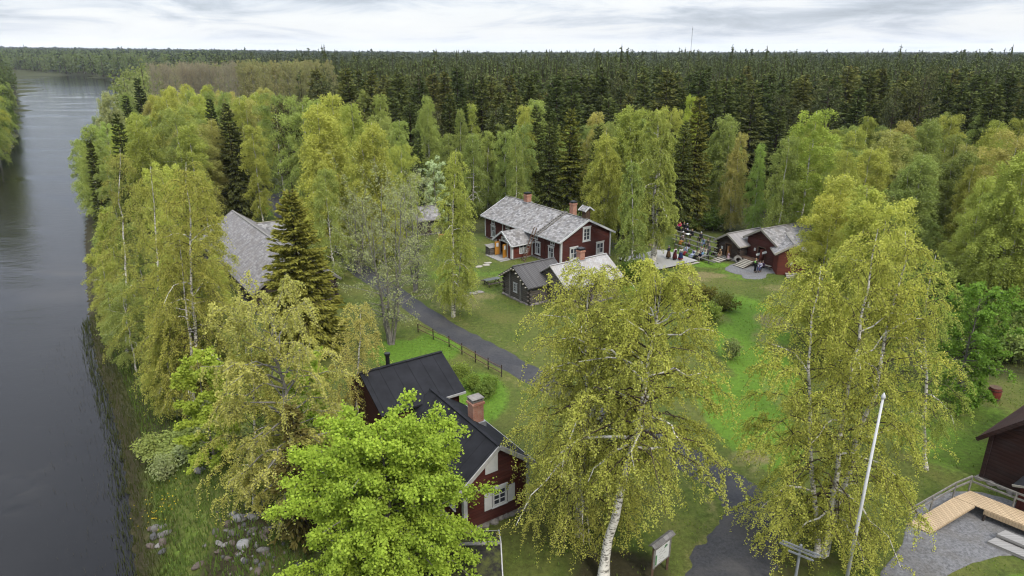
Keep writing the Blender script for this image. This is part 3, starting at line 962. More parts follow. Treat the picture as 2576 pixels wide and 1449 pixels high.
    tw.box(pa - .48, pa + .48, W0 + pd, W0 + pd + .05, 2.3, 2.36); tw.box(pa - .48, pa + .48, W0 + pd, W0 + pd + .05, 2.68, 2.76)
    for xx in (-.43, -.15, .15, .43): tw.box(pa + xx - .05, pa + xx + .05, W0 + pd, W0 + pd + .046, 2.36, 2.68)
    q = tw.build('window', M['white'], po)
    g = MB(); g.box(pa - .42, pa + .42, W0 + pd + .003, W0 + pd + .02, 2.35, 2.69); g.build('pane', M['glass'], q)
    # open double doors, folded out
    for s in (-1, 1):
        d = MB(); hx = pa + s * .76
        a = math.radians(78)
        ex, ey = hx + s * .72 * math.cos(a), W0 + pd + .05 + .72 * math.sin(a)
        d.beam((hx, W0 + pd + .07, 1.2), (ex, ey, 1.2), .05, 1.74)
        dd = d.build('door', M['orange'], po)
        k = MB(); mx, my = (hx + ex) / 2, (W0 + pd + .07 + ey) / 2
        for off in (-.036, .036):
            nx, ny = (ey - W0 - pd - .07), -(ex - hx); ln = math.hypot(nx, ny)
            cx, cy = mx + nx / ln * off, my + ny / ln * off
            k.beam((cx - (ex - hx) * .22, cy - (ey - W0 - pd - .07) * .22, 1.62), (cx + (ex - hx) * .22, cy + (ey - W0 - pd - .07) * .22, 1.62), .02, .5)
        k.build('door_pane', M['white'], dd)
    # side window of the porch, seen from the camera
    sw = MB(); X = pa - pw / 2; yc = W0 + 1.55
    for y0_, y1_, z0_, z1_ in ((-.62, -.48, .75, 2.1), (.48, .62, .75, 2.1), (-.48, .48, .75, .88), (-.48, .48, 1.97, 2.1), (-.05, .05, .88, 1.97), (-.48, .48, 1.48, 1.54)):
        sw.box(X - .06, X, yc + y0_, yc + y1_, z0_, z1_)
    q = sw.build('window', M['white'], po)
    g = MB(); g.box(X - .02, X - .003, yc - .5, yc + .5, .87, 1.98); g.build('pane', M['glass'], q)
    g = MB(); g.box(X - .028, X - .021, yc + .1, yc + .42, .9, 1.45); g.box(X - .028, X - .021, yc - .42, yc - .1, .9, 1.45); g.build('curtain', M['curtain'], q)
    # landing, steps and boardwalk in front of the porch
    dk = MB(); dk.box(pa - 1.4, pa + 1.7, W0 + pd + .06, W0 + pd + 1.7, .0, .28); dp = dk.build('landing', M['deck'], r)
    for k in range(3):
        st = MB(); st.box(pa - 1.4 - .32 * (k + 1), pa - 1.4 - .32 * k - .02, W0 + pd + .1, W0 + pd + 1.6, -.1, .20 - .08 * k); st.build('step', M['deck'], dp)


farmhouse_details()


def local_pt(h, x, y, z):
    return h.root.matrix_basis @ Vector((x, y, z))


def ladder():
    p = local_pt(house, 4.45, house.W + 2.4, 0); q = local_pt(house, 4.45, house.W + .62, 3.5)
    t = empty('ladder', (p.x, p.y, gz(p.x, p.y)), 0, 'tall wooden ladder leaning from the ground to the farmhouse eaves', 'ladder')
    d = local_pt(house, 8, 0, 0) - local_pt(house, 7, 0, 0)
    z = gz(p.x, p.y); q = q - Vector((p.x, p.y, z)); q.z = 3.85
    for s in (-.28, .28):
        b = MB(); b.tube([d * s, d * s * .9 + q * 1.06], .065, 6); b.build('rail', M['wood_brown'], t)
    for k in range(11):
        f = (k + .7) / 11.6
        b = MB(); b.tube([d * -.3 + q * f, d * .3 + q * f], .038, 5); b.build('rung', M['wood_grey'], t)


ladder()

# log cabin (dark) and its paler neighbour
def log_buildings():
    c = House('log_cabin', 'small dark grey log cabin with plank roof in front of the farmhouse', 'cabin', (1.75, 65.85), 35, 4.6, 4.6, 2.25, 3.65, 'log_grey', 'plank_roof', .45, .45, found=.2, log_ends=.22)
    c.window('x0', 2.2, .85, .62, .95, 2, 3, .09)
    for a in (1.25, 3.2):
        b = MB(); c.wbox(b, 'x0', a - .12, a + .12, .2, 2.9, 0, .12); b.build('wall_brace', M['wood_grey'], c.root)
    c.window('y0', 3.1, .8, .6, .9, 2, 3, .09)
    for sy in (-.45, c.W + .45):
        for k in range(5):
            pass
    rb = MB()
    for k in range(6):
        for s in (-1, 1):
            y = c.W / 2 + s * (c.W / 2 + .3) * (k + .5) / 6; z = c.hr - c.sl * abs(y - c.W / 2) - .08
            rb.tube([(-.62, y, z), (.1, y, z)], .07, 6)
    rb.build('purlin_ends', M['wood_pale'], c.roof)
    u = (math.cos(math.radians(35)), math.sin(math.radians(35)))
    v = (-u[1], u[0])
    O = (11.35 - 7.1 * u[0], 68.75 - 7.1 * u[1])
    d = House('log_house', 'weathered log house with silvery shingle roof beside the dark log cabin', 'house', O, 35, 7.1, 4.9, 2.5, 4.05, 'log_pale', 'shingle_white', .4, .35, found=.3, log_ends=.24)
    d.window('y0', 5.3, .9, .8, .95, 2, 2, .1); d.window('y0', 2.0, .9, .8, .95, 2, 2, .1)
    d.window('x1', 2.4, .9, .8, .95, 2, 3, .1)
    d.chimney(3.9, 2.6, .62, 5.15)


log_buildings()

# storehouses by the audience
def storehouses():
    s = House('log_storehouse', 'small brown log storehouse with pale plank roof and open dark door', 'storehouse', (28.05, 81.2), 31, 5.4, 3.4, 2.25, 3.25, 'log_brown', 'plank_roof_pale', .4, .4, found=.3, log_ends=.2, holes={'x0': [(1.35, 2.15, .35, 1.95)]}, barge='wood_pale')
    b = MB()
    for a in (1.28, 2.22): s.wbox(b, 'x0', a - .07, a + .07, .35, 1.95, 0, .05)
    s.wbox(b, 'x0', 1.2, 2.3, 1.95, 2.06, 0, .06); b.build('door_frame', M['wood_brown'], s.root)
    b = MB(); s.wbox(b, 'x0', 2.2, 2.25, .38, 1.93, .06, .75); b.build('door', M['door_wood'], s.root)
    r = House('red_storehouse', 'tall brown-red storehouse with shingle roof, open door and wooden steps', 'storehouse', (31.5, 78.3), 30, 7.2, 4.3, 3.2, 4.45, 'red_dark', 'shingle', .45, .45, found=0, log_ends=0, holes={'x0': [(1.75, 2.65, .75, 2.2)]}, barge='wood_pale', z0=0.0)
    b = MB(); r.wbox(b, 'x0', 0.02, r.W - .02, 2.35, 3.15, .0, .08); b.build('jetty_boards', M['red'], r.root)
    b = MB()
    for a in (1.66, 2.74): r.wbox(b, 'x0', a - .08, a + .08, .75, 2.2, 0, .06)
    r.wbox(b, 'x0', 1.58, 2.82, 2.2, 2.32, 0, .07); b.build('door_frame', M['wood_brown'], r.root)
    b = MB(); r.wbox(b, 'x0', 2.72, 2.77, .78, 2.18, .08, .9); b.build('door', M['red'], r.root)
    # landing and steps running out from the door
    st = empty('wooden_steps', local_pt(r, -.1, r.W - 1.5, 0), math.radians(30), 'flight of grey plank steps climbing to the tall red storehouse door', 'steps')
    b = MB(); b.box(-1.1, 0, -1.2, 1.9, .6, .7); b.box(-1.05, -.95, -1.1, -1.0, 0, .6); b.box(-1.05, -.95, 1.7, 1.8, 0, .6); b.build('landing', M['wood_brown'], st)
    for k in range(6):
        b = MB(); b.box(-1.12 - .3 * (k + 1), -1.12 - .3 * k + .02, -.75, .75, .56 - .1 * k, .61 - .1 * k); b.build('tread', M['wood_pale'], st)
    for y in (-.7, .7):
        b = MB(); b.beam((-1.1, y, .48), (-2.95, y, -.05), .05, .2); b.build('stringer', M['wood_dark'], st)
    s2 = empty('wooden_steps', local_pt(s, -.05, s.W - 1.75, 0), math.radians(31), 'short flight of plank steps at the small log storehouse door', 'steps')
    b = MB(); b.box(-.9, 0, -.9, 1.3, .3, .38); b.build('landing', M['wood_grey'], s2)
    for k in range(3):
        b = MB(); b.box(-.92 - .42 * (k + 1), -.92 - .42 * k, -.65, .65, .22 - .09 * k, .27 - .09 * k); b.build('tread', M['wood_pale'], s2)
    for y in (-.6, .6):
        b = MB(); b.beam((-.9, y, .2), (-2.1, y, -.05), .05, .16); b.build('stringer', M['wood_dark'], s2)
    t = House('red_shed', 'bright red shed half hidden by the birch beside the tall red storehouse', 'shed', (at(1951, 690.5)[0] + 3.15, at(1951, 690.5)[1] - .55), 80, 5, 3.2, 2.75, 3.7, 'red_bright', 'shingle', .45, .35, found=.0, barge='wood_pale', z0=0.0)
    # side: the gable facing the camera is x0
    b = MB(); t.wbox(b, 'x0', 2.0, 2.9, .2, 1.9, 0, .05); b.build('door', M['red'], t.root)
    s3 = empty('wooden_steps', local_pt(t, -.05, 1.0, 0), math.radians(80), 'pale plank steps before the bright red shed door', 'steps')
    for k in range(3):
        b = MB(); b.box(-.1 - .4 * (k + 1), -.1 - .4 * k, -.9, 1.2, .26 - .1 * k, .32 - .1 * k); b.build('tread', M['wood_pale'], s3)
    b = MB(); b.box(-1.2, -.05, -.85, -.78, 0, .1); b.box(-1.2, -.05, 1.05, 1.12, 0, .1); b.build('bearer', M['wood_dark'], s3)
    return s, r, t


store_log, store_red, store_small = storehouses()

# grey shingle barn by the river
def barn():
    u = (math.cos(math.radians(125)), math.sin(math.radians(125))); v = (-u[1], u[0])
    O = (-25.6 + .35 * u[0] - 8.7 * v[0], 63.2 + .35 * u[1] - 8.7 * v[1])
    b = House('barn', 'big old timber barn with silver-grey shingle roof beside the river', 'barn', O, 125, 23.8, 8.2, 2.55, 5.5, 'log_brown', 'shingle_pale', .5, .35, found=.3, log_ends=.22, barge='wood_grey', z0=-.1)
    # cross wing on the road side (y0)
    w = MB(); x0, x1, d = 18.7, 23.75, .8; pe, pr = 3.0, 4.1; xm = (x0 + x1) / 2
    w.box(x0, x1, -d, -.01, .2, pe); w.prism([(x0, -d, pe), (x1, -d, pe), (xm, -d, pr)], (0, d + 2, 0))
    wg = w.build('wing', M['log_brown'], b.root)
    rb = MB(); sl = (pr - pe) / (xm - x0); ov = .4
    for s in (-1, 1):
        xe = xm + s * (xm - x0 + ov)
        c = [(xe, -d - .35, pe - sl * ov), (xe, 3.2, pe - sl * ov), (xm, 3.2, pr), (xm, -d - .35, pr)]
        if s > 0: c = [c[1], c[0], c[3], c[2]]
        c = [(p[0], p[1], p[2]) for p in c]
        rb.hexa(c + [(p[0], p[1], p[2] + .1) for p in c])
    rb.build('wing_roof', M['shingle'], wg)
    t = MB()
    for s in (-1, 1): t.beam((xm + s * (xm - x0 + ov), -d - .38, pe - sl * ov + .04), (xm, -d - .38, pr + .05), .06, .22)
    t.beam((xm, -d - .35, pr + .13), (xm, 2.4, pr + .13), .2, .05)
    t.build('wing_bargeboard', M['wood_pale'], wg)
    q = MB(); b.wbox(q, 'x0', 2.2, 4.6, .3, 2.3, 0, .06); q.build('door', M['wood_brown'], b.root)
    return b


the_barn = barn()
House('outbuilding', 'small outbuilding with grey shingle roof half hidden between the grey alder and the birch', 'outbuilding', (-10.4 - 4.6 * math.cos(math.radians(28)), 95.3 - 4.6 * math.sin(math.radians(28))), 28, 4.6, 3.6, 2.3, 3.6, 'log_brown', 'shingle', .35, .3, found=.15, barge='wood_grey')

# black-roofed cottage with its side wing
def cottage():
    c = House('cottage', 'red cottage with black felt roof, white window shutters and brick chimney', 'cottage', (.95, 33.05), 124, 7.4, 4.25, 3.2, 4.85, 'red', 'felt', .35, .25, found=.25, barge='white_dull', corner='white', barge_ends=(0,))
    f = c.window('x0', 2.25, 1.05, .95, 1.12, 2, 3, .12, head=.08)
    for s in (-1, 1):
        b = MB(); a0 = 2.25 + s * .52; c.wbox(b, 'x0', min(a0, a0 + s * .48), max(a0, a0 + s * .48), 1.02, 2.1, .02, .07); b.build('shutter', M['white'], f)
    # pale hatch under the gable peak
    b = MB(); h = c
    b.prism([(-.04, 2.9, 3.32), (-.04, 2.1, 3.32), (-.04, 2.1, 4.5), (-.04, 2.28, 4.5), (-.04, 2.9, 4.05)], (.04, 0, 0)); b.build('gable_hatch', M['white'], c.root)
    b = MB(); c.wbox(b, 'x0', .1, 4.15, 2.55, 2.75, 0, .05); b.build('belt_board', M['red'], c.root)
    c.window('y1', 6.0, 1.0, .9, 1.15, 2, 3, .12); c.window('y1', 3.6, 1.0, .9, 1.15, 2, 3, .12)
    c.window('y0', 2.4, 1.0, .9, 1.15, 2, 3, .12)
    ch = c.chimney(3.9, 1.1, .62, 5.55, cap='stone', w2=.72)
    sm = MB()
    for k in range(9):
        pass
    # side wing: ridge at right angles
    u = (math.cos(math.radians(34)), math.sin(math.radians(34))); v = (-u[1], u[0])
    eU = (-2.96, 39.09)
    L, Wd, ov, ovg = 5.2, 5.54, .35, .3
    O = Vector((eU[0] - u[0] * (L + ovg) + v[0] * ov, eU[1] - u[1] * (L + ovg) + v[1] * ov))
    w = House('cottage_wing', None, None, (O.x, O.y), 34, L, Wd, 4.42, 5.8, 'red', 'felt', ov, ovg, found=.25, z0=0)
    fb = MB(); fb.beam((L - 1.5, -ov - .025, 4.27), (L + ovg, -ov - .025, 4.27), .04, .16); fb.build('eaves_board', M['white_dull'], w.roof)
    # hang the wing under the cottage as one of its parts
    keep = w.root.matrix_basis.copy()
    inv = c.root.matrix_basis.inverted()
    for old, new in (('wall', 'wing_wall'), ('roof', 'wing_roof'), ('foundation', 'wing_foundation')):
        for o in list(w.root.children):
            if o.name.split('.')[0] == old:
                o.name = new; o.parent = c.root; o.matrix_parent_inverse = Matrix.Identity(4); o.matrix_basis = inv @ keep
    p = MB(); p.tube([(L - 3.4, 3.2, 5.2), (L - 3.4, 3.2, 6.5)], .13, 10); p.tube([(L - 3.4, 3.2, 6.47), (L - 3.4, 3.2, 6.61)], .19, 10)
    pp = p.build('stove_pipe', M['black'], c.root); pp.matrix_basis = inv @ keep
    bpy.data.objects.remove(w.root)
    return c


cott = cottage()


# mossy little roof right at the bottom edge
def mossy_shed():
    O = (-4.75, 25.7)
    h = House('garden_shed', 'low shed with mossy black roof in front of the red cottage', 'shed', O, 4, 4.0, 3.4, 1.1, 1.85, 'wood_dark', 'moss_roof', .35, .3, found=.0, barge='white_dull')
    return h


mossy_shed()


# dark red barn cut by the right edge
def edge_barn():
    C = at(2462, 1205)
    d = (math.cos(math.radians(-55)), math.sin(math.radians(-55)))
    Wd = 7.0
    O = (C[0] + d[0] * Wd, C[1] + d[1] * Wd)
    b = House('red_barn', 'dark red log barn with steep gable beside the new wooden ramp', 'barn', O, 35, 9, Wd, 3.25, 6.9, 'red_black', 'red_black', .5, .4, found=.3, barge='red_black')
    q = MB(); b.wbox(q, 'x0', .0, .22, .3, 3.2, 0, .12); q.build('corner_board', M['red_black'], b.root)
    a = MB()                                                # upright-boarded entrance in front of the gable
    a.box(-2.2, -.02, 1.0, 4.35, .25, 2.0); a.prism([(-2.2, 1.0, 2.0), (-2.2, 4.35, 2.0), (-2.2, 2.67, 2.6)][::-1], (2.18, 0, 0))
    e = a.build('entrance', M['red_vertical'], b.root)
    r = MB()
    for s in (-1, 1):
        c = [(-2.5, 2.67 + s * 2.0, 1.92), (-.01, 2.67 + s * 2.0, 1.92), (-.01, 2.67, 2.63), (-2.5, 2.67, 2.63)]
        if s > 0: c = [c[1], c[0], c[3], c[2]]
        r.hexa(c + [(p[0], p[1], p[2] + .07) for p in c])
    r.build('entrance_roof', M['felt'], e)
    t = MB()
    for s in (-1, 1): t.beam((-2.53, 2.67 + s * 2.0, 1.96), (-2.53, 2.67, 2.68), .04, .12)
    t.build('entrance_trim', M['wood_pale'], e)
    return b


barn_edge = edge_barn()


# ------------------------------------------------------------------ yard objects
def ramp_and_decks():
    t = empty('wooden_ramp', (*at(2450, 1270), 0), 0, 'new pale pine access ramp with grey handrail beside the dark red barn', 'ramp')
    o = Vector((*at(2450, 1270), 0))
    A, B = Vector((*at(2284, 1318, .12), .12)), Vector((*at(2338, 1340, .12), .12))
    Cc, D = Vector((*at(2452, 1272, .7), .7)), Vector((*at(2398, 1227, .7), .7))
    D = A + (Cc - B) * 1.02; D.z = .7
    E1, F1 = Vector((*at(2532, 1283, .72), .72)), Vector((*at(2552, 1262, .72), .72))

    def slab(name, q, mat, th=.07):
        m = MB(); q = [p - o for p in q]; m.hexa([p - Vector((0, 0, th)) for p in q] + q)
        return m.build(name, mat, t)
    n = 22
    m = MB()
    for k in range(n):
        f0, f1 = (k + .06) / n, (k + .94) / n
        q = [A.lerp(D, f0) - o, B.lerp(Cc, f0) - o, B.lerp(Cc, f1) - o, A.lerp(D, f1) - o]
        m.hexa([p - Vector((0, 0, .045)) for p in q] + q)
    m.build('ramp_deck', M['deck_new'], t)
    m = MB()
    P0, P1 = D + (D - A).normalized() * 1.5, Cc + (D - A).normalized() * 1.5
    w = (Cc - D); out = (D - A).normalized(); out.z = 0
    side = Vector((w.x, w.y, 0)).normalized()
    P0 = Vector((D.x, D.y, .72)) + out * 1.45; P1 = P0 + side * 4.3; P2 = P1 - out * 1.45; P3 = Vector((D.x, D.y, .72))
    n = 28
    for k in range(n):
        f0, f1 = (k + .06) / n, (k + .94) / n
        q = [P3.lerp(P2, f0) - o, P3.lerp(P2, f1) - o, P0.lerp(P1, f1) - o, P0.lerp(P1, f0) - o]
        m.hexa([p - Vector((0, 0, .045)) for p in q] + q)
    m.build('landing_deck', M['deck_new'], t)
    m = MB()
    for p, q in ((A, D), (B, Cc)): m.beam(p - o - Vector((0, 0, .08)), q - o - Vector((0, 0, .08)), .05, .12)
    m.beam(P3 + side * 1.5 - o - Vector((0, 0, .19)), P2 - o - Vector((0, 0, .19)), .05, .28); m.beam(P0 - o - Vector((0, 0, .19)), P1 - o - Vector((0, 0, .19)), .05, .28)
    m.build('ramp_joist', M['deck_new'], t)
    m = MB()
    for p in (P3 + side * 1.6, P2, P0, P1): m.beam(p + (P0 - P3) * (.08 if p in (P3, P2) else -.08) - o - Vector((0, 0, p.z + .1)), p + (P0 - P3) * .0 - o - Vector((0, 0, .3)), .09, .09, up=(1, 0, 0))
    m.build('ramp_post', M['wood_dark'], t)
    hr = MB(); up = Vector((0, 0, 1)); ins = side * -.06
    for hgt in (.95, .62):
        hr.beam(A - o + ins + up * hgt, D - o + ins + up * hgt, .05, .11); hr.beam(P0 - o + out * .05 - out * 1.45 + out * 1.42 + up * hgt, P1 - o + up * hgt, .05, .11)
        hr.beam(D - o + ins + up * hgt, P0 - o + ins + up * hgt, .05, .11)
    for p, q in ((A, .0), (A.lerp(D, .5), 0), (D, 0), (P0, 0), (P0.lerp(P1, .5), 0), (P1, 0)):
        hr.beam(p - o + ins - up * .2, p - o + ins + up * .98, .07, .07, up=(1, 0, 0))
    hr.build('handrail', M['wood_grey'], t)
    # grey deck steps
    s = empty('deck_steps', (*at(2560, 1310), 0), 0, 'wide grey plank steps in front of the dark red barn entrance', 'steps')
    o2 = Vector((*at(2560, 1310), 0))
    a = P2 - out * 0.02
    for k, (ex, zt) in enumerate(((0.0, .62), (.75, .42), (1.5, .2))):
        b = MB()
        p0 = a - side * (1.35 + .0 * k) * (1 if k else 0.0) - out * (.0 + ex)
        q = [p0 - o2, p0 + side * 7 - o2, p0 + side * 7 - out * .74 - o2, p0 - out * .74 - o2]
        q = [Vector((p.x, p.y, zt)) for p in q][::-1]
        b.hexa([p - Vector((0, 0, .17)) for p in q] + q); b.build('tread', M['deck'], s)


ramp_and_decks()


def flagpole():
    Y = 26.2
    x, zt = height_at(2215, 1003, Y)
    xb, _ = height_at(2137, 1449, Y)
    t = empty('flagpole', ((x + xb) / 2, Y, 0), 0, 'tall white flagpole with a pointed knob on top', 'flagpole')
    b = MB(); b.tube([(0, 0, 0), (0, 0, 4), (0, 0, zt)], [.085, .08, .05], 12); b.build('pole', M['white'], t, True)
    k = MB(); k.lathe([(.05, zt), (.085, zt + .03), (.095, zt + .1), (.07, zt + .18), (.02, zt + .28), (0, zt + .3)], n=12); k.build('knob', M['white'], t, True)
    c = MB(); c.box(-.06, .06, -.13, -.07, 1.2, 1.32); c.tube([(-.1, -.1, 1.2), (.1, -.1, 1.32)], .015, 6); c.build('cleat', M['metal'], t)


flagpole()


def signpost():
    Y = 27.0
    x, zt = height_at(2015, 1372, Y)
    t = empty('signpost', (x, Y, gz(x, Y)), 0, 'grey wooden signpost with three pointed arms beside the road bend', 'signpost')
    b = MB(); b.tube([(0, 0, 0), (0, 0, zt)], .07, 8); b.ball((0, 0, zt), .08, 8, 5); b.build('post', M['sign_grey'], t)
    d = Vector((.8, -.6, 0)).normalized()
    for dz, a, c in ((-.08, -.85, .95), (-.25, -.95, .7), (-.5, -.5, .6)):
        m = MB(); off = Vector((d.y, -d.x, 0)) * .085
        p, q = d * a + off, d * c + off
        m.beam(p + Vector((0, 0, zt + dz)), q + Vector((0, 0, zt + dz)), .035, .1)
        tip = q + d * .09
        m.prism([p2 + Vector((0, 0, zt + dz)) - off.normalized() * .0175 for p2 in (q + Vector((0, 0, -.05)), tip, q + Vector((0, 0, .05)))], off.normalized() * .035)
        m.build('arm', M['sign_grey'], t)


signpost()


def info_board():
    R0 = Vector((*at(1677, 1432), 0)); d = Vector((.74, .673, 0))
    L0 = R0 - d * 1.28
    t = empty('information_board', (L0.x, L0.y, gz(L0.x, L0.y)), 0, 'wooden information board with little shingle roof and white map under the birch', 'information board')
    o = Vector((L0.x, L0.y, gz(L0.x, L0.y)))
    n = Vector((d.y, -d.x, 0))
    up = Vector((0, 0, 1))
    for p in (L0, R0):
        b = MB(); b.beam(p - o - up * .2, p - o + up * 2.2, .11, .11, up=(1, 0, 0)); b.build('post', M['wood_brown'], t)
    f = MB(); L, R = L0 - o, R0 - o
    for z in (.85, 1.9): f.beam(L + n * .01 + up * z, R + n * .01 + up * z, .07, .12)
    for p in (L, R): f.beam(p + n * .06 + up * .82, p + n * .06 + up * 1.94, .05, .1, up=(1, 0, 0))
    f.build('frame', M['wood_grey'], t)
    p = MB(); p.beam(L + d * .06 + n * .05 + up * 1.375, R - d * .06 + n * .05 + up * 1.375, .03, .94); pn = p.build('panel', M['paper'], t)
    g = MB(); a = L + n * .0675
    g.beam(a + d * .1 + up * 1.25, a + d * .22 + up * 1.25, .006, .6); g.prism([a + d * .78 + up * 1.62, a + d * 1.08 + up * 1.68, a + d * .98 + up * 1.8, a + d * .84 + up * 1.78], n * .004)
    g.build('map_print', M['green_print'], pn)
    g = MB(); r = random.Random(3)
    for k in range(9):
        u0 = r.uniform(.3, .85); z0 = 1.0 + .085 * k; g.beam(a + d * u0 + up * z0, a + d * (u0 + r.uniform(.1, .3)) + up * (z0 + r.uniform(-.04, .04)), .005, .012)
    g.build('map_lines', M['wood_grey'], pn)
    r_ = MB()
    for s in (-1, 1):
        e = n * s * .2
        q = [L - d * .2 + e + up * 2.14, R + d * .2 + e + up * 2.14, R + d * .2 + up * 2.25, L - d * .2 + up * 2.25]
        if s < 0: q = [q[1], q[0], q[3], q[2]]
        q = q if s > 0 else q
        r_.hexa(q + [x + up * .05 for x in q])
    r_.build('roof', M['shingle'], t)


info_board()


def barrel():
    x, y = at(2497, 1006)
    t = empty('red_barrel', (x, y, gz(x, y)), .3, 'red wooden barrel with two side handles alone on the right-hand lawn', 'barrel')
    b = MB(); b.lathe([(.38, 0), (.44, .25), (.46, .5), (.43, .78), (.39, 1.0), (.34, 1.0), (.36, .9)], n=18); b.build('staves', M['red_barrel'], t)
    h = MB()
    for z, r in ((.12, .425), (.82, .44)): h.lathe([(r, z - .03), (r + .012, z), (r, z + .03)], n=18)
    h.build('hoop', M['wood_dark'], t)
    l = MB(); l.lathe([(.37, .93), (.0, .95)], n=18); l.build('lid', M['red_barrel'], t); l = MB(); l.lathe([(.36, .99), (.4, 1.0), (.4, 1.03), (.36, 1.03)], n=18); l.build('rim', M['wood_brown'], t)
    for s in (-1, 1):
        k = MB(); k.tube([(s * .44, -.1, .5), (s * .66, -.1, .62), (s * .66, .1, .62), (s * .44, .1, .5)], .05, 6); k.build('handle', M['red_barrel'], t)


barrel()


def rail_fence(name, label, pts, hgt, rails, mat, post_mat, step, cat='fence', rr=.045, square=False, top=.12):
    P = [Vector((*p, gz(*p))) for p in pts]
    t = empty(name, P[0], 0, label, cat); o = P[0]
    for a, b in zip(P[:-1], P[1:]):
        n = max(1, round((b - a).length / step))
        for k in range(n + (1 if b is P[-1] else 0)):
            p = a.lerp(b, k / n); m = MB()
            m.beam(p - o - Vector((0, 0, .2)), p - o + Vector((0, 0, hgt + top)), rr * 2, rr * 2, up=(1, 0, 0)); m.build('post', post_mat, t)
        for z in rails:
            m = MB(); off = (b - a).normalized().cross(Vector((0, 0, 1))) * rr * 1.6
            p, q = a - o + off + Vector((0, 0, z)), b - o + off + Vector((0, 0, z))
            if square: m.beam(p, q, .03, .1)
            else: m.tube([p, p.lerp(q, .5) + Vector((0, 0, -.02)), q], rr * .8, 6)
            m.build('rail', mat, t)
    return t


rail_fence('rail_fence', 'brown wooden rail fence along the road behind the red cottage', [at(1052, 836), at(1130, 873), at(1196, 911), at(1262, 948)], .95, (.4, .88), M['wood_brown'], M['wood_dark'], 1.9)
rail_fence('white_fence', 'white slatted fence sloping down beside the road behind the barn', [at(672, 452), at(697, 465), at(716, 474)], 1.15, (.15, .36, .57, .78, 1.1), M['white_dull'], M['white_dull'], 2.4, square=True, rr=.06)
rail_fence('white_fence', 'white slatted fence behind the dark pine trunk', [at(664, 442), at(702, 437), at(716, 438)], 1.1, (.2, .42, .64, .86, 1.05), M['white_dull'], M['white_dull'], 3.2, square=True, rr=.06)
rail_fence('white_fence', 'short white fence end on the far side of the road bridge', [at(690, 424), at(704, 428)], 1.2, (.3, .6, .9, 1.1), M['white_dull'], M['white_dull'], 3.2, square=True, rr=.06)
rail_fence('rail_fence', 'grey rail fence behind the right gable of the farmhouse', [at(1541, 628), at(1580, 622)], .9, (.4, .85), M['wood_grey'], M['wood_grey'], 2.0)


def picnic_table():
    x, y = at(1238, 716)
    t = empty('picnic_table', (x, y, gz(x, y)), math.radians(32), 'dark grey-green picnic table beside the dark log cabin', 'picnic table')
    b = MB()
    for k in range(5): b.box(-.95, .95, -.38 + k * .155, -.24 + k * .155, .7, .745)
    b.build('tabletop', M['table_wood'], t)
    for s in (-1, 1):
        b = MB()
        for k in range(2): b.box(-.95, .95, s * .78 - .13 + k * .14, s * .78 + k * .14, .42, .46)
        b.build('seat', M['wood_dark'], t)
        for sy in (-1, 1):
            l = MB(); l.beam((s * .7, sy * .62, 0), (s * .7, sy * .22, .7), .05, .1); l.build('leg', M['wood_dark'], t)
    b = MB()
    for s in (-.7, .7): b.beam((s + .05, -.9, .38), (s + .05, .9, .38), .05, .09)
    b.build('crossbar', M['wood_dark'], t)


picnic_table()


def yellow_bar():
    x, y = at(1104, 606)
    zt = height_at(1102, 590, y)[1]
    t = empty('wooden_rack', (x, y, gz(x, y)), .0, 'yellow wooden bar on a post on the lawn below the small outbuilding', 'rack')
    b = MB(); b.box(-.1, .95, -.06, .06, zt - .1, zt + .03); b.build('crossbar', M['yellow_wood'], t)
    b = MB(); b.box(.0, .1, -.05, .05, 0, zt - .1); b.box(.8, .9, -.05, .05, 0, zt - .1); b.build('post', M['yellow_wood'], t)


yellow_bar()


def stage_and_benches():
    A, B, Cc = Vector((*at(1640, 681, .3), .3)), Vector((*at(1755, 655, .3), .3)), Vector((*at(1678, 631, .3), .3))
    t = empty('stage', (A.x, A.y, 0), 0, 'pale grey low wooden stage platform in front of the seated audience', 'stage'); o = Vector((A.x, A.y, 0))
    d = (B - A); c = Vector((-d.y, d.x, 0)).normalized() * 6.2
    b = MB(); q = [A - o, B - o, B - o + c, A - o + c]
    b.hexa([p - Vector((0, 0, .06)) for p in q] + q); b.build('stage_deck', M['stage'], t)
    f = MB(); dn = d.normalized(); cn = c.normalized()
    q = [A + dn * .25 + cn * .25 - o, B - dn * .25 + cn * .25 - o, B - dn * .25 + c - cn * .25 - o, A + dn * .25 + c - cn * .25 - o]
    for i in range(4): f.beam(q[i] - Vector((0, 0, .16)), q[(i + 1) % 4] - Vector((0, 0, .16)), .08, .18)
    for i in range(4):
        for k in (0.02, .5, .98): p = q[i].lerp(q[(i + 1) % 4], k); f.box(p.x - .07, p.x + .07, p.y - .07, p.y + .07, -.02, .1)
    f.build('stage_frame', M['wood_dark'], t)
    s = MB(); p = B - dn * 2.3 - cn * .42
    q = [p, p + dn * 2.3, p + dn * 2.3 + cn * .36, p + cn * .36]; q = [x - o for x in q]
    for x in q: x.z = .16
    s.hexa([x - Vector((0, 0, .05)) for x in q] + q); s.beam(q[0] + cn * .2 + dn * .1 - Vector((0, 0, .1)), q[0] + cn * .2 + dn * .2 - Vector((0, 0, .1)), .3, .1); s.beam(q[1] + cn * .2 - dn * .1 - Vector((0, 0, .1)), q[1] + cn * .2 - dn * .2 - Vector((0, 0, .1)), .3, .1)
    s.build('stage_step', M['wood_pale'], t)
    return c


BD = Vector((math.cos(math.radians(-60)), math.sin(math.radians(-60)), 0))    # along the rows
BN = Vector((-BD.y, BD.x, 0))                                                  # rows climb this way
B0 = Vector((*at(1752, 652), 0))
ROWS = [(k * .85, .42 + .3 * k) for k in range(6)]


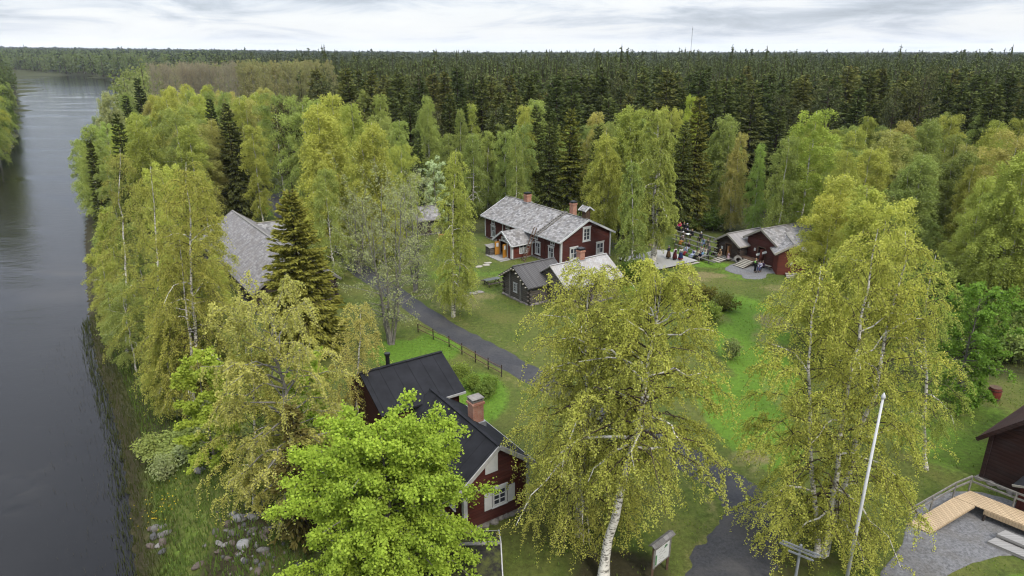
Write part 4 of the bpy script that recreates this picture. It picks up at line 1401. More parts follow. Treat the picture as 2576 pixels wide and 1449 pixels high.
def row_point(k, xd):
    """seat point on row k at photo column xd"""
    off, z = ROWS[k]; best = None
    for i in range(-160, 160):
        p = B0 + BN * off + BD * (i * .05)
        w = p.y * CP - (z + .4 - CAM_H) * SP
        x = 1288 + FOC * p.x / w
        if best is None or abs(x - xd) < best[0]: best = (abs(x - xd), p)
    return Vector((best[1].x, best[1].y, z))


def bench_rows():
    names = ['lowest row of grey plank bench seats nearest the stage', 'second row of plank bench seats up from the stage', 'third row of plank bench seats up from the stage', 'fourth row of plank bench seats up from the stage', 'fifth row of plank bench seats up from the stage', 'topmost row of plank bench seats under the trees']
    ext = [(1712, 1800), (1700, 1803), (1692, 1805), (1692, 1806), (1693, 1806), (1697, 1806)]
    for k, (off, z) in enumerate(ROWS):
        a, b = row_point(k, ext[k][0]), row_point(k, ext[k][1])
        t = empty('bench', (a.x, a.y, 0), 0, names[k], 'bench', 'rows of plank benches facing the stage'); o = Vector((a.x, a.y, 0))
        for j, (dn, dz) in enumerate(((-.13, 0), (.05, 0))):
            m = MB(); m.beam(a - o + BN * dn + Vector((0, 0, -.03)), b - o + BN * dn + Vector((0, 0, -.03)), .16, .045); m.build('seat', M['bench_wood'], t)
        n = 4
        for j in range(n):
            p = a.lerp(b, (j + .3) / n) - o
            m = MB(); m.box(p.x - .06, p.x + .06, p.y - .06, p.y + .06, -.1, z - .06); m.beam(p - BN * .22 - Vector((0, 0, .09)), p + BN * .15 - Vector((0, 0, .09)), .06, .06); m.build('leg', M['wood_grey'], t)


stage_and_benches()
bench_rows()


def notices():
    for h, a, z, lab in ((store_log, .75, 1.3, 'white paper notice left of the small log storehouse door'), (store_red, 1.2, 1.75, 'white paper notice left of the tall red storehouse door'), (store_small, 1.55, 1.4, 'white paper notice on the bright red shed wall')):
        m = MB(); c = local_pt(h, -.02, h.W - a, z); n = (h.root.matrix_basis.to_3x3() @ Vector((-1, 0, 0)))
        t = Vector((-n.y, n.x, 0))
        m.beam(n * .015 - t * .13, n * .015 + t * .13, .02, .36)
        o = m.build('notice', M['paper']); o.location = c; tag(o, lab, 'notice')


notices()


def mast():
    D = 1500.0
    x = (1742 - 1288) / FOC * (D * CP + 0 * SP); 
    X, zt = height_at(1742.5, 70, D)
    Xb, zb = height_at(1742, 140, D)
    t = empty('radio_mast', (X, D, zb - 15), 0, 'thin grey radio mast rising above the forest skyline', 'mast')
    b = MB(); h = zt - zb + 15; w = .55
    for k in range(3):
        a = k * 2.094; b.tube([(w * math.cos(a), w * math.sin(a), 0), (w * math.cos(a), w * math.sin(a), h)], .16, 5)
    n = int(h / 2)
    for k in range(n):
        for j in range(3):
            a0, a1 = j * 2.094, (j + 1) * 2.094
            b.tube([(w * math.cos(a0), w * math.sin(a0), k * h / n), (w * math.cos(a1), w * math.sin(a1), (k + 1) * h / n)], .07, 4)
    b.build('lattice', M['metal'], t)
    c = MB(); c.tube([(0, 0, h), (0, 0, h + 4)], .2, 6); c.box(-.9, .9, -.4, .4, h - 4, h - 2); c.build('antenna', M['metal'], t)


mast()


def slabs_and_bits():
    r = random.Random(5)
    for k, (x, y) in enumerate([(1174, 744), (1190, 739), (1205, 735), (1156, 749), (1222, 668), (1205, 672), (1228, 663)]):
        X, Y = at(x, y); m = MB()
        n = 7; pts = [((.36 + r.uniform(-.08, .08)) * math.cos(6.283 * j / n) * 1.4, (.36 + r.uniform(-.08, .08)) * math.sin(6.283 * j / n), 0) for j in range(n)]
        m.prism(pts, (0, 0, .07)); o = m.build('stepping_stone', M['wood_pale'] if k > 3 else M['stone']); o.location = (X, Y, gz(X, Y) + .01); o.rotation_euler = (0, 0, r.uniform(-.4, .8))
        tag(o, 'flat pale stepping stone in the grass between the birch and the dark log cabin' if k < 4 else 'flat pale stepping stone leading to the farmhouse porch landing', 'stone', 'stepping stones in the farmyard')
    # coil of grey rope or hose beside the red storehouse steps
    X, Y = at((2840 + 610 / 5.574) / 1.59, (880 + 965 / 5.574) / 1.59)
    t = empty('hose_coil', (X, Y, gz(X, Y)), 0, 'grey coil leaning under the wall between the two storehouses', 'hose')
    for k in range(3):
        m = MB(); R_ = .5 - .07 * k
        m.tube([(R_ * math.cos(a * .45), -.12 * k + .22 * math.sin(a * .45), .5 + R_ * math.sin(a * .45) * .85) for a in range(15)], .055, 6); m.build('loop', M['wood_grey'], t)
    # bench with a board under the red storehouse wall
    X, Y = at(1926, 676)
    t = empty('plank_bench', (X, Y, 0), math.radians(-60), 'short plank bench by the right corner of the tall red storehouse', 'bench')
    m = MB(); m.box(-1.2, .7, -.16, .16, .42, .47); m.build('seat', M['wood_pale'], t)
    for s in (-1.0, .5): m = MB(); m.box(s - .05, s + .05, -.13, .13, 0, .418); m.build('leg', M['wood_grey'], t)
    # dark upturned root plate behind the farmhouse cupola
    X, zc = height_at(1490, 516, 92.0)
    t = empty('root_plate', (X, 92.0, gz(X, 92.0)), 0, 'dark upturned root plate standing among the trees behind the farmhouse cupola', 'root plate')
    r = random.Random(8); m = MB(); m.ball((0, 0, zc), (1.05, .35, 1.0), 14, 9)
    m.v = [(x * r.uniform(.88, 1.12), y * r.uniform(.8, 1.2), zc + (z - zc) * r.uniform(.88, 1.12)) for x, y, z in m.v]; m.build('earth', M['wood_dark'], t)
    m = MB()
    for k in range(9):
        a = r.uniform(0, 6.28); m.tube([(0, 0, zc), (.9 * math.cos(a), -.2, zc + .9 * math.sin(a)), (1.35 * math.cos(a + .2), -.3, zc + 1.3 * math.sin(a + .2))], [.12, .06, .02], 5)
    m.tube([(0, 0, zc), (.1, .1, 0)], [.3, .38], 8)
    m.build('roots', M['wood_dark'], t)
    # covered box by the porch
    X, Y = at(1240, 640)
    t = empty('wooden_crate', (X, Y, gz(X, Y)), math.radians(35), 'grey plank bin with slanted lid beside the farmhouse porch', 'bin')
    m = MB(); m.box(-.8, .8, -.5, .5, 0, 1.0); m.build('bin_body', M['log_grey'], t)
    m = MB(); m.hexa([(-.9, -.6, 1.0), (.9, -.6, 1.0), (.9, .6, 1.2), (-.9, .6, 1.2), (-.9, -.6, 1.07), (.9, -.6, 1.07), (.9, .6, 1.27), (-.9, .6, 1.27)]); m.build('lid', M['wood_grey'], t)


slabs_and_bits()


def boulders():
    r = random.Random(11)
    protos = []
    for k in range(5):
        m = MB(); m.ball((0, 0, 0), 1.0, 12, 8)
        ax = [r.uniform(.75, 1.15) for _ in range(3)]
        ph = [r.uniform(0, 6.28) for _ in range(6)]
        m.v = [tuple(c * ax[i] * (1 + .12 * math.sin(3 * p[0] + ph[0]) + .1 * math.sin(4 * p[1] + ph[1]) + .08 * math.sin(5 * p[2] + ph[2])) for i, c in enumerate(p)) for p in m.v]
        protos.append(m.mesh('boulder', M['boulder'], True))
    cols = [(.075, .068, .06), (.095, .088, .077), (.075, .058, .047), (.05, .048, .046), (.14, .13, .118)]
    spots = []
    for _ in range(115):
        t = r.random()
        x = 590 + 60 * t + r.gauss(0, 42); y = 1250 + 215 * t + r.gauss(0, 30)
        spots.append((x, y, r.uniform(.06, .15) if r.random() < .85 else r.uniform(.15, .24)))
    for _ in range(15): spots.append((r.uniform(368, 410), r.uniform(1275, 1345), r.uniform(.12, .28)))
    for _ in range(9): spots.append((r.uniform(478, 512), r.uniform(1090, 1180), r.uniform(.12, .25)))
    for x, y, s in spots:
        X, Y = at(x, y, -.4); z = gz(X, Y)
        o = link('boulder', protos[r.randrange(5)], None, (X, Y, z + s * .25), cols[r.randrange(5)])
        o.scale = (s * 1.25, s, s * .8); o.rotation_euler = (r.uniform(-.2, .2), r.uniform(-.2, .2), r.uniform(0, 6.28))
        tag(o, 'rounded grey boulder in the stony slope below the lime-green maple' if x > 540 else ('rounded pale boulder at the water edge by the yellow flowers' if x < 440 else 'rounded boulder on the grassy bank above the reeds'), 'boulder', 'boulders on the riverbank')
    for x, y, s, lab in ((598, 1308, .28, 'bluish-grey boulder topmost on the stony slope'), (612, 1378, .34, 'largest pale round boulder midway down the stony slope'), (585, 1296, .2, 'near-white small boulder above the stony slope')):
        X, Y = at(x, y, -.4)
        o = link('boulder', protos[1], None, (X, Y, gz(X, Y) + s * .3), (.17, .165, .158)); o.scale = (s * 1.2, s, s * .85); tag(o, lab, 'boulder', 'boulders on the riverbank')


boulders()


# ------------------------------------------------------------------ people
def skin_mesh(name, pts, edges, rad, mat, sub=1):
    """one continuous body grown over a skeleton of joints"""
    me = bpy.data.meshes.new(name + '_skeleton')
    me.from_pydata(pts, edges, [])
    o = bpy.data.objects.new(name + '_skeleton', me); COL.objects.link(o)
    o.modifiers.new('Skin', 'SKIN')
    for i, v in enumerate(me.skin_vertices[0].data):
        r = rad[i]; v.radius = (r, r) if isinstance(r, float) else r
        v.use_root = (i == 0)
    if sub:
        s = o.modifiers.new('Sub', 'SUBSURF'); s.levels = sub; s.render_levels = sub
    dg = bpy.context.evaluated_depsgraph_get(); dg.update()
    out = bpy.data.meshes.new_from_object(o.evaluated_get(dg))
    out.name = name
    out.materials.clear(); out.materials.append(mat)
    for p in out.polygons: p.use_smooth = True
    bpy.data.objects.remove(o)
    return out


def pose_joints(kind):
    J = {}
    if kind.startswith('stand'):
        pz, fy = .92, 0.0
        leg = lambda s: [(s * .1, 0, .88), (s * .115, -.02, .5), (s * .115, .03, .09), (s * .13, -.15, .035)]
    else:
        pz, fy = .55, 0.0
        leg = lambda s: [(s * .11, -.06, .54), (s * .14, -.44, .53), (s * .13, -.46, .1), (s * .14, -.62, .035)]
    lean = {'stand': 0, 'stand_front': 0, 'sit': -.05, 'sit_lean': -.16, 'sit_back': .02}[kind]
    up = lambda z, k=1: (0, lean * k * z / .5, pz + z)
    J['spine'] = [(0, 0, pz), up(.22), up(.42), up(.545), (0, lean * 1.2 - .015, pz + .63), (0, lean * 1.25 - .02, pz + .74)]
    for s in (-1, 1):
        J['leg', s] = leg(s)
        sh = (s * .185, lean * .95, pz + .485)
        if kind == 'stand': arm = [sh, (s * .255, .03, pz + .2), (s * .265, -.06, pz - .04)]
        elif kind == 'stand_front': arm = [sh, (s * .27, .04, pz + .22), (s * .1, -.24, pz + .2)]
        elif kind == 'sit': arm = [sh, (s * .27, lean + .0, pz + .22), (s * .09, -.28, pz + .09)]
        elif kind == 'sit_lean': arm = [sh, (s * .25, -.22, pz + .2), (s * .1, -.44, pz + .08)]
        else: arm = [sh, (s * .28, .04, pz + .22), (s * .17, -.3, pz + .1)]
        J['arm', s] = arm
    return J


def build_pose(kind):
    J = pose_joints(kind)
    pts, ed, rad = [], [], []

    def add(p, r, parent=None):
        pts.append(tuple(p)); rad.append(r); i = len(pts) - 1
        if parent is not None: ed.append((parent, i))
        return i
    sp = J['spine']
    a = add(sp[0], (.145, .115)); b = add(sp[1], (.13, .1), a); c = add(sp[2], (.15, .11), b); n = add(sp[3], .055, c)
    h0 = add(sp[4], (.075, .085), n); h1 = add(sp[5], (.07, .082), h0)
    mid = ((Vector(sp[4]) + Vector(sp[5])) / 2)
    add(mid + Vector((0, -.1, -.02)), .016, h0)                      # nose
    for s in (-1, 1): add(mid + Vector((s * .085, .01, -.01)), .018, h0)   # ears
    for s in (-1, 1):
        L = J['leg', s]; p = add(L[0], .085, a); p = add(L[1], .06, p); p = add(L[2], .04, p); add(L[3], .035, p)
        A = J['arm', s]; p = add(A[0], .062, c); p = add(A[1], .043, p); w = add(A[2], .028, p)
        d = (Vector(A[2]) - Vector(A[1])).normalized(); side = d.cross(Vector((s, 0, 0)))
        side = side.normalized() if side.length > .1 else Vector((0, 0, 1))
        pm = Vector(A[2]) + d * .06; q = add(pm, (.036, .022), w)
        for k, ln in ((-1.5, .075), (-.5, .088), (.5, .082), (1.5, .066)):
            f = add(pm + d * .035 + side * .017 * k, .0085, q); f2 = add(pm + d * (.035 + ln * .5) + side * .019 * k, .008, f); add(pm + d * (.03 + ln * .9) + side * .017 * k + Vector((0, 0, -.018)), .0065, f2)
        t = add(pm - d * .02 - side * .045, .0095, q); add(pm + d * .03 - side * .06, .008, t)
    body = skin_mesh('body_' + kind, pts, ed, rad, M['skin'])
    # jacket: torso and sleeves
    pts, ed, rad = [], [], []
    z = Vector(sp[0]); a = add(z + Vector((0, 0, -.03)), (.185, .15)); b = add(sp[1], (.165, .135), a); c = add(sp[2], (.185, .145), b); add(Vector(sp[3]) + Vector((0, 0, -.03)), .075, c)
    for s in (-1, 1):
        A = J['arm', s]; p = add(A[0], .085, c); p = add(A[1], .066, p); add(A[2], .05, p)
    jacket = skin_mesh('jacket_' + kind, pts, ed, rad, M['cloth'])
    pts, ed, rad = [], [], []
    a = add(sp[0], (.165, .135))
    for s in (-1, 1):
        L = J['leg', s]; p = add(L[0], .105, a); p = add(L[1], .08, p); add(Vector(L[2]) + Vector((0, 0, .02)), .066, p)
    trousers = skin_mesh('trousers_' + kind, pts, ed, rad, M['cloth'])
    sk = MB()
    if kind.startswith('stand'):
        sk.lathe([(.15, 1.06), (.19, .92), (.245, .7), (.29, .45), (.325, .2), (.31, .2)], n=18)
        hem = MB(); hem.lathe([(.318, .27), (.337, .19), (.33, .19)], n=18); hem = hem.mesh('skirt_hem', M['cloth'], True)
        ap = None
    else:
        P_ = [(0, .05, .66), (0, -.12, .61), (0, -.34, .57), (0, -.5, .5), (0, -.54, .34), (0, -.56, .16)]
        R_ = [.17, .21, .235, .235, .25, .28]
        sk.tube(P_, R_, 14)
        sk.v = [(x, y, .5 + (zz - .5) * .62 if y > -.42 and zz > .4 else zz) for x, y, zz in sk.v]
        sk.v = [(x, y, zz) for x, y, zz in sk.v]
        hem = None
    skirt = sk.mesh('skirt_' + kind, M['cloth'], True)
    head = (Vector(sp[4]) + Vector(sp[5])) / 2
    sh = MB()
    for s in (-1, 1):
        L = J['leg', s]; sh.ball((L[3][0], (L[3][1] + L[2][1]) / 2 + .0, .045), (.055, .14, .05), 8, 6)
    shoes = sh.mesh('shoes_' + kind, M['cloth'], True)
    e = MB()
    for s in (-1, 1): e.ball((head.x + s * .033, head.y - .083, head.z + .012), (.013, .01, .009), 6, 4)
    e.box(-.026, .026, head.y - .094, head.y - .082, head.z - .066, head.z - .056)
    eyes = e.mesh('face_' + kind, M['wood_dark'])
    return dict(body=body, jacket=jacket, trousers=trousers, skirt=skirt, hem=hem, shoes=shoes, face=eyes, head=head, neck=Vector(sp[3]), chest=Vector(sp[2]))


POSES = {k: build_pose(k) for k in ('stand', 'stand_front', 'sit', 'sit_lean', 'sit_back')}


def hair_mesh(p, long=False, hat=None):
    h = p['head']; m = MB()
    if hat:
        m.ball((h.x, h.y + .005, h.z + .045), (.115, .125, .105), 12, 8); m.lathe([(.118, h.z + .02), (.14, h.z + .005), (.118, h.z)], c=(h.x, h.y), n=14)
    else:
        m.ball((h.x, h.y + .022, h.z + .035), (.102, .112, .1), 12, 8)
        if long: m.ball((h.x, h.y + .075, h.z - .1), (.085, .05, .16), 10, 7)
    return m.mesh('hat' if hat else 'hair', M['cloth'], True)


def person(pos, facing, pose, top, bottom, label, hair=(.12, .08, .05), skirt=False, hem=None, shawl=None, apron=None, hat=None, long=False, scale=.96, cat='person', vest=None, group=None, drop=0.0):
    p = POSES[pose]
    t = empty('person', pos, facing, label, cat, group); t.scale = (scale,) * 3
    link('body', p['body'], t)
    link('jacket', p['jacket'], t, color=top)
    if skirt: link('skirt', p['skirt'], t, color=bottom)
    else: link('trousers', p['trousers'], t, color=bottom)
    if hem and p['hem'] is not None: link('skirt_hem', p['hem'], t, color=hem)
    link('shoes', p['shoes'], t, color=(.02, .018, .016))
    link('face', p['face'], t)
    link('hat' if hat else 'hair', hair_mesh(p, long, hat), t, color=hat or hair)
    c = p['chest']
    if shawl:
        m = MB(); n = p['neck']
        m.tube([(0, n.y, n.z - .01), (0, n.y + .01, n.z - .1), (0, n.y + .03, n.z - .22), (0, n.y + .05, n.z - .36)], [.075, .19, .235, .13], 14)
        m.v = [(x, n.y + (y - n.y) * .78, z) for x, y, z in m.v]; m.build('shawl', M['cloth'], t, True, shawl)
    if vest:
        m = MB(); m.tube([(0, c.y, c.z - .28), (0, c.y, c.z - .1), (0, c.y, c.z + .04)], [.2, .205, .19], 14)
        m.v = [(x, c.y + (y - c.y) * .8, z) for x, y, z in m.v]; m.build('vest', M['cloth'], t, True, vest)
    if apron:
        m = MB()
        if pose.startswith('sit'): m.hexa([(-.17, -.2, .655), (.17, -.2, .655), (.17, -.55, .6), (-.17, -.55, .6), (-.17, -.2, .675), (.17, -.2, .675), (.19, -.57, .62), (-.19, -.57, .62)]); m.hexa([(-.19, -.81, .3), (.19, -.81, .3), (.18, -.78, .6), (-.18, -.78, .6), (-.19, -.84, .3), (.19, -.84, .3), (.18, -.8, .62), (-.18, -.8, .62)])
        else: m.hexa([(-.14, -.2, 1.0), (.14, -.2, 1.0), (.2, -.345, .35), (-.2, -.345, .35), (-.14, -.23, 1.0), (.14, -.23, 1.0), (.2, -.37, .35), (-.2, -.37, .35)])
        m.build('apron', M['cloth'], t, color=apron)
    return t


FACE_STAGE = math.atan2(-BN.y, -BN.x) + math.pi / 2     # seated people look down the rows, towards the stage


def seat_on(k, xd, *a, **kw):
    q = row_point(k, xd); s = kw.get('scale', .96)
    q = q - BN * .02; q.z -= .44 * s
    j = kw.pop('turn', 0.0)
    return person(q, FACE_STAGE + j, *a, **kw)


def crowd():
    K = (.02, .02, .022); NAVY = (.025, .03, .06)
    # on the stage, backs half turned to the camera
    person((*at(1697, 653.5, .32), .31), math.radians(205), 'stand', (.72, .71, .7), (.10, .02, .02), 'woman in white blouse and long dark red skirt standing on the stage', skirt=True, vest=(.07, .015, .025), hair=(.16, .10, .06), scale=.95)
    person((*at(1711.5, 654, .32), .31), math.radians(190), 'stand', (.6, .58, .52), (.022, .035, .11), 'woman with cream shawl and navy skirt with red hem standing on the stage', skirt=True, hem=(.45, .03, .03), shawl=(.62, .58, .5), hair=(.2, .13, .09), long=True, scale=.97)
    person((*at(1681, 650, .32), .31), math.radians(215), 'stand_front', (.035, .035, .06), (.12, .07, .03), 'person in dark top and brown skirt on the stage behind the hanging birch twigs', skirt=True, hat=(.3, .3, .36))
    person((*at(1647, 622), 0), math.radians(260), 'sit', (.7, .69, .62), (.5, .3, .33), 'person in white shirt and pink skirt sitting beside the pale birch trunk', skirt=True)
    person((*at(1656, 633), 0), math.radians(80), 'sit_lean', (.55, .4, .36), (.62, .6, .58), 'person in pinkish top leaning forward left of the stage', hat=(.5, .38, .2))
    # top rows
    seat_on(5, 1711, 'sit_back', (.75, .03, .16), K, 'person in bright pink jacket seated on the topmost bench row', vest=None, shawl=None)
    seat_on(5, 1722, 'sit', K, (.05, .045, .04), 'person all in black seated right of the bright pink jacket', hair=(.35, .2, .12))
    seat_on(5, 1730, 'sit', (.03, .03, .035), K, 'grey-haired person in dark coat third along the topmost bench row', hair=(.4, .42, .48))
    seat_on(4, 1732, 'sit_lean', K, (.06, .04, .06), 'person with lavender hat on the upper benches below the black coats', hat=(.55, .48, .68), scale=.85)
    seat_on(4, 1742, 'sit', (.028, .028, .034), K, 'fair-haired person in dark jacket holding a white sheet on the upper benches', hair=(.42, .3, .18))
    m = MB(); q = row_point(4, 1737); m.box(-.28, .28, -.2, .2, 0, .03); o = m.build('paper_sheet', M['paper']); o.location = q + BN * -.4 + Vector((0, 0, .16)); o.rotation_euler = (.25, 0, FACE_STAGE); tag(o, 'white sheet lying on the lap of the fair-haired person', 'sheet')
    seat_on(4, 1765, 'sit', (.055, .058, .065), K, 'white-haired person in charcoal coat on the right part of the upper benches', hair=(.62, .62, .62))
    seat_on(3, 1773, 'sit_lean', (.24, .31, .42), (.16, .22, .33), 'person in pale blue denim jacket behind the cream jackets')
    seat_on(3, 1782, 'sit', (.13, .12, .08), (.06, .06, .05), 'person in olive coat at the right end behind the blue denim jacket', hair=(.25, .16, .1))
    seat_on(3, 1722, 'sit_lean', (.16, .13, .09), (.1, .08, .06), 'person with white cap and brown coat on the middle bench row', hat=(.7, .68, .62))
    seat_on(2, 1719, 'sit', (.24, .2, .17), (.36, .17, .04), 'person in mustard skirt and grey top behind the navy-skirted woman', skirt=True, hat=(.4, .34, .38))
    seat_on(1, 1734, 'sit', (.07, .045, .045), (.36, .4, .5), 'person in dark brown top with pale apron at the left of the lower rows', skirt=True, apron=(.5, .53, .6), hair=(.3, .2, .12))
    seat_on(0, 1728, 'sit', (.42, .46, .55), (.3, .035, .04), 'girl in pale blue smock over red skirt on the lowest row', skirt=True, scale=.78, hair=(.3, .2, .12))
    seat_on(0, 1747, 'sit', (.72, .72, .74), (.38, .43, .56), 'woman in white blouse and pale blue skirt on the lowest row', skirt=True, apron=(.5, .54, .64), vest=(.1, .12, .25))
    seat_on(0, 1756.5, 'sit', (.66, .6, .42), K, 'person in cream sweater and long black skirt on the lowest row', skirt=True, hair=(.3, .2, .13))
    seat_on(1, 1766, 'sit', (.6, .52, .42), NAVY, 'person in beige jacket and navy trousers above the cream sweater', hair=(.18, .11, .07))
    seat_on(0, 1764, 'sit_lean', NAVY, (.45, .42, .38), 'person in navy jacket and pale trousers right of the cream sweater', scale=.85)
    seat_on(1, 1775, 'sit', (.62, .58, .48), (.2, .34, .5), 'person in cream top and sky-blue skirt near the wheelchair', skirt=True, hair=(.15, .1, .07))
    seat_on(2, 1785, 'sit', (.17, .16, .16), (.08, .08, .08), 'person in dark grey at the right end of the middle rows', hair=(.35, .28, .22))
    # wheelchair with its user
    X, Y = at(1772, 655)
    fz = FACE_STAGE - .5
    t = empty('wheelchair', (X, Y, gz(X, Y)), fz, 'black wheelchair on the grass at the right end of the lowest bench row', 'wheelchair')
    for s in (-1, 1):
        w = MB(); w.tube([(s * .3, .1 + .31 * math.cos(a * .3307), .31 + .31 * math.sin(a * .3307)) for a in range(20)], .022, 6, cap=False)
        for a in range(8): w.tube([(s * .3, .1, .31), (s * .3, .1 + .3 * math.cos(a * .785), .31 + .3 * math.sin(a * .785))], .006, 4)
        w.build('wheel', M['black'], t)
        c = MB(); c.tube([(s * .22, -.45 + .1 * math.cos(a * .698), .1 + .09 * math.sin(a * .698)) for a in range(10)], .02, 5); c.build('caster', M['black'], t)
    f = MB()
    for s in (-.25, .25):
        f.tube([(s, -.45, .12), (s, -.4, .5), (s, .25, .48), (s, .32, .98), (s, .45, 1.0)], .018, 6); f.tube([(s, -.35, .68), (s, .28, .68)], .022, 6)
    f.build('frame', M['metal'], t)
    b = MB(); b.box(-.24, .24, -.38, .22, .47, .5); b.build('seat', M['black'], t)
    b = MB(); b.hexa([(-.24, .24, .5), (.24, .24, .5), (.24, .27, .5), (-.24, .27, .5), (-.24, .3, .95), (.24, .3, .95), (.24, .33, .95), (-.24, .33, .95)]); b.build('backrest', M['black'], t)
    person((X, Y, gz(X, Y) + .07), fz, 'sit_back', (.55, .53, .46), (.5, .48, .42), 'person in cream clothes with pale green vest sitting in the wheelchair', vest=(.3, .48, .22), hair=(.3, .25, .2))
    # by the storehouses
    q = local_pt(store_log, -.55, store_log.W - 1.2, 0)
    person((q.x, q.y, q.z - .02), math.radians(-70), 'sit_lean', (.42, .27, .15), (.4, .3, .2), 'person in beige hooded coat sitting on the small log storehouse steps', hat=(.45, .3, .17))
    X, Y = at(1831, 656); person((X, Y, gz(X, Y)), math.radians(110), 'stand_front', (.52, .36, .4), (.5, .34, .38), 'child in pale pink coat standing beside the small log storehouse steps', skirt=True, hair=(.5, .25, .1), scale=.68)
    q = local_pt(store_log, -.7, store_log.W - .3, 0)
    person((q.x, q.y, q.z - .1), math.radians(-110), 'sit', (.05, .05, .055), K, 'person in black sitting left of the beige hooded coat', hair=(.2, .14, .1))
    X, Y = at(1898.5, 686); person((X, Y, 0.04), math.radians(100), 'stand_front', (.022, .024, .024), K, 'person in black with bright green shoulder panels standing on the gravel', shawl=(.3, .58, .16), vest=(.05, .055, .045), hair=(.42, .24, .12), scale=1.0)
    X, Y = at(1910.5, 683); person((X, Y, 0.04), math.radians(-40), 'sit', (.55, .55, .62), (.05, .06, .16), 'person in white and navy seated on the plank bench beside the green shoulder panels', vest=(.3, .28, .4))
    X, Y = at(1917.5, 682); person((X, Y, 0.02), math.radians(-60), 'sit', (.08, .05, .09), K, 'person in dark purple jacket seated at the end of the plank bench')
    X, Y, Z = *at(1910, 628), 0
    m = MB(); m.hexa([(-.62, 0, 0), (.62, 0, .0), (.62, .04, .0), (-.62, .04, 0), (-.62, 0, .26), (.62, 0, .26), (.62, .04, .26), (-.62, .04, .26)])
    o = m.build('white_board', M['paper']); c = local_pt(store_red, -.55, store_red.W - 2.75, 1.55); o.location = c; o.rotation_euler = (0, math.radians(-22), math.radians(-15)); tag(o, 'long white board propped at the tall red storehouse door', 'board')


crowd()


# ------------------------------------------------------------------ tree builders
def tubes_np(paths, radii, sides):
    """many tapered tubes as one vertex/quad set; paths (n, k, 3), radii (n, k)"""
    P = np.asarray(paths, float); R = np.asarray(radii, float)
    n, k, _ = P.shape
    d = np.empty_like(P); d[:, 1:-1] = P[:, 2:] - P[:, :-2]; d[:, 0] = P[:, 1] - P[:, 0]; d[:, -1] = P[:, -1] - P[:, -2]
    d /= np.linalg.norm(d, axis=2, keepdims=True) + 1e-9
    ref = np.where(np.abs(d[..., 2:3]) < 0.9, np.array([0, 0, 1.0]), np.array([1.0, 0, 0]))
    a = np.cross(d, ref); a /= np.linalg.norm(a, axis=2, keepdims=True) + 1e-9
    b = np.cross(d, a)
    t = np.arange(sides) * 2 * math.pi / sides
    V = P[:, :, None, :] + (a[:, :, None, :] * np.cos(t)[None, None, :, None] + b[:, :, None, :] * np.sin(t)[None, None, :, None]) * R[:, :, None, None]
    i = np.arange(n * k * sides).reshape(n, k, sides)
    j = np.roll(i, -1, axis=2)
    F = np.stack([i[:, :-1], i[:, 1:], j[:, 1:], j[:, :-1]], -1).reshape(-1, 4)
    return V.reshape(-1, 3), F


def leaf_quads(c, size, rng, along=None, ratio=0.6, flat=0.0):
    """rhombic leaves centred on c; random tilt, or stretched along given directions"""
    n = len(c)
    if along is None:
        a = rng.normal(size=(n, 3)); a[:, 2] *= (1 - flat)
    else: a = along
    a = a / (np.linalg.norm(a, axis=1, keepdims=True) + 1e-9)
    r = rng.normal(size=(n, 3)); r[:, 2] *= (1 - flat)
    b = np.cross(a, r); b /= np.linalg.norm(b, axis=1, keepdims=True) + 1e-9
    if flat and along is None:
        b2 = np.cross(a, np.array([0, 0, 1.0])); b2 /= np.linalg.norm(b2, axis=1, keepdims=True) + 1e-9
        b = b * (1 - flat) + b2 * flat; b /= np.linalg.norm(b, axis=1, keepdims=True) + 1e-9
    s = np.asarray(size).reshape(-1, 1) * np.ones((n, 1))
    V = np.stack([c + a * s, c + b * s * ratio, c - a * s, c - b * s * ratio], 1).reshape(-1, 3)
    return V, np.arange(n * 4).reshape(n, 4)


def join(parts):
    V, F, o = [], [], 0
    for v, f in parts: V.append(v); F.append(f + o); o += len(v)
    return np.concatenate(V), np.concatenate(F)


def crooked(H, rng, lean=(0, 0), k=14, wob=0.02, start=(0, 0, 0), bow=0.0):
    z = np.linspace(0, 1, k)
    w = np.cumsum(rng.normal(size=(k, 2)), axis=0) * wob * H / math.sqrt(k); w -= w[0] + (w[-1] - w[0]) * z[:, None] * 0.6
    p = np.zeros((k, 3)); p[:, 2] = z * H
    p[:, 0] = start[0] + lean[0] * (z + bow * z * (1 - z)) + w[:, 0]; p[:, 1] = start[1] + lean[1] * (z + bow * z * (1 - z)) + w[:, 1]
    p[0, :2] = start[:2]
    return p


def interp(path, t):
    x = t * (len(path) - 1); i = np.minimum(x.astype(int), len(path) - 2); f = (x - i)[:, None]
    return path[i] * (1 - f) + path[i + 1] * f


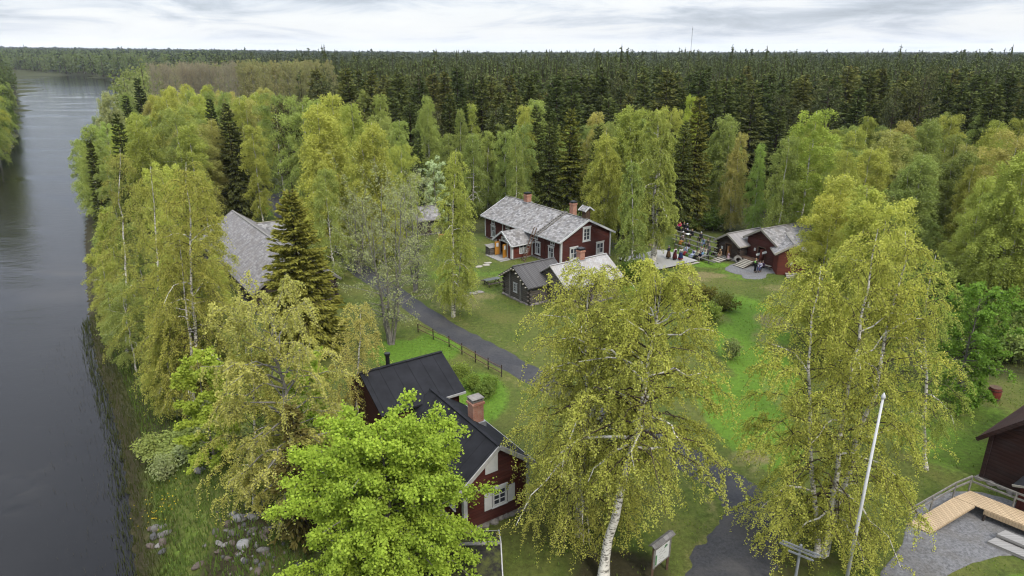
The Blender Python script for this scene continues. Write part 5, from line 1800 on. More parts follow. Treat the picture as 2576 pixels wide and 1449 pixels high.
def broadleaf(seed, H, R, nb=46, nt=12, nl=11, ls=0.1, z0=0.22, up=0.9, droop=0.75, hang=1.0, tr=0.16, stems=((0, 0, 1.0),), prof='birch', bark='bark_birch', twig='twig', lean=(0, 0), flat=0.0, ratio=0.6, limb=1.0, jit=0.10, start_t=0.25, spread=0.0, leafmat='leaf', twigs_visible=True, wob=0.02):
    """trunk with limbs (one mesh) and a crown of leaves hung along twigs (another)"""
    rng = np.random.RandomState(seed)
    solid, thin, leaves, rn = [], [], [], []
    for (sx, sy, sh) in stems:
        h = H * sh
        st = (sx * 0.12, sy * 0.12, 0)
        T = crooked(h, rng, (lean[0] + sx, lean[1] + sy), wob=wob, start=st, bow=0.5 if (sx or sy) else 0.25)
        zt = np.linspace(0, 1, len(T))
        rad = tr * sh * (1 - zt) ** 0.85 * 0.92 + 0.012
        rad[0] *= 1.35
        solid.append(tubes_np(T[None], rad[None], 8))
        n = max(6, int(nb * sh))
        t = z0 + (0.97 - z0) * (np.arange(n) + rng.rand(n)) / n
        c = (t - z0) / (1 - z0)
        if prof == 'birch': f = (1 - c) ** 0.62 * (0.42 + 0.58 * np.minimum(1, c / 0.22)) * 1.12
        elif prof == 'round': f = np.sqrt(np.maximum(0.02, 1 - ((c - 0.45) / 0.58) ** 2))
        elif prof == 'column': f = 0.75 * np.minimum(1, (1 - c) / 0.3) ** 0.6 * (0.7 + 0.3 * np.minimum(1, c / 0.15))
        else: f = np.sqrt(np.maximum(0.05, 1 - (c * 0.96) ** 2.2))
        L = R * f * (0.72 + 0.5 * rng.rand(n))
        az = np.arange(n) * 2.39996 + rng.rand(n) * 1.2
        e = (0.35 + 0.75 * c) * up + rng.normal(size=n) * 0.12
        hd = np.stack([np.cos(az), np.sin(az), np.zeros(n)], 1)
        if len(stems) > 1 and spread:
            o = np.array([sx, sy, 0]); ol = np.linalg.norm(o)
            if ol > 0: L *= 1 + spread * (hd @ (o / ol))
        base = interp(T, t)
        k = 6; s = np.linspace(0, 1, k)
        ln = L / np.maximum(0.35, np.cos(e) * 0.9)
        pts = base[:, None, :] + hd[:, None, :] * (L[:, None] * s[None])[..., None]
        pts[..., 2] += L[:, None] * (np.tan(np.clip(e, -0.3, 1.15))[:, None] * s[None] - droop * s[None] ** 2 * (0.6 + 0.8 * (1 - c))[:, None])
        pts[:, 1:, :] += rng.normal(size=(n, k - 1, 3)) * (L[:, None, None] * 0.035)
        rb = np.interp(t, zt, rad)[:, None] * 0.5 * limb * (1 - s[None] * 0.86)
        rb = np.minimum(rb, 0.09 * limb) + 0.004
        big = (rb[:, 0] > 0.035) & (rng.rand(n) < (0.2 if bark == 'bark_birch' else 0.6))
        if big.any(): solid.append(tubes_np(pts[big], rb[big], 5))
        if (~big).any(): thin.append(tubes_np(pts[~big], rb[~big] * 0.75, 3))
        # twigs
        ntw = np.maximum(2, (nt * (0.35 + 0.65 * L / R)).astype(int))
        bi = np.repeat(np.arange(n), ntw); m = len(bi)
        q = start_t + (1 - start_t) * rng.rand(m) ** 0.75
        x = q * (k - 1); i0 = np.minimum(x.astype(int), k - 2); fr = (x - i0)[:, None]
        s0 = pts[bi, i0] * (1 - fr) + pts[bi, i0 + 1] * fr
        side = rng.normal(size=(m, 3)); side[:, 2] *= 0.5
        d = hd[bi] * 0.55 + side * 0.75; d /= np.linalg.norm(d, axis=1, keepdims=True)
        ll = (0.35 + 0.75 * rng.rand(m)) * hang * (0.6 + 0.4 * R / 3)
        u = np.linspace(0, 1, 4)
        tw = s0[:, None, :] + d[:, None, :] * (ll[:, None] * (u - 0.35 * u ** 2)[None])[..., None]
        tw[..., 2] += (-ll * (0.3 + 0.9 * rng.rand(m)) * (0.6 if hang < 0.6 else 1.0) + (0 if hang > 0.6 else ll * 0.4))[:, None] * (u ** 1.7)[None]
        if twigs_visible: thin.append(tubes_np(tw, np.repeat(np.array([[0.011, 0.009, 0.007, 0.005]]) * (1.0 + 0.6 * (ls > 0.1)), m, 0), 3))
        if nl:
            li = np.repeat(np.arange(m), nl)
            w = rng.rand(len(li)) ** 0.85
            x = w * 3; i0 = np.minimum(x.astype(int), 2); fr = (x - i0)[:, None]
            cpt = tw[li, i0] * (1 - fr) + tw[li, i0 + 1] * fr + rng.normal(size=(len(li), 3)) * jit
            leaves.append(leaf_quads(cpt, ls * (0.7 + 0.6 * rng.rand(len(li))), rng, ratio=ratio, flat=flat))
            br = rng.rand(n)[bi][li]
            rn.append(np.clip(0.5 * br + 0.5 * rng.rand(len(li)) + 0.0, 0, 1))
    sv, sf = join(solid); mi = np.zeros(len(sf), int)
    if thin:
        tv, tf = join(thin); mi = np.concatenate([mi, np.ones(len(tf), int)]); sv, sf = join([(sv, sf), (tv, tf)])
    trunk = mesh_np('trunk', sv, sf, [M[bark], M[twig]], mi, smooth=True)
    crown = None
    if leaves:
        lv, lf = join(leaves); crown = mesh_np('crown', lv, lf, [M[leafmat]], attr=np.concatenate(rn))
    return trunk, crown


def spruce(seed, H, R, wh=34, nbr=8, dens=26, ls=0.2, z0=0.04, bark='bark_brown', dead=False, ragged=0.35, power=0.85):
    """whorled conifer: drooping boughs with hanging sprays of needles"""
    rng = np.random.RandomState(seed)
    T = crooked(H, rng, wob=0.004, k=10)
    zt = np.linspace(0, 1, 10); rad = (0.012 * H) * (1 - zt) ** 0.9 + 0.012
    n = wh * nbr
    t = z0 + (0.985 - z0) * (np.repeat(np.arange(wh), nbr) + rng.rand(n) * 0.55) / wh
    c = (t - z0) / (1 - z0)
    L = R * (1 - c) ** power * (1 - ragged / 2 + ragged * rng.rand(n)) * np.minimum(1, 0.72 + c * 2) + 0.06
    az = rng.rand(n) * 6.283
    hd = np.stack([np.cos(az), np.sin(az), np.zeros(n)], 1)
    base = interp(T, t)
    k = 5; s = np.linspace(0, 1, k)
    rise = 0.5 * c - 0.05 + rng.normal(size=n) * 0.06
    pts = base[:, None, :] + hd[:, None, :] * (L[:, None] * s[None])[..., None]
    pts[..., 2] += L[:, None] * (rise[:, None] * s[None] - 0.75 * (1 - 0.6 * c)[:, None] * s[None] ** 1.6 + 0.32 * s[None] ** 3)
    rb = (0.008 + 0.010 * L)[:, None] * (1 - 0.8 * s[None])
    trunk_parts = [tubes_np(T[None], rad[None], 7), tubes_np(pts, rb, 3)]
    sv, sf = join(trunk_parts)
    mi = np.zeros(len(sf), int); mi[len(trunk_parts[0][1]):] = 1
    trunk = mesh_np('trunk', sv, sf, [M[bark], M['twig_pale' if dead else 'twig']], mi, smooth=True)
    ns = np.maximum(3, (dens * L / R).astype(int))
    bi = np.repeat(np.arange(n), ns); m = len(bi)
    q = 0.12 + 0.9 * rng.rand(m) ** 0.8
    q = np.minimum(q, 1.0)
    x = q * (k - 1); i0 = np.minimum(x.astype(int), k - 2); fr = (x - i0)[:, None]
    s0 = pts[bi, i0] * (1 - fr) + pts[bi, i0 + 1] * fr
    tang = pts[bi, i0 + 1] - pts[bi, i0]; tang /= np.linalg.norm(tang, axis=1, keepdims=True) + 1e-9
    lat = np.cross(tang, np.array([0, 0, 1.0])) * np.where(rng.rand(m) < 0.5, -1, 1)[:, None]
    wd = (0.30 * L[bi] * (1.08 - q)) * rng.rand(m)
    d = tang * (0.55 + 0.5 * rng.rand(m))[:, None] + lat * (0.75 * rng.rand(m))[:, None] + np.array([0, 0, -1.0]) * (0.05 + 0.55 * rng.rand(m))[:, None] + rng.normal(size=(m, 3)) * 0.12
    size = ls * (0.7 + 0.7 * rng.rand(m))
    ctr = s0 + lat * wd[:, None] + d / np.linalg.norm(d, axis=1, keepdims=True) * size[:, None] * 0.6
    V, F = leaf_quads(ctr, size, rng, along=d, ratio=0.36)
    # young shoots at the bough ends are paler
    rn = np.clip(0.15 + 0.30 * rng.rand(m) + 0.35 * rng.rand(n)[bi] + 0.35 * (q - 0.6), 0, 1)
    crown = mesh_np('crown', V, F, [M['needle']], attr=rn)
    return trunk, crown


def pine(seed, H, R, n=34, ls=0.2, dens=60):
    rng = np.random.RandomState(seed)
    T = crooked(H, rng, wob=0.012, k=10); zt = np.linspace(0, 1, 10); rad = 0.011 * H * (1 - zt * 0.85)
    t = 0.42 + 0.56 * (np.arange(n) + rng.rand(n)) / n; c = (t - 0.42) / 0.58
    L = R * np.sqrt(np.maximum(0.05, 1 - ((c - 0.4) / 0.68) ** 2)) * (0.6 + 0.5 * rng.rand(n))
    az = np.arange(n) * 2.4 + rng.rand(n); hd = np.stack([np.cos(az), np.sin(az), np.zeros(n)], 1)
    base = interp(T, t); s = np.linspace(0, 1, 5)
    pts = base[:, None, :] + hd[:, None, :] * (L[:, None] * s[None])[..., None]; pts[..., 2] += L[:, None] * 0.35 * s[None] ** 1.5
    sv, sf = join([tubes_np(T[None], rad[None], 7), tubes_np(pts, np.repeat((0.05 * (1 - 0.8 * s))[None], n, 0), 4)])
    trunk = mesh_np('trunk', sv, sf, [M['bark_brown']], smooth=True)
    bi = np.repeat(np.arange(n), dens); m = len(bi); q = 0.35 + 0.65 * rng.rand(m); x = q * 4; i0 = np.minimum(x.astype(int), 3); fr = (x - i0)[:, None]
    c0 = pts[bi, i0] * (1 - fr) + pts[bi, i0 + 1] * fr + rng.normal(size=(m, 3)) * 0.28
    d = hd[bi] * 0.5 + np.array([0, 0, 0.6]) + rng.normal(size=(m, 3)) * 0.6
    V, F = leaf_quads(c0, ls * (0.7 + 0.6 * rng.rand(m)), rng, along=d, ratio=0.4)
    return trunk, mesh_np('crown', V, F, [M['needle']], attr=rng.rand(m))


def shrub_mesh(seed, H, R, n=1500, ls=0.09, flat=0.0):
    """low bush: many thin stems fanning from the ground, leaves along them"""
    rng = np.random.RandomState(seed)
    k = 40
    az = rng.rand(k) * 6.283; tilt = np.sqrt(rng.rand(k))
    e = np.stack([np.cos(az) * tilt * R, np.sin(az) * tilt * R, H * (0.62 + 0.38 * rng.rand(k)) * np.sqrt(1 - 0.62 * tilt ** 2)], 1)
    s = np.linspace(0, 1, 5)
    P = e[:, None, :] * np.stack([s ** 1.4, s ** 1.4, s ** 0.8], 1)[None]
    sv, sf = tubes_np(P, np.repeat((0.018 * (1 - 0.8 * s))[None], k, 0), 4)
    stem = mesh_np('stems', sv, sf, [M['twig']], smooth=True)
    bi = rng.randint(0, k, n); q = 0.25 + 0.75 * rng.rand(n) ** 0.7
    x = q * 4; i0 = np.minimum(x.astype(int), 3); fr = (x - i0)[:, None]
    c = P[bi, i0] * (1 - fr) + P[bi, i0 + 1] * fr + rng.normal(size=(n, 3)) * (0.10 * R + 0.04)
    c[:, 2] = np.maximum(c[:, 2], 0.03)
    V, F = leaf_quads(c, ls * (0.7 + 0.6 * rng.rand(n)), rng, flat=flat)
    return stem, mesh_np('crown', V, F, [M['leaf']], attr=np.clip(0.5 * rng.rand(k)[bi] + 0.5 * rng.rand(n), 0, 1))


def plant(name, meshes, x, y, rz, scale, color, label, cat, group=None, z=None, tilt=None):
    t = empty(name, (x, y, (gz(x, y) if z is None else z) - 0.03), rz, label, cat, group)
    t.scale = (scale,) * 3 if isinstance(scale, (int, float)) else scale
    if tilt: t.rotation_euler = (tilt[0], tilt[1], rz)
    a, b = meshes
    link('trunk' if a.name.startswith('trunk') else 'stems', a, t)
    if b is not None: link('crown', b, t, color=color)
    return t


# leaf tints (albedo)
OLIVE = (0.185, 0.195, 0.050); YOLIVE = (0.225, 0.225, 0.056); GREEN = (0.135, 0.156, 0.050); BGREEN = (0.160, 0.188, 0.058); DGREEN = (0.070, 0.098, 0.026)
GGREY = (0.165, 0.180, 0.090); TAN = (0.205, 0.190, 0.066); LIME = (0.175, 0.228, 0.034); LIMEY = (0.200, 0.230, 0.042)
SPR = (0.052, 0.064, 0.020); SPRG = (0.100, 0.100, 0.022); SPRD = (0.034, 0.046, 0.017); PALE = (0.26, 0.30, 0.19)
TR = random.Random(77)


def base_top(xb, yb, xt, yt):
    X, Y = at(xb, yb)
    z = gz(X, Y)
    X, Y = at(xb, yb, z)
    Xt, Zt = height_at(xt, yt, Y)
    return X, Y, z, Xt - X, Zt - z


def hero_birch(xb, yb, xt, yt, R, tint, label, seed, lean_y=0.0, name='birch_tree', **kw):
    X, Y, z, lx, H = base_top(xb, yb, xt, yt)
    a = dict(nb=62, nt=20, nl=62, ls=0.043, jit=.06, start_t=.36, flat=.3, ratio=.7, tr=0.17, lean=(lx, lean_y), hang=1.25)
    a.update(kw); a['hang'] *= 1.25
    return plant(name, broadleaf(seed, H, R, **a), X, Y, 0, 1.0, tint, label, kw.get('cat', 'tree'), z=z)


def foreground_trees():
    # the two big birches between cottage and road
    hero_birch(1456, 1345, 1470, 668, 4.2, (0.225, 0.220, 0.056), 'big olive-yellow birch with upright trunk between the red cottage and the leaning birch', 1, nb=84, nt=17, nl=62, tr=.2, z0=.16, stems=((0, 0, 1), (.9, .5, .8)), hang=1.5, spread=.3)
    hero_birch(1512, 1462, 1622, 700, 4.3, (0.225, 0.225, 0.054), 'big spreading birch with thick white leaning trunk in front of the road', 2, nb=92, nt=17, nl=62, tr=.27, z0=.42, hang=1.0, limb=1.25, droop=.55, stems=((.9, .3, 1),))
    # right-hand cluster with three pale stems
    hero_birch(2068, 1398, 2205, 572, 3.6, (0.225, 0.225, 0.054), 'tall yellow-olive birch cluster with three white stems behind the flagpole', 3, nb=62, nt=16, nl=62, tr=.17, z0=.10, hang=1.35, stems=((0, 0, 1), (-1.9, .2, .9), (1.5, .9, .98)), spread=.3)
    hero_birch(2330, 1180, 2352, 640, 2.5, (0.165, 0.190, 0.048), 'greener birch crown right behind the three-stemmed cluster', 4, nb=50, nt=12, nl=62, tr=.12)
    # old gnarled tree left of the maple
    hero_birch(742, 1292, 690, 778, 3.3, (0.235, 0.222, 0.07), 'old tree with crooked grey trunk and sparse yellow-olive leaves left of the maple', 5, nb=66, nt=16, nl=50, ls=.055, tr=.2, bark='bark_grey', twig='twig_pale', limb=1.3, wob=.05, z0=.14, droop=.6, prof='round', hang=1.1)
    hero_birch(640, 1270, 628, 850, 2.7, (0.225, 0.215, 0.06), 'slim yellow-leaved birch with thin pale stem above the stony slope', 6, nb=46, nt=12, nl=62, tr=.1, z0=.14)
    hero_birch(893, 1110, 905, 770, 2.1, (0.235, 0.208, 0.07), 'slender weeping birch with straight pale stem behind the maple', 7, nb=40, nt=11, nl=62, tr=.1, z0=.15, hang=1.3, prof='column')
    # left bank
    hero_birch(494, 1040, 470, 408, 3.3, (0.205, 0.195, 0.05), 'tall olive-yellow birch with long white trunk on the riverbank', 8, nb=64, nt=15, nl=62, tr=.17, z0=.2, hang=1.4, stems=((0, 0, 1), (-1.3, .3, .72)), spread=.2)
    hero_birch(428, 985, 372, 418, 3.1, (0.190, 0.190, 0.05), 'olive birch left of the long white trunk on the riverbank', 9, nb=54, nt=13, nl=62, tr=.13, z0=.12)
    hero_birch(322, 905, 300, 372, 2.8, (0.175, 0.170, 0.05), 'brown-olive birch leaning over the river edge', 10, nb=54, nt=13, nl=62, tr=.12, z0=.08)
    hero_birch(1140, 797, 1146, 372, 1.85, (0.215, 0.230, 0.060), 'narrow yellow-green birch with twin white stems on the lawn left of the farmhouse', 11, nb=66, nt=13, nl=62, tr=.13, z0=.14, stems=((0, 0, 1), (.7, .2, .72)), hang=1.3, prof='birch')
    hero_birch(1641, 662, 1652, 268, 3.0, (0.190, 0.205, 0.058), 'tall birch with thick white forked trunk between the farmhouse and the stage', 12, nb=60, nt=14, nl=62, ls=.065, tr=.26, z0=.2, limb=1.3, stems=((0, 0, 1), (.8, -.4, .85)))
    hero_birch(1590, 690, 1585, 398, 1.7, (0.150, 0.178, 0.054), 'low-hanging green birch at the right gable of the farmhouse', 13, nb=50, nt=12, nl=62, ls=.065, tr=.12, z0=.05)
    # maples
    X, Y = at(985, 1495)
    plant('maple_tree', broadleaf(21, 8.9, 3.2, nb=92, nt=18, nl=38, ls=.07, z0=.12, up=.7, droop=.25, hang=.55, tr=.17, prof='dome', bark='bark_grey', twig='twig', flat=.3, ratio=.75, jit=.13, limb=1.1, stems=((0, 0, 1), (-1.1, .6, .88), (1.0, .4, .85)), spread=.3), X, Y, .4, 1, LIME, 'big bright lime-green maple in front of the red cottage', 'tree')
    X, Y, z, lx, H = base_top(800, 1180, 795, 902)
    plant('maple_tree', broadleaf(22, H, 1.5, nb=36, nt=13, nl=34, ls=.085, z0=.2, up=.8, droop=.3, hang=.5, tr=.08, prof='dome', bark='bark_grey', flat=.4, ratio=.75), X, Y, 0, 1, LIME, 'small lime-green maple between the crooked grey trunk and the weeping birch', 'tree', z=z)
    X, Y, z, lx, H = base_top(545, 1185, 560, 905)
    plant('maple_tree', broadleaf(23, H, 1.9, nb=42, nt=14, nl=34, ls=.085, z0=.08, up=.8, droop=.35, hang=.55, tr=.08, prof='dome', bark='bark_grey', flat=.4, ratio=.75), X, Y, 0, 1, (0.180, 0.215, 0.036), 'yellow-lime young maple at the top of the grassy riverbank', 'tree', z=z)
    # spruces
    X, Y, z, lx, H = base_top(772, 880, 776, 474)
    plant('spruce_tree', spruce(31, H, 3.9, wh=46, nbr=12, dens=120, ls=.16, z0=.02, power=.72), X, Y, 0, 1, (0.150, 0.146, 0.032), 'large golden-olive spruce standing alone in front of the barn', 'tree', z=z)
    X, Y, z, lx, H = base_top(770, 1350, 770, 1010)
    plant('spruce_tree', spruce(32, H, 1.7, wh=24, nbr=9, dens=50, ls=.15, z0=.03), X, Y, 0, 1, (0.078, 0.066, 0.022), 'small brownish spruce hidden between the old tree and the maple', 'tree', z=z)
    # grey alders, hardly leafed out
    for i, (xb, yb, xt, yt, R, lab) in enumerate(((984, 866, 985, 455, 3.3, 'many-stemmed grey-green alder with sparse leaves above the rail fence'), (905, 690, 903, 505, 1.9, 'small grey alder with bare stems by the road bend'), (1045, 735, 1048, 440, 2.4, 'pale grey alder behind the many-stemmed alder'))):
        X, Y, z, lx, H = base_top(xb, yb, xt, yt)
        st = ((0, 0, 1), (-1.6, .4, .9), (1.5, -.3, .92), (.6, 1.2, .85), (-.7, -1.1, .8)) if i == 0 else ((0, 0, 1), (-.9, .4, .85), (.9, -.2, .9))
        plant('alder_tree', broadleaf(40 + i, H, R * .8, nb=34, nt=11, nl=5, ls=.075, z0=.14, up=1.0, droop=.25, hang=.7, tr=.12, prof='round', bark='bark_grey', twig='twig_pale', stems=st, spread=.3, jit=.12), X, Y, 0, 1, (0.175,0.185,0.095), lab, 'tree', z=z)
    X, Y, z, lx, H = base_top(1098, 560, 1098, 408)
    plant('bird_cherry', broadleaf(45, H, 1.9, nb=40, nt=12, nl=20, ls=.12, z0=.1, tr=.09, prof='round', hang=.6, bark='bark_grey'), X, Y, 0, 1, PALE, 'whitish flowering bird cherry behind the twin-stemmed birch', 'tree', z=z)
    X, Y, z, lx, H = base_top(2398, 1022, 2400, 742)
    plant('rowan_tree', broadleaf(46, H, 2.75, nb=70, nt=16, nl=22, ls=.1, z0=.06, tr=.12, prof='round', hang=.6, bark='bark_grey', up=.7, droop=.35), X, Y, 0, 1, (0.085, 0.140, 0.026), 'dense round green rowan beside the lawn of the red barrel', 'tree', z=z)


foreground_trees()


# ------------------------------------------------------------------ trees of the middle distance: shared shapes, one thing each
MB_ = [broadleaf(100 + i, 15.0, r, nb=54, nt=15, nl=40, ls=.074, tr=.13, flat=.3, ratio=.7, z0=z0, hang=1.3, twigs_visible=False, prof=p, stems=st, jit=.14) for i, (r, z0, p, st) in enumerate((
    (3.0, .14, 'birch', ((0, 0, 1),)), (3.2, .16, 'birch', ((0, 0, 1), (.9, .5, .85))), (2.6, .12, 'column', ((0, 0, 1),)), (3.0, .2, 'round', ((0, 0, 1),)), (2.8, .16, 'birch', ((0, 0, 1), (-.8, .6, .9), (.9, .1, .8))), (2.4, .1, 'birch', ((0, 0, 1),))))]
MS_ = [spruce(120 + i, 18.0, r, wh=32, nbr=9, dens=44, ls=.24, z0=.05, ragged=g, power=.66) for i, (r, g) in enumerate(((2.7, .35), (2.3, .45), (3.1, .35), (2.0, .5)))]
MPINE = [pine(131, 18, 2.4), pine(132, 18, 2.8)]
MBARE = [broadleaf(140 + i, 21.0, 1.9, nb=52, nt=13, nl=6, ls=.09, tr=.14, z0=.3, up=1.15, droop=.05, hang=.8, prof='column', bark='bark_grey', twig='twig_pale') for i in range(2)]
MBUD = [broadleaf(150 + i, 21.0, 2.1, nb=46, nt=12, nl=11, ls=.11, tr=.14, z0=.26, up=1.1, droop=.1, hang=.8, prof='column', bark='bark_grey', twig='twig_pale', twigs_visible=True) for i in range(2)]
MSHRUB = [shrub_mesh(160 + i, 1.5, 1.1, 1700, .085) for i in range(3)]


def vary(c, a=0.12):
    k = 1 + TR.uniform(-a, a); w = 1 + TR.uniform(-a, a) * .6
    return (c[0] * k * w, c[1] * k, c[2] * k)


def put(kind, x, y, h, tint, label, group=None, wide=1.0, z=None, name=None, shape=None):
    protos, h0, nm = {'B': (MB_, 15.0, 'birch_tree'), 'S': (MS_, 18.0, 'spruce_tree'), 'P': (MPINE, 18.0, 'pine_tree'), 'A': (MBARE, 21.0, 'bare_aspen'), 'Y': (MBUD, 21.0, 'budding_aspen'), 'H': (MSHRUB, 1.5, 'shrub')}[kind]
    ms = protos[TR.randrange(len(protos)) if shape is None else shape % len(protos)]
    s = h / h0
    return plant(name or nm, ms, x, y, TR.uniform(0, 6.28), (s * wide, s * wide, s), vary(tint, .1), label, 'shrub' if kind == 'H' else 'tree', group, z=z)


def from_top(xt, yt, h):
    """stand point of a tree of height h whose tip shows at xt, yt"""
    X, Y = at(xt, yt, h)
    z = gz(X, Y)
    X, Y = at(xt, yt, h + z)
    return X, Y


def midground_trees():
    # kind, tip x, tip y, height (or base y as 'b'), tint, width factor, label
    T = [
        ('B', 400, 288, 15, GREEN, .9, 'green birch right of the dark riverside spruce'), ('B', 445, 305, 13, BGREEN, .9, 'fresh green birch in front of the yellow-olive riverside birches'),
        ('B', 520, 214, 17, OLIVE, 1.0, 'olive birch rising above the riverside wood left of the spired spruce'), ('B', 472, 224, 17, OLIVE, .9, 'olive birch at the upper left of the riverside wood'),
        ('B', 560, 232, 17, GREEN, .9, 'green birch behind the narrow spired spruce'), ('B', 640, 236, 17, OLIVE, 1.0, 'olive birch above the barn roof'),
        ('B', 690, 250, 17, GREEN, .9, 'green birch left of the dark pine'), ('B', 610, 262, 15, GREEN, .9, 'darker green birch close beside the big dark spruce'),
        ('B', 265, 228, 18, GGREY, .8, 'grey-green wispy birch leaning towards the river bend'), ('B', 238, 290, 12, GGREY, .8, 'low grey-green birch at the river edge under the dark spruce'),
        ('S', 344, 193, 19, SPRD, 1.1, 'dark pointed spruce on the left riverside'), ('S', 314, 238, 16, SPRD, .95, 'smaller dark spruce left of the pointed riverside spruce'),
        ('B', 350, 322, 12, TAN, .9, 'tan-olive birch below the dark riverside spruces'), ('B', 268, 420, 10, GREEN, .9, 'green willow-like birch hanging over the water'), ('B', 262, 520, 10, OLIVE, .9, 'olive birch at the waterline above the reeds'),
        ('B', 402, 430, 13, YOLIVE, .9, 'yellow-olive birch among the riverside birches'), ('B', 505, 430, 14, OLIVE, .9, 'olive birch close to the barn roof'), ('B', 330, 560, 11, GREEN, 1., 'green birch low on the riverbank'), ('B', 250, 640, 8, OLIVE, 1., 'short olive birch at the waterline'), ('B', 535, 640, 8, YOLIVE, .8, 'yellow-olive young birch against the barn wall'),
        ('B', 300, 720, 8, GREEN, 1.1, 'short green birch above the dark sedge'), ('B', 420, 640, 11, OLIVE, 1., 'olive birch in the middle of the riverbank wood'), ('B', 560, 790, 7, GREEN, 1.2, 'low green tree left of the crooked grey trunk'), ('B', 610, 820, 6.5, BGREEN, 1.1, 'low fresh-green tree under the barn corner'), ('B', 400, 800, 8, OLIVE, 1.1, 'short olive tree beside the long white trunk'), ('B', 520, 700, 8, GREEN, 1.1, 'green tree between the long white trunk and the barn'),
        ('B', 870, 203, 18, GREEN, 1., 'green birch at the top of the row left of the farmhouse'), ('B', 800, 258, 19, YOLIVE, 1.0, 'yellow-olive birch second from the pine'), ('B', 838, 238, 19, YOLIVE, 1., 'tall pale yellow-green birch in the row behind the road'), ('B', 762, 262, 18, BGREEN, 1.05, 'broad green birch next to the dark pine'),
        ('B', 884, 262, 18, OLIVE, .95, 'olive birch with white stem in the middle of the roadside row'), ('B', 958, 238, 18, BGREEN, .9, 'fresh green birch above the grey alder'), ('B', 932, 306, 17, YOLIVE, 1., 'golden-olive birch in front of the fresh green one'), ('B', 1002, 300, 16, BGREEN, .9, 'green birch right of the golden-olive one'), ('B', 1010, 378, 13, OLIVE, .8, 'low olive birch left of the flowering bird cherry'), ('B', 912, 226, 18, GREEN, .9, 'green birch rising at the back of the roadside row'),
        ('B', 815, 420, 13, BGREEN, .9, 'green young birch in front of the roadside row'), ('B', 760, 360, 13, BGREEN, .95, 'bright green birch just right of the dark pine trunk'),
        ('P', 712, 262, 18, (0.055, 0.055, 0.026), .8, 'dark pine with bare trunk above the white fences'),
        ('S', 1112, 214, 18, SPR, 1., 'dark spruce left of the farmhouse behind the bird cherry'), ('S', 1240, 284, 15, SPR, .95, 'dark spruce directly behind the left farmhouse gable'), ('S', 1438, 268, 17, SPRG, 1.05, 'broad olive spruce behind the farmhouse ridge'), ('S', 1392, 272, 16, SPR, .85, 'dark spruce left of the broad olive spruce'), ('S', 1762, 238, 19, (0.080,0.084,0.020), 1.05, 'large olive-tipped spruce behind the audience'), ('S', 1285, 228, 18, SPR, .9, 'dark spruce peeping behind the birches over the farmhouse'),
        ('B', 1075, 243, 18, BGREEN, .65, 'narrow bright green birch left of the dark spruce'), ('B', 1182, 262, 16, OLIVE, .9, 'olive birch with white trunk right of the dark spruce'), ('B', 1158, 275, 16, GREEN, .7, 'thin green birch beside the white-trunked olive birch'), ('B', 1298, 335, 14, BGREEN, .8, 'bright green birch behind the left farmhouse chimney'), ('B', 1345, 252, 17, BGREEN, 1.1, 'tall green birch above the middle of the farmhouse roof'), ('B', 1320, 262, 17, YOLIVE, .8, 'yellow-green birch beside the tall green one over the roof'),
        ('B', 1502, 283, 16, TAN, .9, 'tan-olive birch behind the right farmhouse chimney'), ('B', 1525, 332, 15, OLIVE, .9, 'olive birch with thin white stem right of the cupola'), ('B', 1585, 262, 18, OLIVE, 1., 'olive birch left of the thick white forked trunk'), ('B', 1618, 300, 16, GREEN, .9, 'green birch just behind the thick white forked trunk'), ('B', 1690, 285, 16, OLIVE, .85, 'olive birch between the forked trunk and the large spruce'), ('B', 1742, 242, 18, LIMEY, .6, 'bright yellow-green birch peeking out behind the large spruce'), ('B', 1832, 285, 16, GREEN, 1., 'grey-green birch right of the large spruce'), ('B', 1865, 335, 14, TAN, .7, 'tan birch behind the grey-green one'),
        ('B', 1918, 362, 13, (0.15,0.205,0.055), .7, 'small bright green birch with white stem behind the storehouses'), ('B', 1985, 345, 15, GREEN, .9, 'green birch behind the tall red storehouse'), ('B', 2058, 278, 18, (0.175,0.205,0.046), 1.15, 'tall yellow-green birch over the red storehouse'), ('B', 2012, 330, 15, OLIVE, .9, 'olive birch left of the tall yellow-green one'), ('B', 2150, 318, 15, GREEN, 1.1, 'round green birch at the forest edge right of the tall yellow-green one'), ('B', 2130, 380, 14, OLIVE, 1., 'olive birch below the round green birch'), ('B', 2245, 322, 16, TAN, 1.1, 'tan-olive birch at the forest edge'),
        ('B', 2128, 442, 15, YOLIVE, 1.05, 'broad golden-olive birch covering the right end of the storehouse'), ('B', 2095, 505, 13, YOLIVE, .9, 'golden-olive birch with pale stems by the bright red shed'), ('B', 2180, 470, 15, OLIVE, 1.1, 'olive birch right of the broad golden-olive birch'), ('B', 2230, 520, 14, YOLIVE, 1., 'yellow-olive birch above the three-stemmed cluster'),
    ]
    for k, xt, yt, h, tint, w, lab in T:
        X, Y = from_top(xt, yt, h)
        put(k, X, Y, h, tint, lab, wide=w)
    X, Y, z, lx, H = base_top(606, 548, 592, 254); plant('spruce_tree', spruce(33, H, 3.9, wh=38, nbr=10, dens=70, ls=.22, z0=.03), X, Y, 0, 1, (0.054,0.060,0.022), 'big dark spruce with long drooping boughs behind the barn roof', 'tree', z=z)
    X, Y, z, lx, H = base_top(566, 530, 562, 242); put('S', X, Y, H, SPRD, 'narrow dark spired spruce left of the big drooping spruce', wide=.75, shape=1)
    # grove to the right, two tints of the same birches
    r = random.Random(4)
    spots = []
    for row in range(9):
        Y = 56 + row * 6.6
        X = 30 + .26 * Y if row < 2 else 25 + .19 * Y
        while X < .80 * Y + 9:
            x, y = X + r.uniform(-1.6, 1.6), Y + r.uniform(-2, 2)
            X += r.uniform(4.2, 6.0)
            if 25 < x < 42 and y < 93: continue            # storehouses and their yard
            if x < 46 and y < 68: continue
            spots.append((x, y))
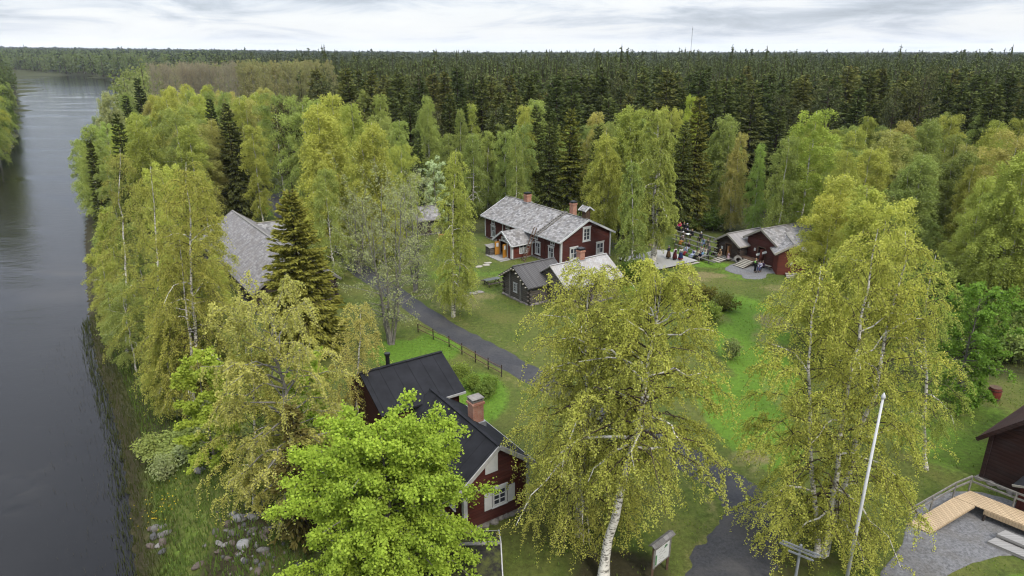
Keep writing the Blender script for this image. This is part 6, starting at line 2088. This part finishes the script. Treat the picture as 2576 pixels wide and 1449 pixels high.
    labs = ((OLIVE, 'olive birch in the grove right of the storehouses'), (GREEN, 'dark green birch in the grove right of the storehouses'), (TAN, 'tan-olive birch in the grove right of the storehouses'))
    for x, y in spots:
        tint, lab = labs[(0, 0, 1, 0, 2, 1)[r.randrange(6)]]
        if x > 50: tint = tuple(c * .82 for c in tint)
        h = r.uniform(12.5, 16.5) - max(0, (y - 95)) * .02
        put('B', x, y, h, tint, lab, 'birches of the right-hand grove', r.uniform(.95, 1.2))
    # birches and spruces closing the gap to the dark forest
    fills = []
    for row, Y in enumerate((98, 104, 111, 118)):
        X = -.62 * Y
        while X < 26:
            x, y = X + r.uniform(-2, 2), Y + r.uniform(-2.5, 2.5); X += r.uniform(4.4, 6.4)
            if -17 < x < 8 and y < 99: continue
            if abs(x + 9) < 4 and y < 101: continue
            if inside(np.array([x]), np.array([y]), river_poly)[0] or float(seg_dist(np.array([x]), np.array([y]), ROAD_S)[0]) < 3.2: continue
            if -.50 * y < x < -.335 * y and y < 112: continue
            fills.append((x, y, row))
    for x, y, row in fills:
        q = r.random()
        if q < .62: put('B', x, y, r.uniform(12, 16), (OLIVE, GREEN, BGREEN)[r.randrange(3)], 'birch in the mixed wood between the farmyard and the dark forest', 'birches of the mixed wood', r.uniform(.85, 1.1))
        else: put('S', x, y, r.uniform(13, 17), SPR, 'spruce in the mixed wood between the farmyard and the dark forest', 'spruces of the mixed wood', r.uniform(.8, 1.0))
    # wood along the river north of the barn
    for _ in range(46):
        Y = r.uniform(96, 170); X = r.uniform(-.50 * Y if Y < 150 else -.56 * Y, -.34 * Y)
        if inside(np.array([X]), np.array([Y]), river_poly)[0] or float(seg_dist(np.array([X]), np.array([Y]), bank_line)[0]) < 1.5: continue
        if float(seg_dist(np.array([X]), np.array([Y]), ROAD_S)[0]) < 3.5: continue
        put('B', X, Y, r.uniform(14, 17.5), (OLIVE, GREEN, OLIVE, TAN)[r.randrange(4)], 'birch in the riverside wood beyond the barn', 'birches of the riverside wood', r.uniform(.85, 1.1))
    # tall aspens, bare ones to the left, budding ones to the right
    for _ in range(70):
        Y = r.uniform(180, 250); X = r.uniform(-.505 * Y, -.385 * Y)
        if float(seg_dist(np.array([X]), np.array([Y]), bank_line)[0]) < 3: continue
        h = CAM_H - (153 - 118 + r.uniform(-9, 8)) / FOC * Y
        put('A', X, Y, h, (0.15,0.125,0.10), 'bare grey-brown aspen in the leafless stand above the riverside wood', 'bare aspens', 1.0)
    for _ in range(64):
        Y = r.uniform(165, 220); X = r.uniform(-.385 * Y, -.255 * Y)
        h = CAM_H - (152 - 118 + r.uniform(-10, 8)) / FOC * Y
        put('Y', X, Y, h, (0.150,0.140,0.070), 'budding olive-brown aspen beside the leafless stand', 'budding aspens', 1.0)
    # other bank, near the left edge
    for x, yb, yt, k, tint, lab in ((12, 330, 140, 'S', SPRD, 'tall dark spruce on the opposite riverbank at the left edge'), (28, 300, 168, 'S', SPRD, 'dark spruce right of the tallest one on the opposite riverbank'), (20, 372, 205, 'B', GREEN, 'green birch on the opposite riverbank'), (5, 398, 222, 'B', OLIVE, 'olive birch nearest on the opposite riverbank'), (40, 276, 205, 'B', GREEN, 'small green birch on the point of the opposite riverbank'), (-10, 420, 190, 'B', GREEN, 'green birch cut by the left edge on the opposite riverbank'), (36, 330, 240, 'B', DGREEN, 'dark green birch hanging over the opposite waterline')):
        X, Y = at(x - 8, yb, -1.2)
        _, zt = height_at(x, yt, Y); z = gz(X, Y)
        put(k, X, Y, zt - z, tint, lab, wide=1.0 if k == 'B' else .8)
    for _ in range(36):
        Y = r.uniform(130, 420); X = None
        for xx in np.arange(-.50 * Y, -1.2 * Y, -1.0):
            p = (np.array([xx]), np.array([Y]))
            if not inside(*p, river_poly)[0] and float(seg_dist(*p, bank_line)[0]) > 2 and xx < -.62 * Y: X = xx - r.uniform(0, 14); break
        if X is None: continue
        put('B' if r.random() < .7 else 'S', X, Y, r.uniform(12, 17), DGREEN if r.random() < .5 else SPR, 'tree in the wood along the opposite riverbank', 'trees on the opposite riverbank', 1.1)


midground_trees()


def shrubs():
    r = random.Random(21)
    L = []
    # hedge bushes below the stage
    for x, y, h, w, tint, lab in ((1690, 745, 2.0, 1.6, (0.085, 0.075, 0.022), 'left part of the olive-brown bush row below the stage'), (1735, 752, 2.1, 1.7, (0.088, 0.078, 0.022), 'middle olive-brown bush below the stage'), (1770, 745, 1.9, 1.5, (0.082, 0.075, 0.02), 'olive-brown bush right of the middle one below the stage'), (1825, 768, 1.9, 1.4, (0.075, 0.074, 0.02), 'rightmost olive-brown bush below the stage'), (1660, 735, 1.8, 1.4, (0.06, 0.07, 0.018), 'dark green bush left of the olive-brown bush row'),
                                  (1782, 800, 2.2, 1.35, (0.095, 0.125, 0.028), 'light green bush in front of the olive-brown bushes'), (1838, 892, 2.0, .9, (0.11, 0.125, 0.05), 'small pale grey-green bush beside the bright lawn strip'),
                                  (1610, 695, 2.6, 1.7, (0.055, 0.08, 0.016), 'dark green bush between the log house and the stage'), (1575, 690, 2.0, 1.3, (0.06, 0.085, 0.016), 'green bush at the right wall of the log house'), (1640, 700, 1.7, 1.3, (0.06, 0.08, 0.018), 'green bush before the left end of the stage'),
                                  (1160, 935, 1.2, .9, (0.10, 0.13, 0.03), 'small leafy bush along the rail fence nearest the cottage wing'), (1185, 965, 1.2, .95, (0.09, 0.12, 0.025), 'leafy bush between the rail fence and the cottage chimney'), (1222, 985, 1.3, 1.0, (0.070,0.100,0.024), 'largest leafy bush by the rail fence right of the cottage wing'), (1232, 965, 1.1, .8, (0.08, 0.105, 0.022), 'dark leafy bush nearest the road fence end')):
        X, Y = at(x, y + 12)
        t = put('H', X, Y, h, tint, lab); t.scale = (w / 1.1, w / 1.1, h / 1.5)
    # undergrowth bushes along the bank and under the trees
    k = 0
    while k < 85:
        x = r.uniform(215, 720); y = r.uniform(560, 1220)
        X, Y = at(x, y, -.7); z = gz(X, Y)
        p = (np.array([X]), np.array([Y]))
        if inside(*p, river_poly)[0] or z < -1.6: continue
        d = float(seg_dist(*p, bank_line)[0])
        if d > 12: continue
        h = r.uniform(.8, 2.0); k += 1
        t = put('H', X, Y, h, (OLIVE, GREEN, GGREY, GREEN)[r.randrange(4)], 'leafy bush in the undergrowth of the riverbank', 'undergrowth bushes on the riverbank'); w = r.uniform(.8, 1.5); t.scale = (w, w, h / 1.5)
    for k in range(60):
        Y = r.uniform(92, 122); X = r.uniform(-.3 * Y, .75 * Y)
        if X < 8 and Y < 104 and X > -18: continue
        if 18 < X < 42 and Y < 97: continue
        t = put('H', X, Y, r.uniform(1.2, 2.6), (DGREEN, GREEN, OLIVE)[r.randrange(3)], 'bush in the undergrowth at the edge of the mixed wood', 'undergrowth bushes at the wood edge'); w = r.uniform(1.2, 2.0); t.scale = (w, w, w * 1.1)
    for k in range(40):
        Y = r.uniform(44, 76); X = r.uniform(max(39, .56 * Y), .82 * Y)
        if Y < 52 and X < 44: continue
        t = put('H', X, Y, r.uniform(1.0, 2.4), (DGREEN, DGREEN, GREEN)[r.randrange(3)], 'dark bush in the undergrowth of the right-hand grove', 'undergrowth bushes of the grove'); w = r.uniform(1.2, 2.2); t.scale = (w, w, w)


shrubs()


# ------------------------------------------------------------------ the dark forest
def forest():
    r = random.Random(9)
    rng = np.random.RandomState(9)
    # the tallest spruces standing proud of the forest edge
    for i, (xt, yt) in enumerate(((900, 172), (1000, 182), (1060, 163), (1160, 172), (1235, 184), (1500, 188), (1560, 176), (1620, 184), (1700, 178), (1830, 196), (1880, 178), (1930, 182), (2010, 190), (2080, 182), (2150, 188), (2230, 184), (2300, 198), (2360, 178), (2440, 176), (2510, 204), (2550, 188))):
        X, Y_ = from_top(xt, yt, 20.3)
        put('S', X, Y_, 20.3, ((0.088, 0.092, 0.030), (0.068, 0.080, 0.027))[i % 2], 'tall broad spruce standing proud at the front edge of the dense forest', 'tall spruces at the forest edge', 1.3)
    dead = spruce(170, 17.5, 1.7, wh=26, nbr=6, dens=7, ls=.16, bark='bark_grey', dead=True)
    for xt, yt, lab in ((1268, 186, 'pale grey dead spruce left of two others above the farmhouse chimneys'), (1352, 194, 'middle pale grey dead spruce above the farmhouse chimneys'), (1388, 200, 'rightmost pale grey dead spruce above the farmhouse chimneys')):
        X, Y_ = from_top(xt, yt, 19.5); plant('dead_spruce', dead, X, Y_, r.uniform(0, 6), 19.5 / 17.5, (0.15, 0.135, 0.12), lab, 'tree')
    placed = 0
    spots = []
    Y = 121.0
    while placed < 279:
        X = -.27 * Y
        while X < .80 * Y and placed < 279:
            x, y = X + r.uniform(-1.2, 1.2), Y + r.uniform(-1.3, 1.3); X += r.uniform(4.0, 5.8)
            if x > 60: y -= (x - 60) * .12
            spots.append((x, y)); placed += 1
        Y += 4.6
    for i, (x, y) in enumerate(spots):
        h = r.uniform(15.5, 22.2)
        if r.random() < .86: put('S', x, y, h, ((0.066, 0.078, 0.026), (0.055, 0.068, 0.024), (0.082, 0.084, 0.028), (0.042, 0.053, 0.019))[r.randrange(4)], 'dark spruce in the front ranks of the dense forest', 'spruces of the dense forest', r.uniform(1.05, 1.4))
        else: put('P', x, y, h * .97, (0.062,0.068,0.032), 'pine in the front ranks of the dense forest', 'pines of the dense forest', .95)
    # everything farther: one mass of trees that nobody could count
    def mass(name, label, P, hts, wid, nq, col, ls, kind_leaf='needle', conifer=True, topfrac=.62):
        n = len(P); z = ground_z(P[:, 0], P[:, 1])
        hts = hts * np.where(rng.rand(n) < .1, 1.0 + .22 * rng.rand(n), 1.0)     # a few emergent trees
        m = n * nq; bi = np.repeat(np.arange(n), nq)
        q = rng.rand(m) ** .75                       # 0 at the tip
        hz = hts[bi] * (1 - topfrac * q)
        if conifer: rad = wid[bi] * (.05 + .95 * q ** .7 * topfrac / .75)
        else: rad = wid[bi] * np.sqrt(np.clip(1 - ((q - .55) / .6) ** 2, .02, 1))
        a = rng.rand(m) * 6.283; rr = rad * np.sqrt(.25 + .75 * rng.rand(m))
        c = np.stack([P[bi, 0] + rr * np.cos(a), P[bi, 1] + rr * np.sin(a), z[bi] + hz], 1)
        d = np.stack([np.cos(a), np.sin(a), -.55 + .3 * rng.normal(size=m)], 1) if conifer else rng.normal(size=(m, 3))
        V, F = leaf_quads(c, ls[bi] * (.7 + .6 * rng.rand(m)), rng, along=d, ratio=.42 if conifer else .7)
        t = np.clip(.55 * rng.rand(n)[bi] + .45 * rng.rand(m), 0, 1)
        if conifer:                                   # slim leading shoots
            tp = np.stack([P[:, 0], P[:, 1], z + hts * .93], 1)
            for ax in ((1.0, 0, 0), (0, 1.0, 0)):
                up_ = np.tile([0, 0, 1.0], (n, 1)); sd = np.tile(ax, (n, 1)); hh = hts * (.03 + .06 * rng.rand(n)); ww = wid * .15
                v4 = np.stack([tp + up_ * hh[:, None], tp + sd * ww[:, None] - up_ * (hh * .9)[:, None], tp - up_ * hh[:, None], tp - sd * ww[:, None] - up_ * (hh * .9)[:, None]], 1).reshape(-1, 3)
                V, F = join([(V, F), (v4, np.arange(n * 4).reshape(n, 4))]); t = np.concatenate([t, rng.rand(n) * .5])
        # dark stems under the crowns
        S = np.stack([np.stack([P[:, 0], P[:, 1], z - .3], 1), np.stack([P[:, 0], P[:, 1], z + hts * .97], 1)], 1)
        tv, tf = tubes_np(S, np.stack([wid * .09, wid * .02], 1), 3)
        Vv, Ff = join([(V, F), (tv, tf)])
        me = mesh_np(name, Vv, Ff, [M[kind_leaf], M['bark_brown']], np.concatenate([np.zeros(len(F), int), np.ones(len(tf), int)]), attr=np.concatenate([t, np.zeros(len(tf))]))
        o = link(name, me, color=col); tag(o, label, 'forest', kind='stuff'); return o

    def scatter(D0, D1, sp, xl, xr, seed):
        g = np.random.RandomState(seed)
        area = .5 * (xr - xl) * (D1 ** 2 - D0 ** 2); n = int(area / sp ** 2)
        Y_ = np.sqrt(D0 ** 2 + (D1 ** 2 - D0 ** 2) * g.rand(n)); X_ = Y_ * (xl + (xr - xl) * g.rand(n))
        P = np.stack([X_, Y_], 1)
        keep = ~inside(P[:, 0], P[:, 1], river_poly) & (seg_dist(P[:, 0], P[:, 1], bank_line) > 3)
        return P[keep]
    P = scatter(Y + 1, 330, 4.8, -.30, .84, 1)
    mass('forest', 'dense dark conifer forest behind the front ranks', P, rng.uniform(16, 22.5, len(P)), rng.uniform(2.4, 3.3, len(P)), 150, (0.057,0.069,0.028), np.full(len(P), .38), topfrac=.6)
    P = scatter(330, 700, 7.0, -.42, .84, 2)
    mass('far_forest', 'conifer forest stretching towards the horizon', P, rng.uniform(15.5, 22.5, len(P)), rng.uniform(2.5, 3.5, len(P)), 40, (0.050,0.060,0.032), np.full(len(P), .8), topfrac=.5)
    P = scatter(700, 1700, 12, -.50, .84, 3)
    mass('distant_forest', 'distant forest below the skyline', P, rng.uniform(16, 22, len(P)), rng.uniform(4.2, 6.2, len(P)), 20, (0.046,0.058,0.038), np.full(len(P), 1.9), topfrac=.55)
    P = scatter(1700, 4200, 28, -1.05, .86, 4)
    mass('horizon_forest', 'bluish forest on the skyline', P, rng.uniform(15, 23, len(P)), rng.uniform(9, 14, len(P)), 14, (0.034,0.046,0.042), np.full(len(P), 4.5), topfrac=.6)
    # mixed wood between river bend and aspens, and the far shore of the bend
    P = scatter(215, 480, 6.0, -.56, -.27, 5)
    mass('bend_wood', 'mixed wood inside the river bend behind the aspens', P, rng.uniform(13, 18.5, len(P)), rng.uniform(2.0, 3.0, len(P)), 60, (0.10,0.112,0.044), np.full(len(P), .65), 'leaf', False, .75)
    P = scatter(560, 1700, 8.5, -1.0, -.36, 6)
    P = P[P[:, 1] > 600]
    k = rng.rand(len(P)) < .68
    mass('far_shore_wood', 'leafy wood on the far shore of the river bend', P[k], rng.uniform(15, 21, k.sum()), rng.uniform(4, 5.5, k.sum()), 42, (0.058,0.070,0.032), np.full(k.sum(), 1.5), 'leaf', False, .9)
    mass('far_shore_conifers', 'dark conifers scattered on the far shore of the river bend', P[~k], rng.uniform(16, 23, (~k).sum()), rng.uniform(3, 4.5, (~k).sum()), 34, (0.034,0.045,0.026), np.full((~k).sum(), 1.5), 'needle', True, .8)
    P = scatter(160, 560, 6.5, -1.05, -.66, 7)
    mass('opposite_wood', 'wood on the opposite riverbank left of the river', P, rng.uniform(12, 17, len(P)), rng.uniform(2.0, 3.0, len(P)), 50, (0.040,0.050,0.020), np.full(len(P), .75), 'leaf', False, .8)


forest()


# ------------------------------------------------------------------ grass, sedge, flowers
def blades(name, label, P, h, w, cols, seed, lean=.35, zoff=0.0, mat='leaf', z=None):
    rng = np.random.RandomState(seed); n = len(P)
    z = ground_z(P[:, 0], P[:, 1]) if z is None else np.full(n, z)
    a = rng.rand(n) * 6.283; ln = lean * h * rng.rand(n)
    d = np.stack([np.cos(a), np.sin(a)], 1); s = np.stack([-d[:, 1], d[:, 0]], 1)
    b = np.stack([P[:, 0], P[:, 1], z + zoff], 1)
    V = np.zeros((n, 4, 3))
    V[:, 0] = b; V[:, 1] = b; V[:, 0, :2] -= s * (w / 2)[:, None]; V[:, 1, :2] += s * (w / 2)[:, None]
    V[:, 2] = b; V[:, 2, :2] += d * ln[:, None] + s * (w * .2)[:, None]; V[:, 2, 2] += h
    V[:, 3] = b; V[:, 3, :2] += d * ln[:, None] - s * (w * .2)[:, None]; V[:, 3, 2] += h
    me = mesh_np(name, V.reshape(-1, 3), np.arange(n * 4).reshape(n, 4), [M[mat]], attr=rng.rand(n))
    return tag(link(name, me, color=cols), label, 'grass', kind='stuff')


def ground_cover():
    rng = np.random.RandomState(3)
    X = rng.uniform(-40, -5, 90000); Y = rng.uniform(20, 95, 90000); P = np.stack([X, Y], 1)
    ins = inside(X, Y, river_poly); d = seg_dist(X, Y, bank_line)
    q = P[(~ins) & (d > 1.8) & (d < 8.5 + 2 * rng.rand(len(X)))]
    blades('bank_grass', 'tall green grass covering the riverbank slope', q, rng.uniform(.15, .5, len(q)), rng.uniform(.05, .1, len(q)), (0.052, 0.074, 0.020), 5)
    X = rng.uniform(-45, -5, 120000); Y = rng.uniform(18, 110, 120000); P = np.stack([X, Y], 1)
    ins = inside(X, Y, river_poly); d = seg_dist(X, Y, bank_line)
    sd = np.where(ins, -d, d)
    k = (sd > -.35 - .4 * rng.rand(len(X))) & (sd < 1.6 + 1.5 * rng.rand(len(X)))
    q = P[k]
    blades('sedge', 'dark brown sedge standing along the waterline', q, rng.uniform(.2, .55, len(q)), rng.uniform(.03, .06, len(q)), (0.030, 0.034, 0.012), 6)
    k = (sd <= -.5) & (sd > -5) & (rng.rand(len(X)) < .22 * np.clip(1 + (sd + .5) / 4.5, 0, 1) ** 2)
    q = P[k]
    blades('reeds', 'thin sparse reeds in the shallow water', q, rng.uniform(.15, .4, len(q)), rng.uniform(.01, .02, len(q)), (0.040, 0.034, 0.022), 7, z=WATER_Z - .05)
    # yellow marsh flowers
    m = 45; c = np.array(at(402, 1275, -1.2)); c2 = np.array(at(395, 1240, -1.2))
    P = np.concatenate([c + rng.normal(size=(m, 2)) * (.55, .8), c2 + rng.normal(size=(14, 2)) * (.8, 1.2)])
    z = ground_z(P[:, 0], P[:, 1]) + .32
    V, F = leaf_quads(np.stack([P[:, 0], P[:, 1], z], 1), .045 * np.ones(len(P)), rng, flat=.8, ratio=.9)
    me = mesh_np('marsh_flowers', V, F, [M['cloth']]); tag(link('marsh_flowers', me, color=(.62, .40, .02)), 'yellow marsh flowers by the water edge', 'flowers', kind='stuff')
    # meadow tufts round the yard
    X = rng.uniform(-12, 45, 120000); Y = rng.uniform(22, 92, 120000)
    rd = seg_dist(X, Y, ROAD_S)
    k = (rd > 2.1) & (rng.rand(len(X)) < .10 + .3 * (vnoise(X, Y, 7, 12) > .18)) & ~inside(X, Y, YARD) & ~inside(X, Y, STORE_GRAVEL)
    q = np.stack([X[k], Y[k]], 1)
    blades('meadow_grass', 'short grass tufts on the farmyard lawns', q, rng.uniform(.05, .16, len(q)), rng.uniform(.04, .08, len(q)), (0.085, 0.115, 0.028), 8)


ground_cover()


# ------------------------------------------------------------------ air
def haze():
    k = NT('air'); k.N.remove(k.b)
    v = k.N.new('ShaderNodeVolumePrincipled')
    v.inputs['Color'].default_value = (0.86, 0.92, 1.0, 1); v.inputs['Density'].default_value = 0.00005; v.inputs['Anisotropy'].default_value = 0.2
    k.L.new(v.outputs[0], k.N['Material Output'].inputs['Volume'])
    m = MB(); m.box(-7600, 7600, -600, 10200, -9, 92)
    tag(m.build('haze', k.m), 'thin pale haze over the far forest', 'haze', kind='stuff')


haze()
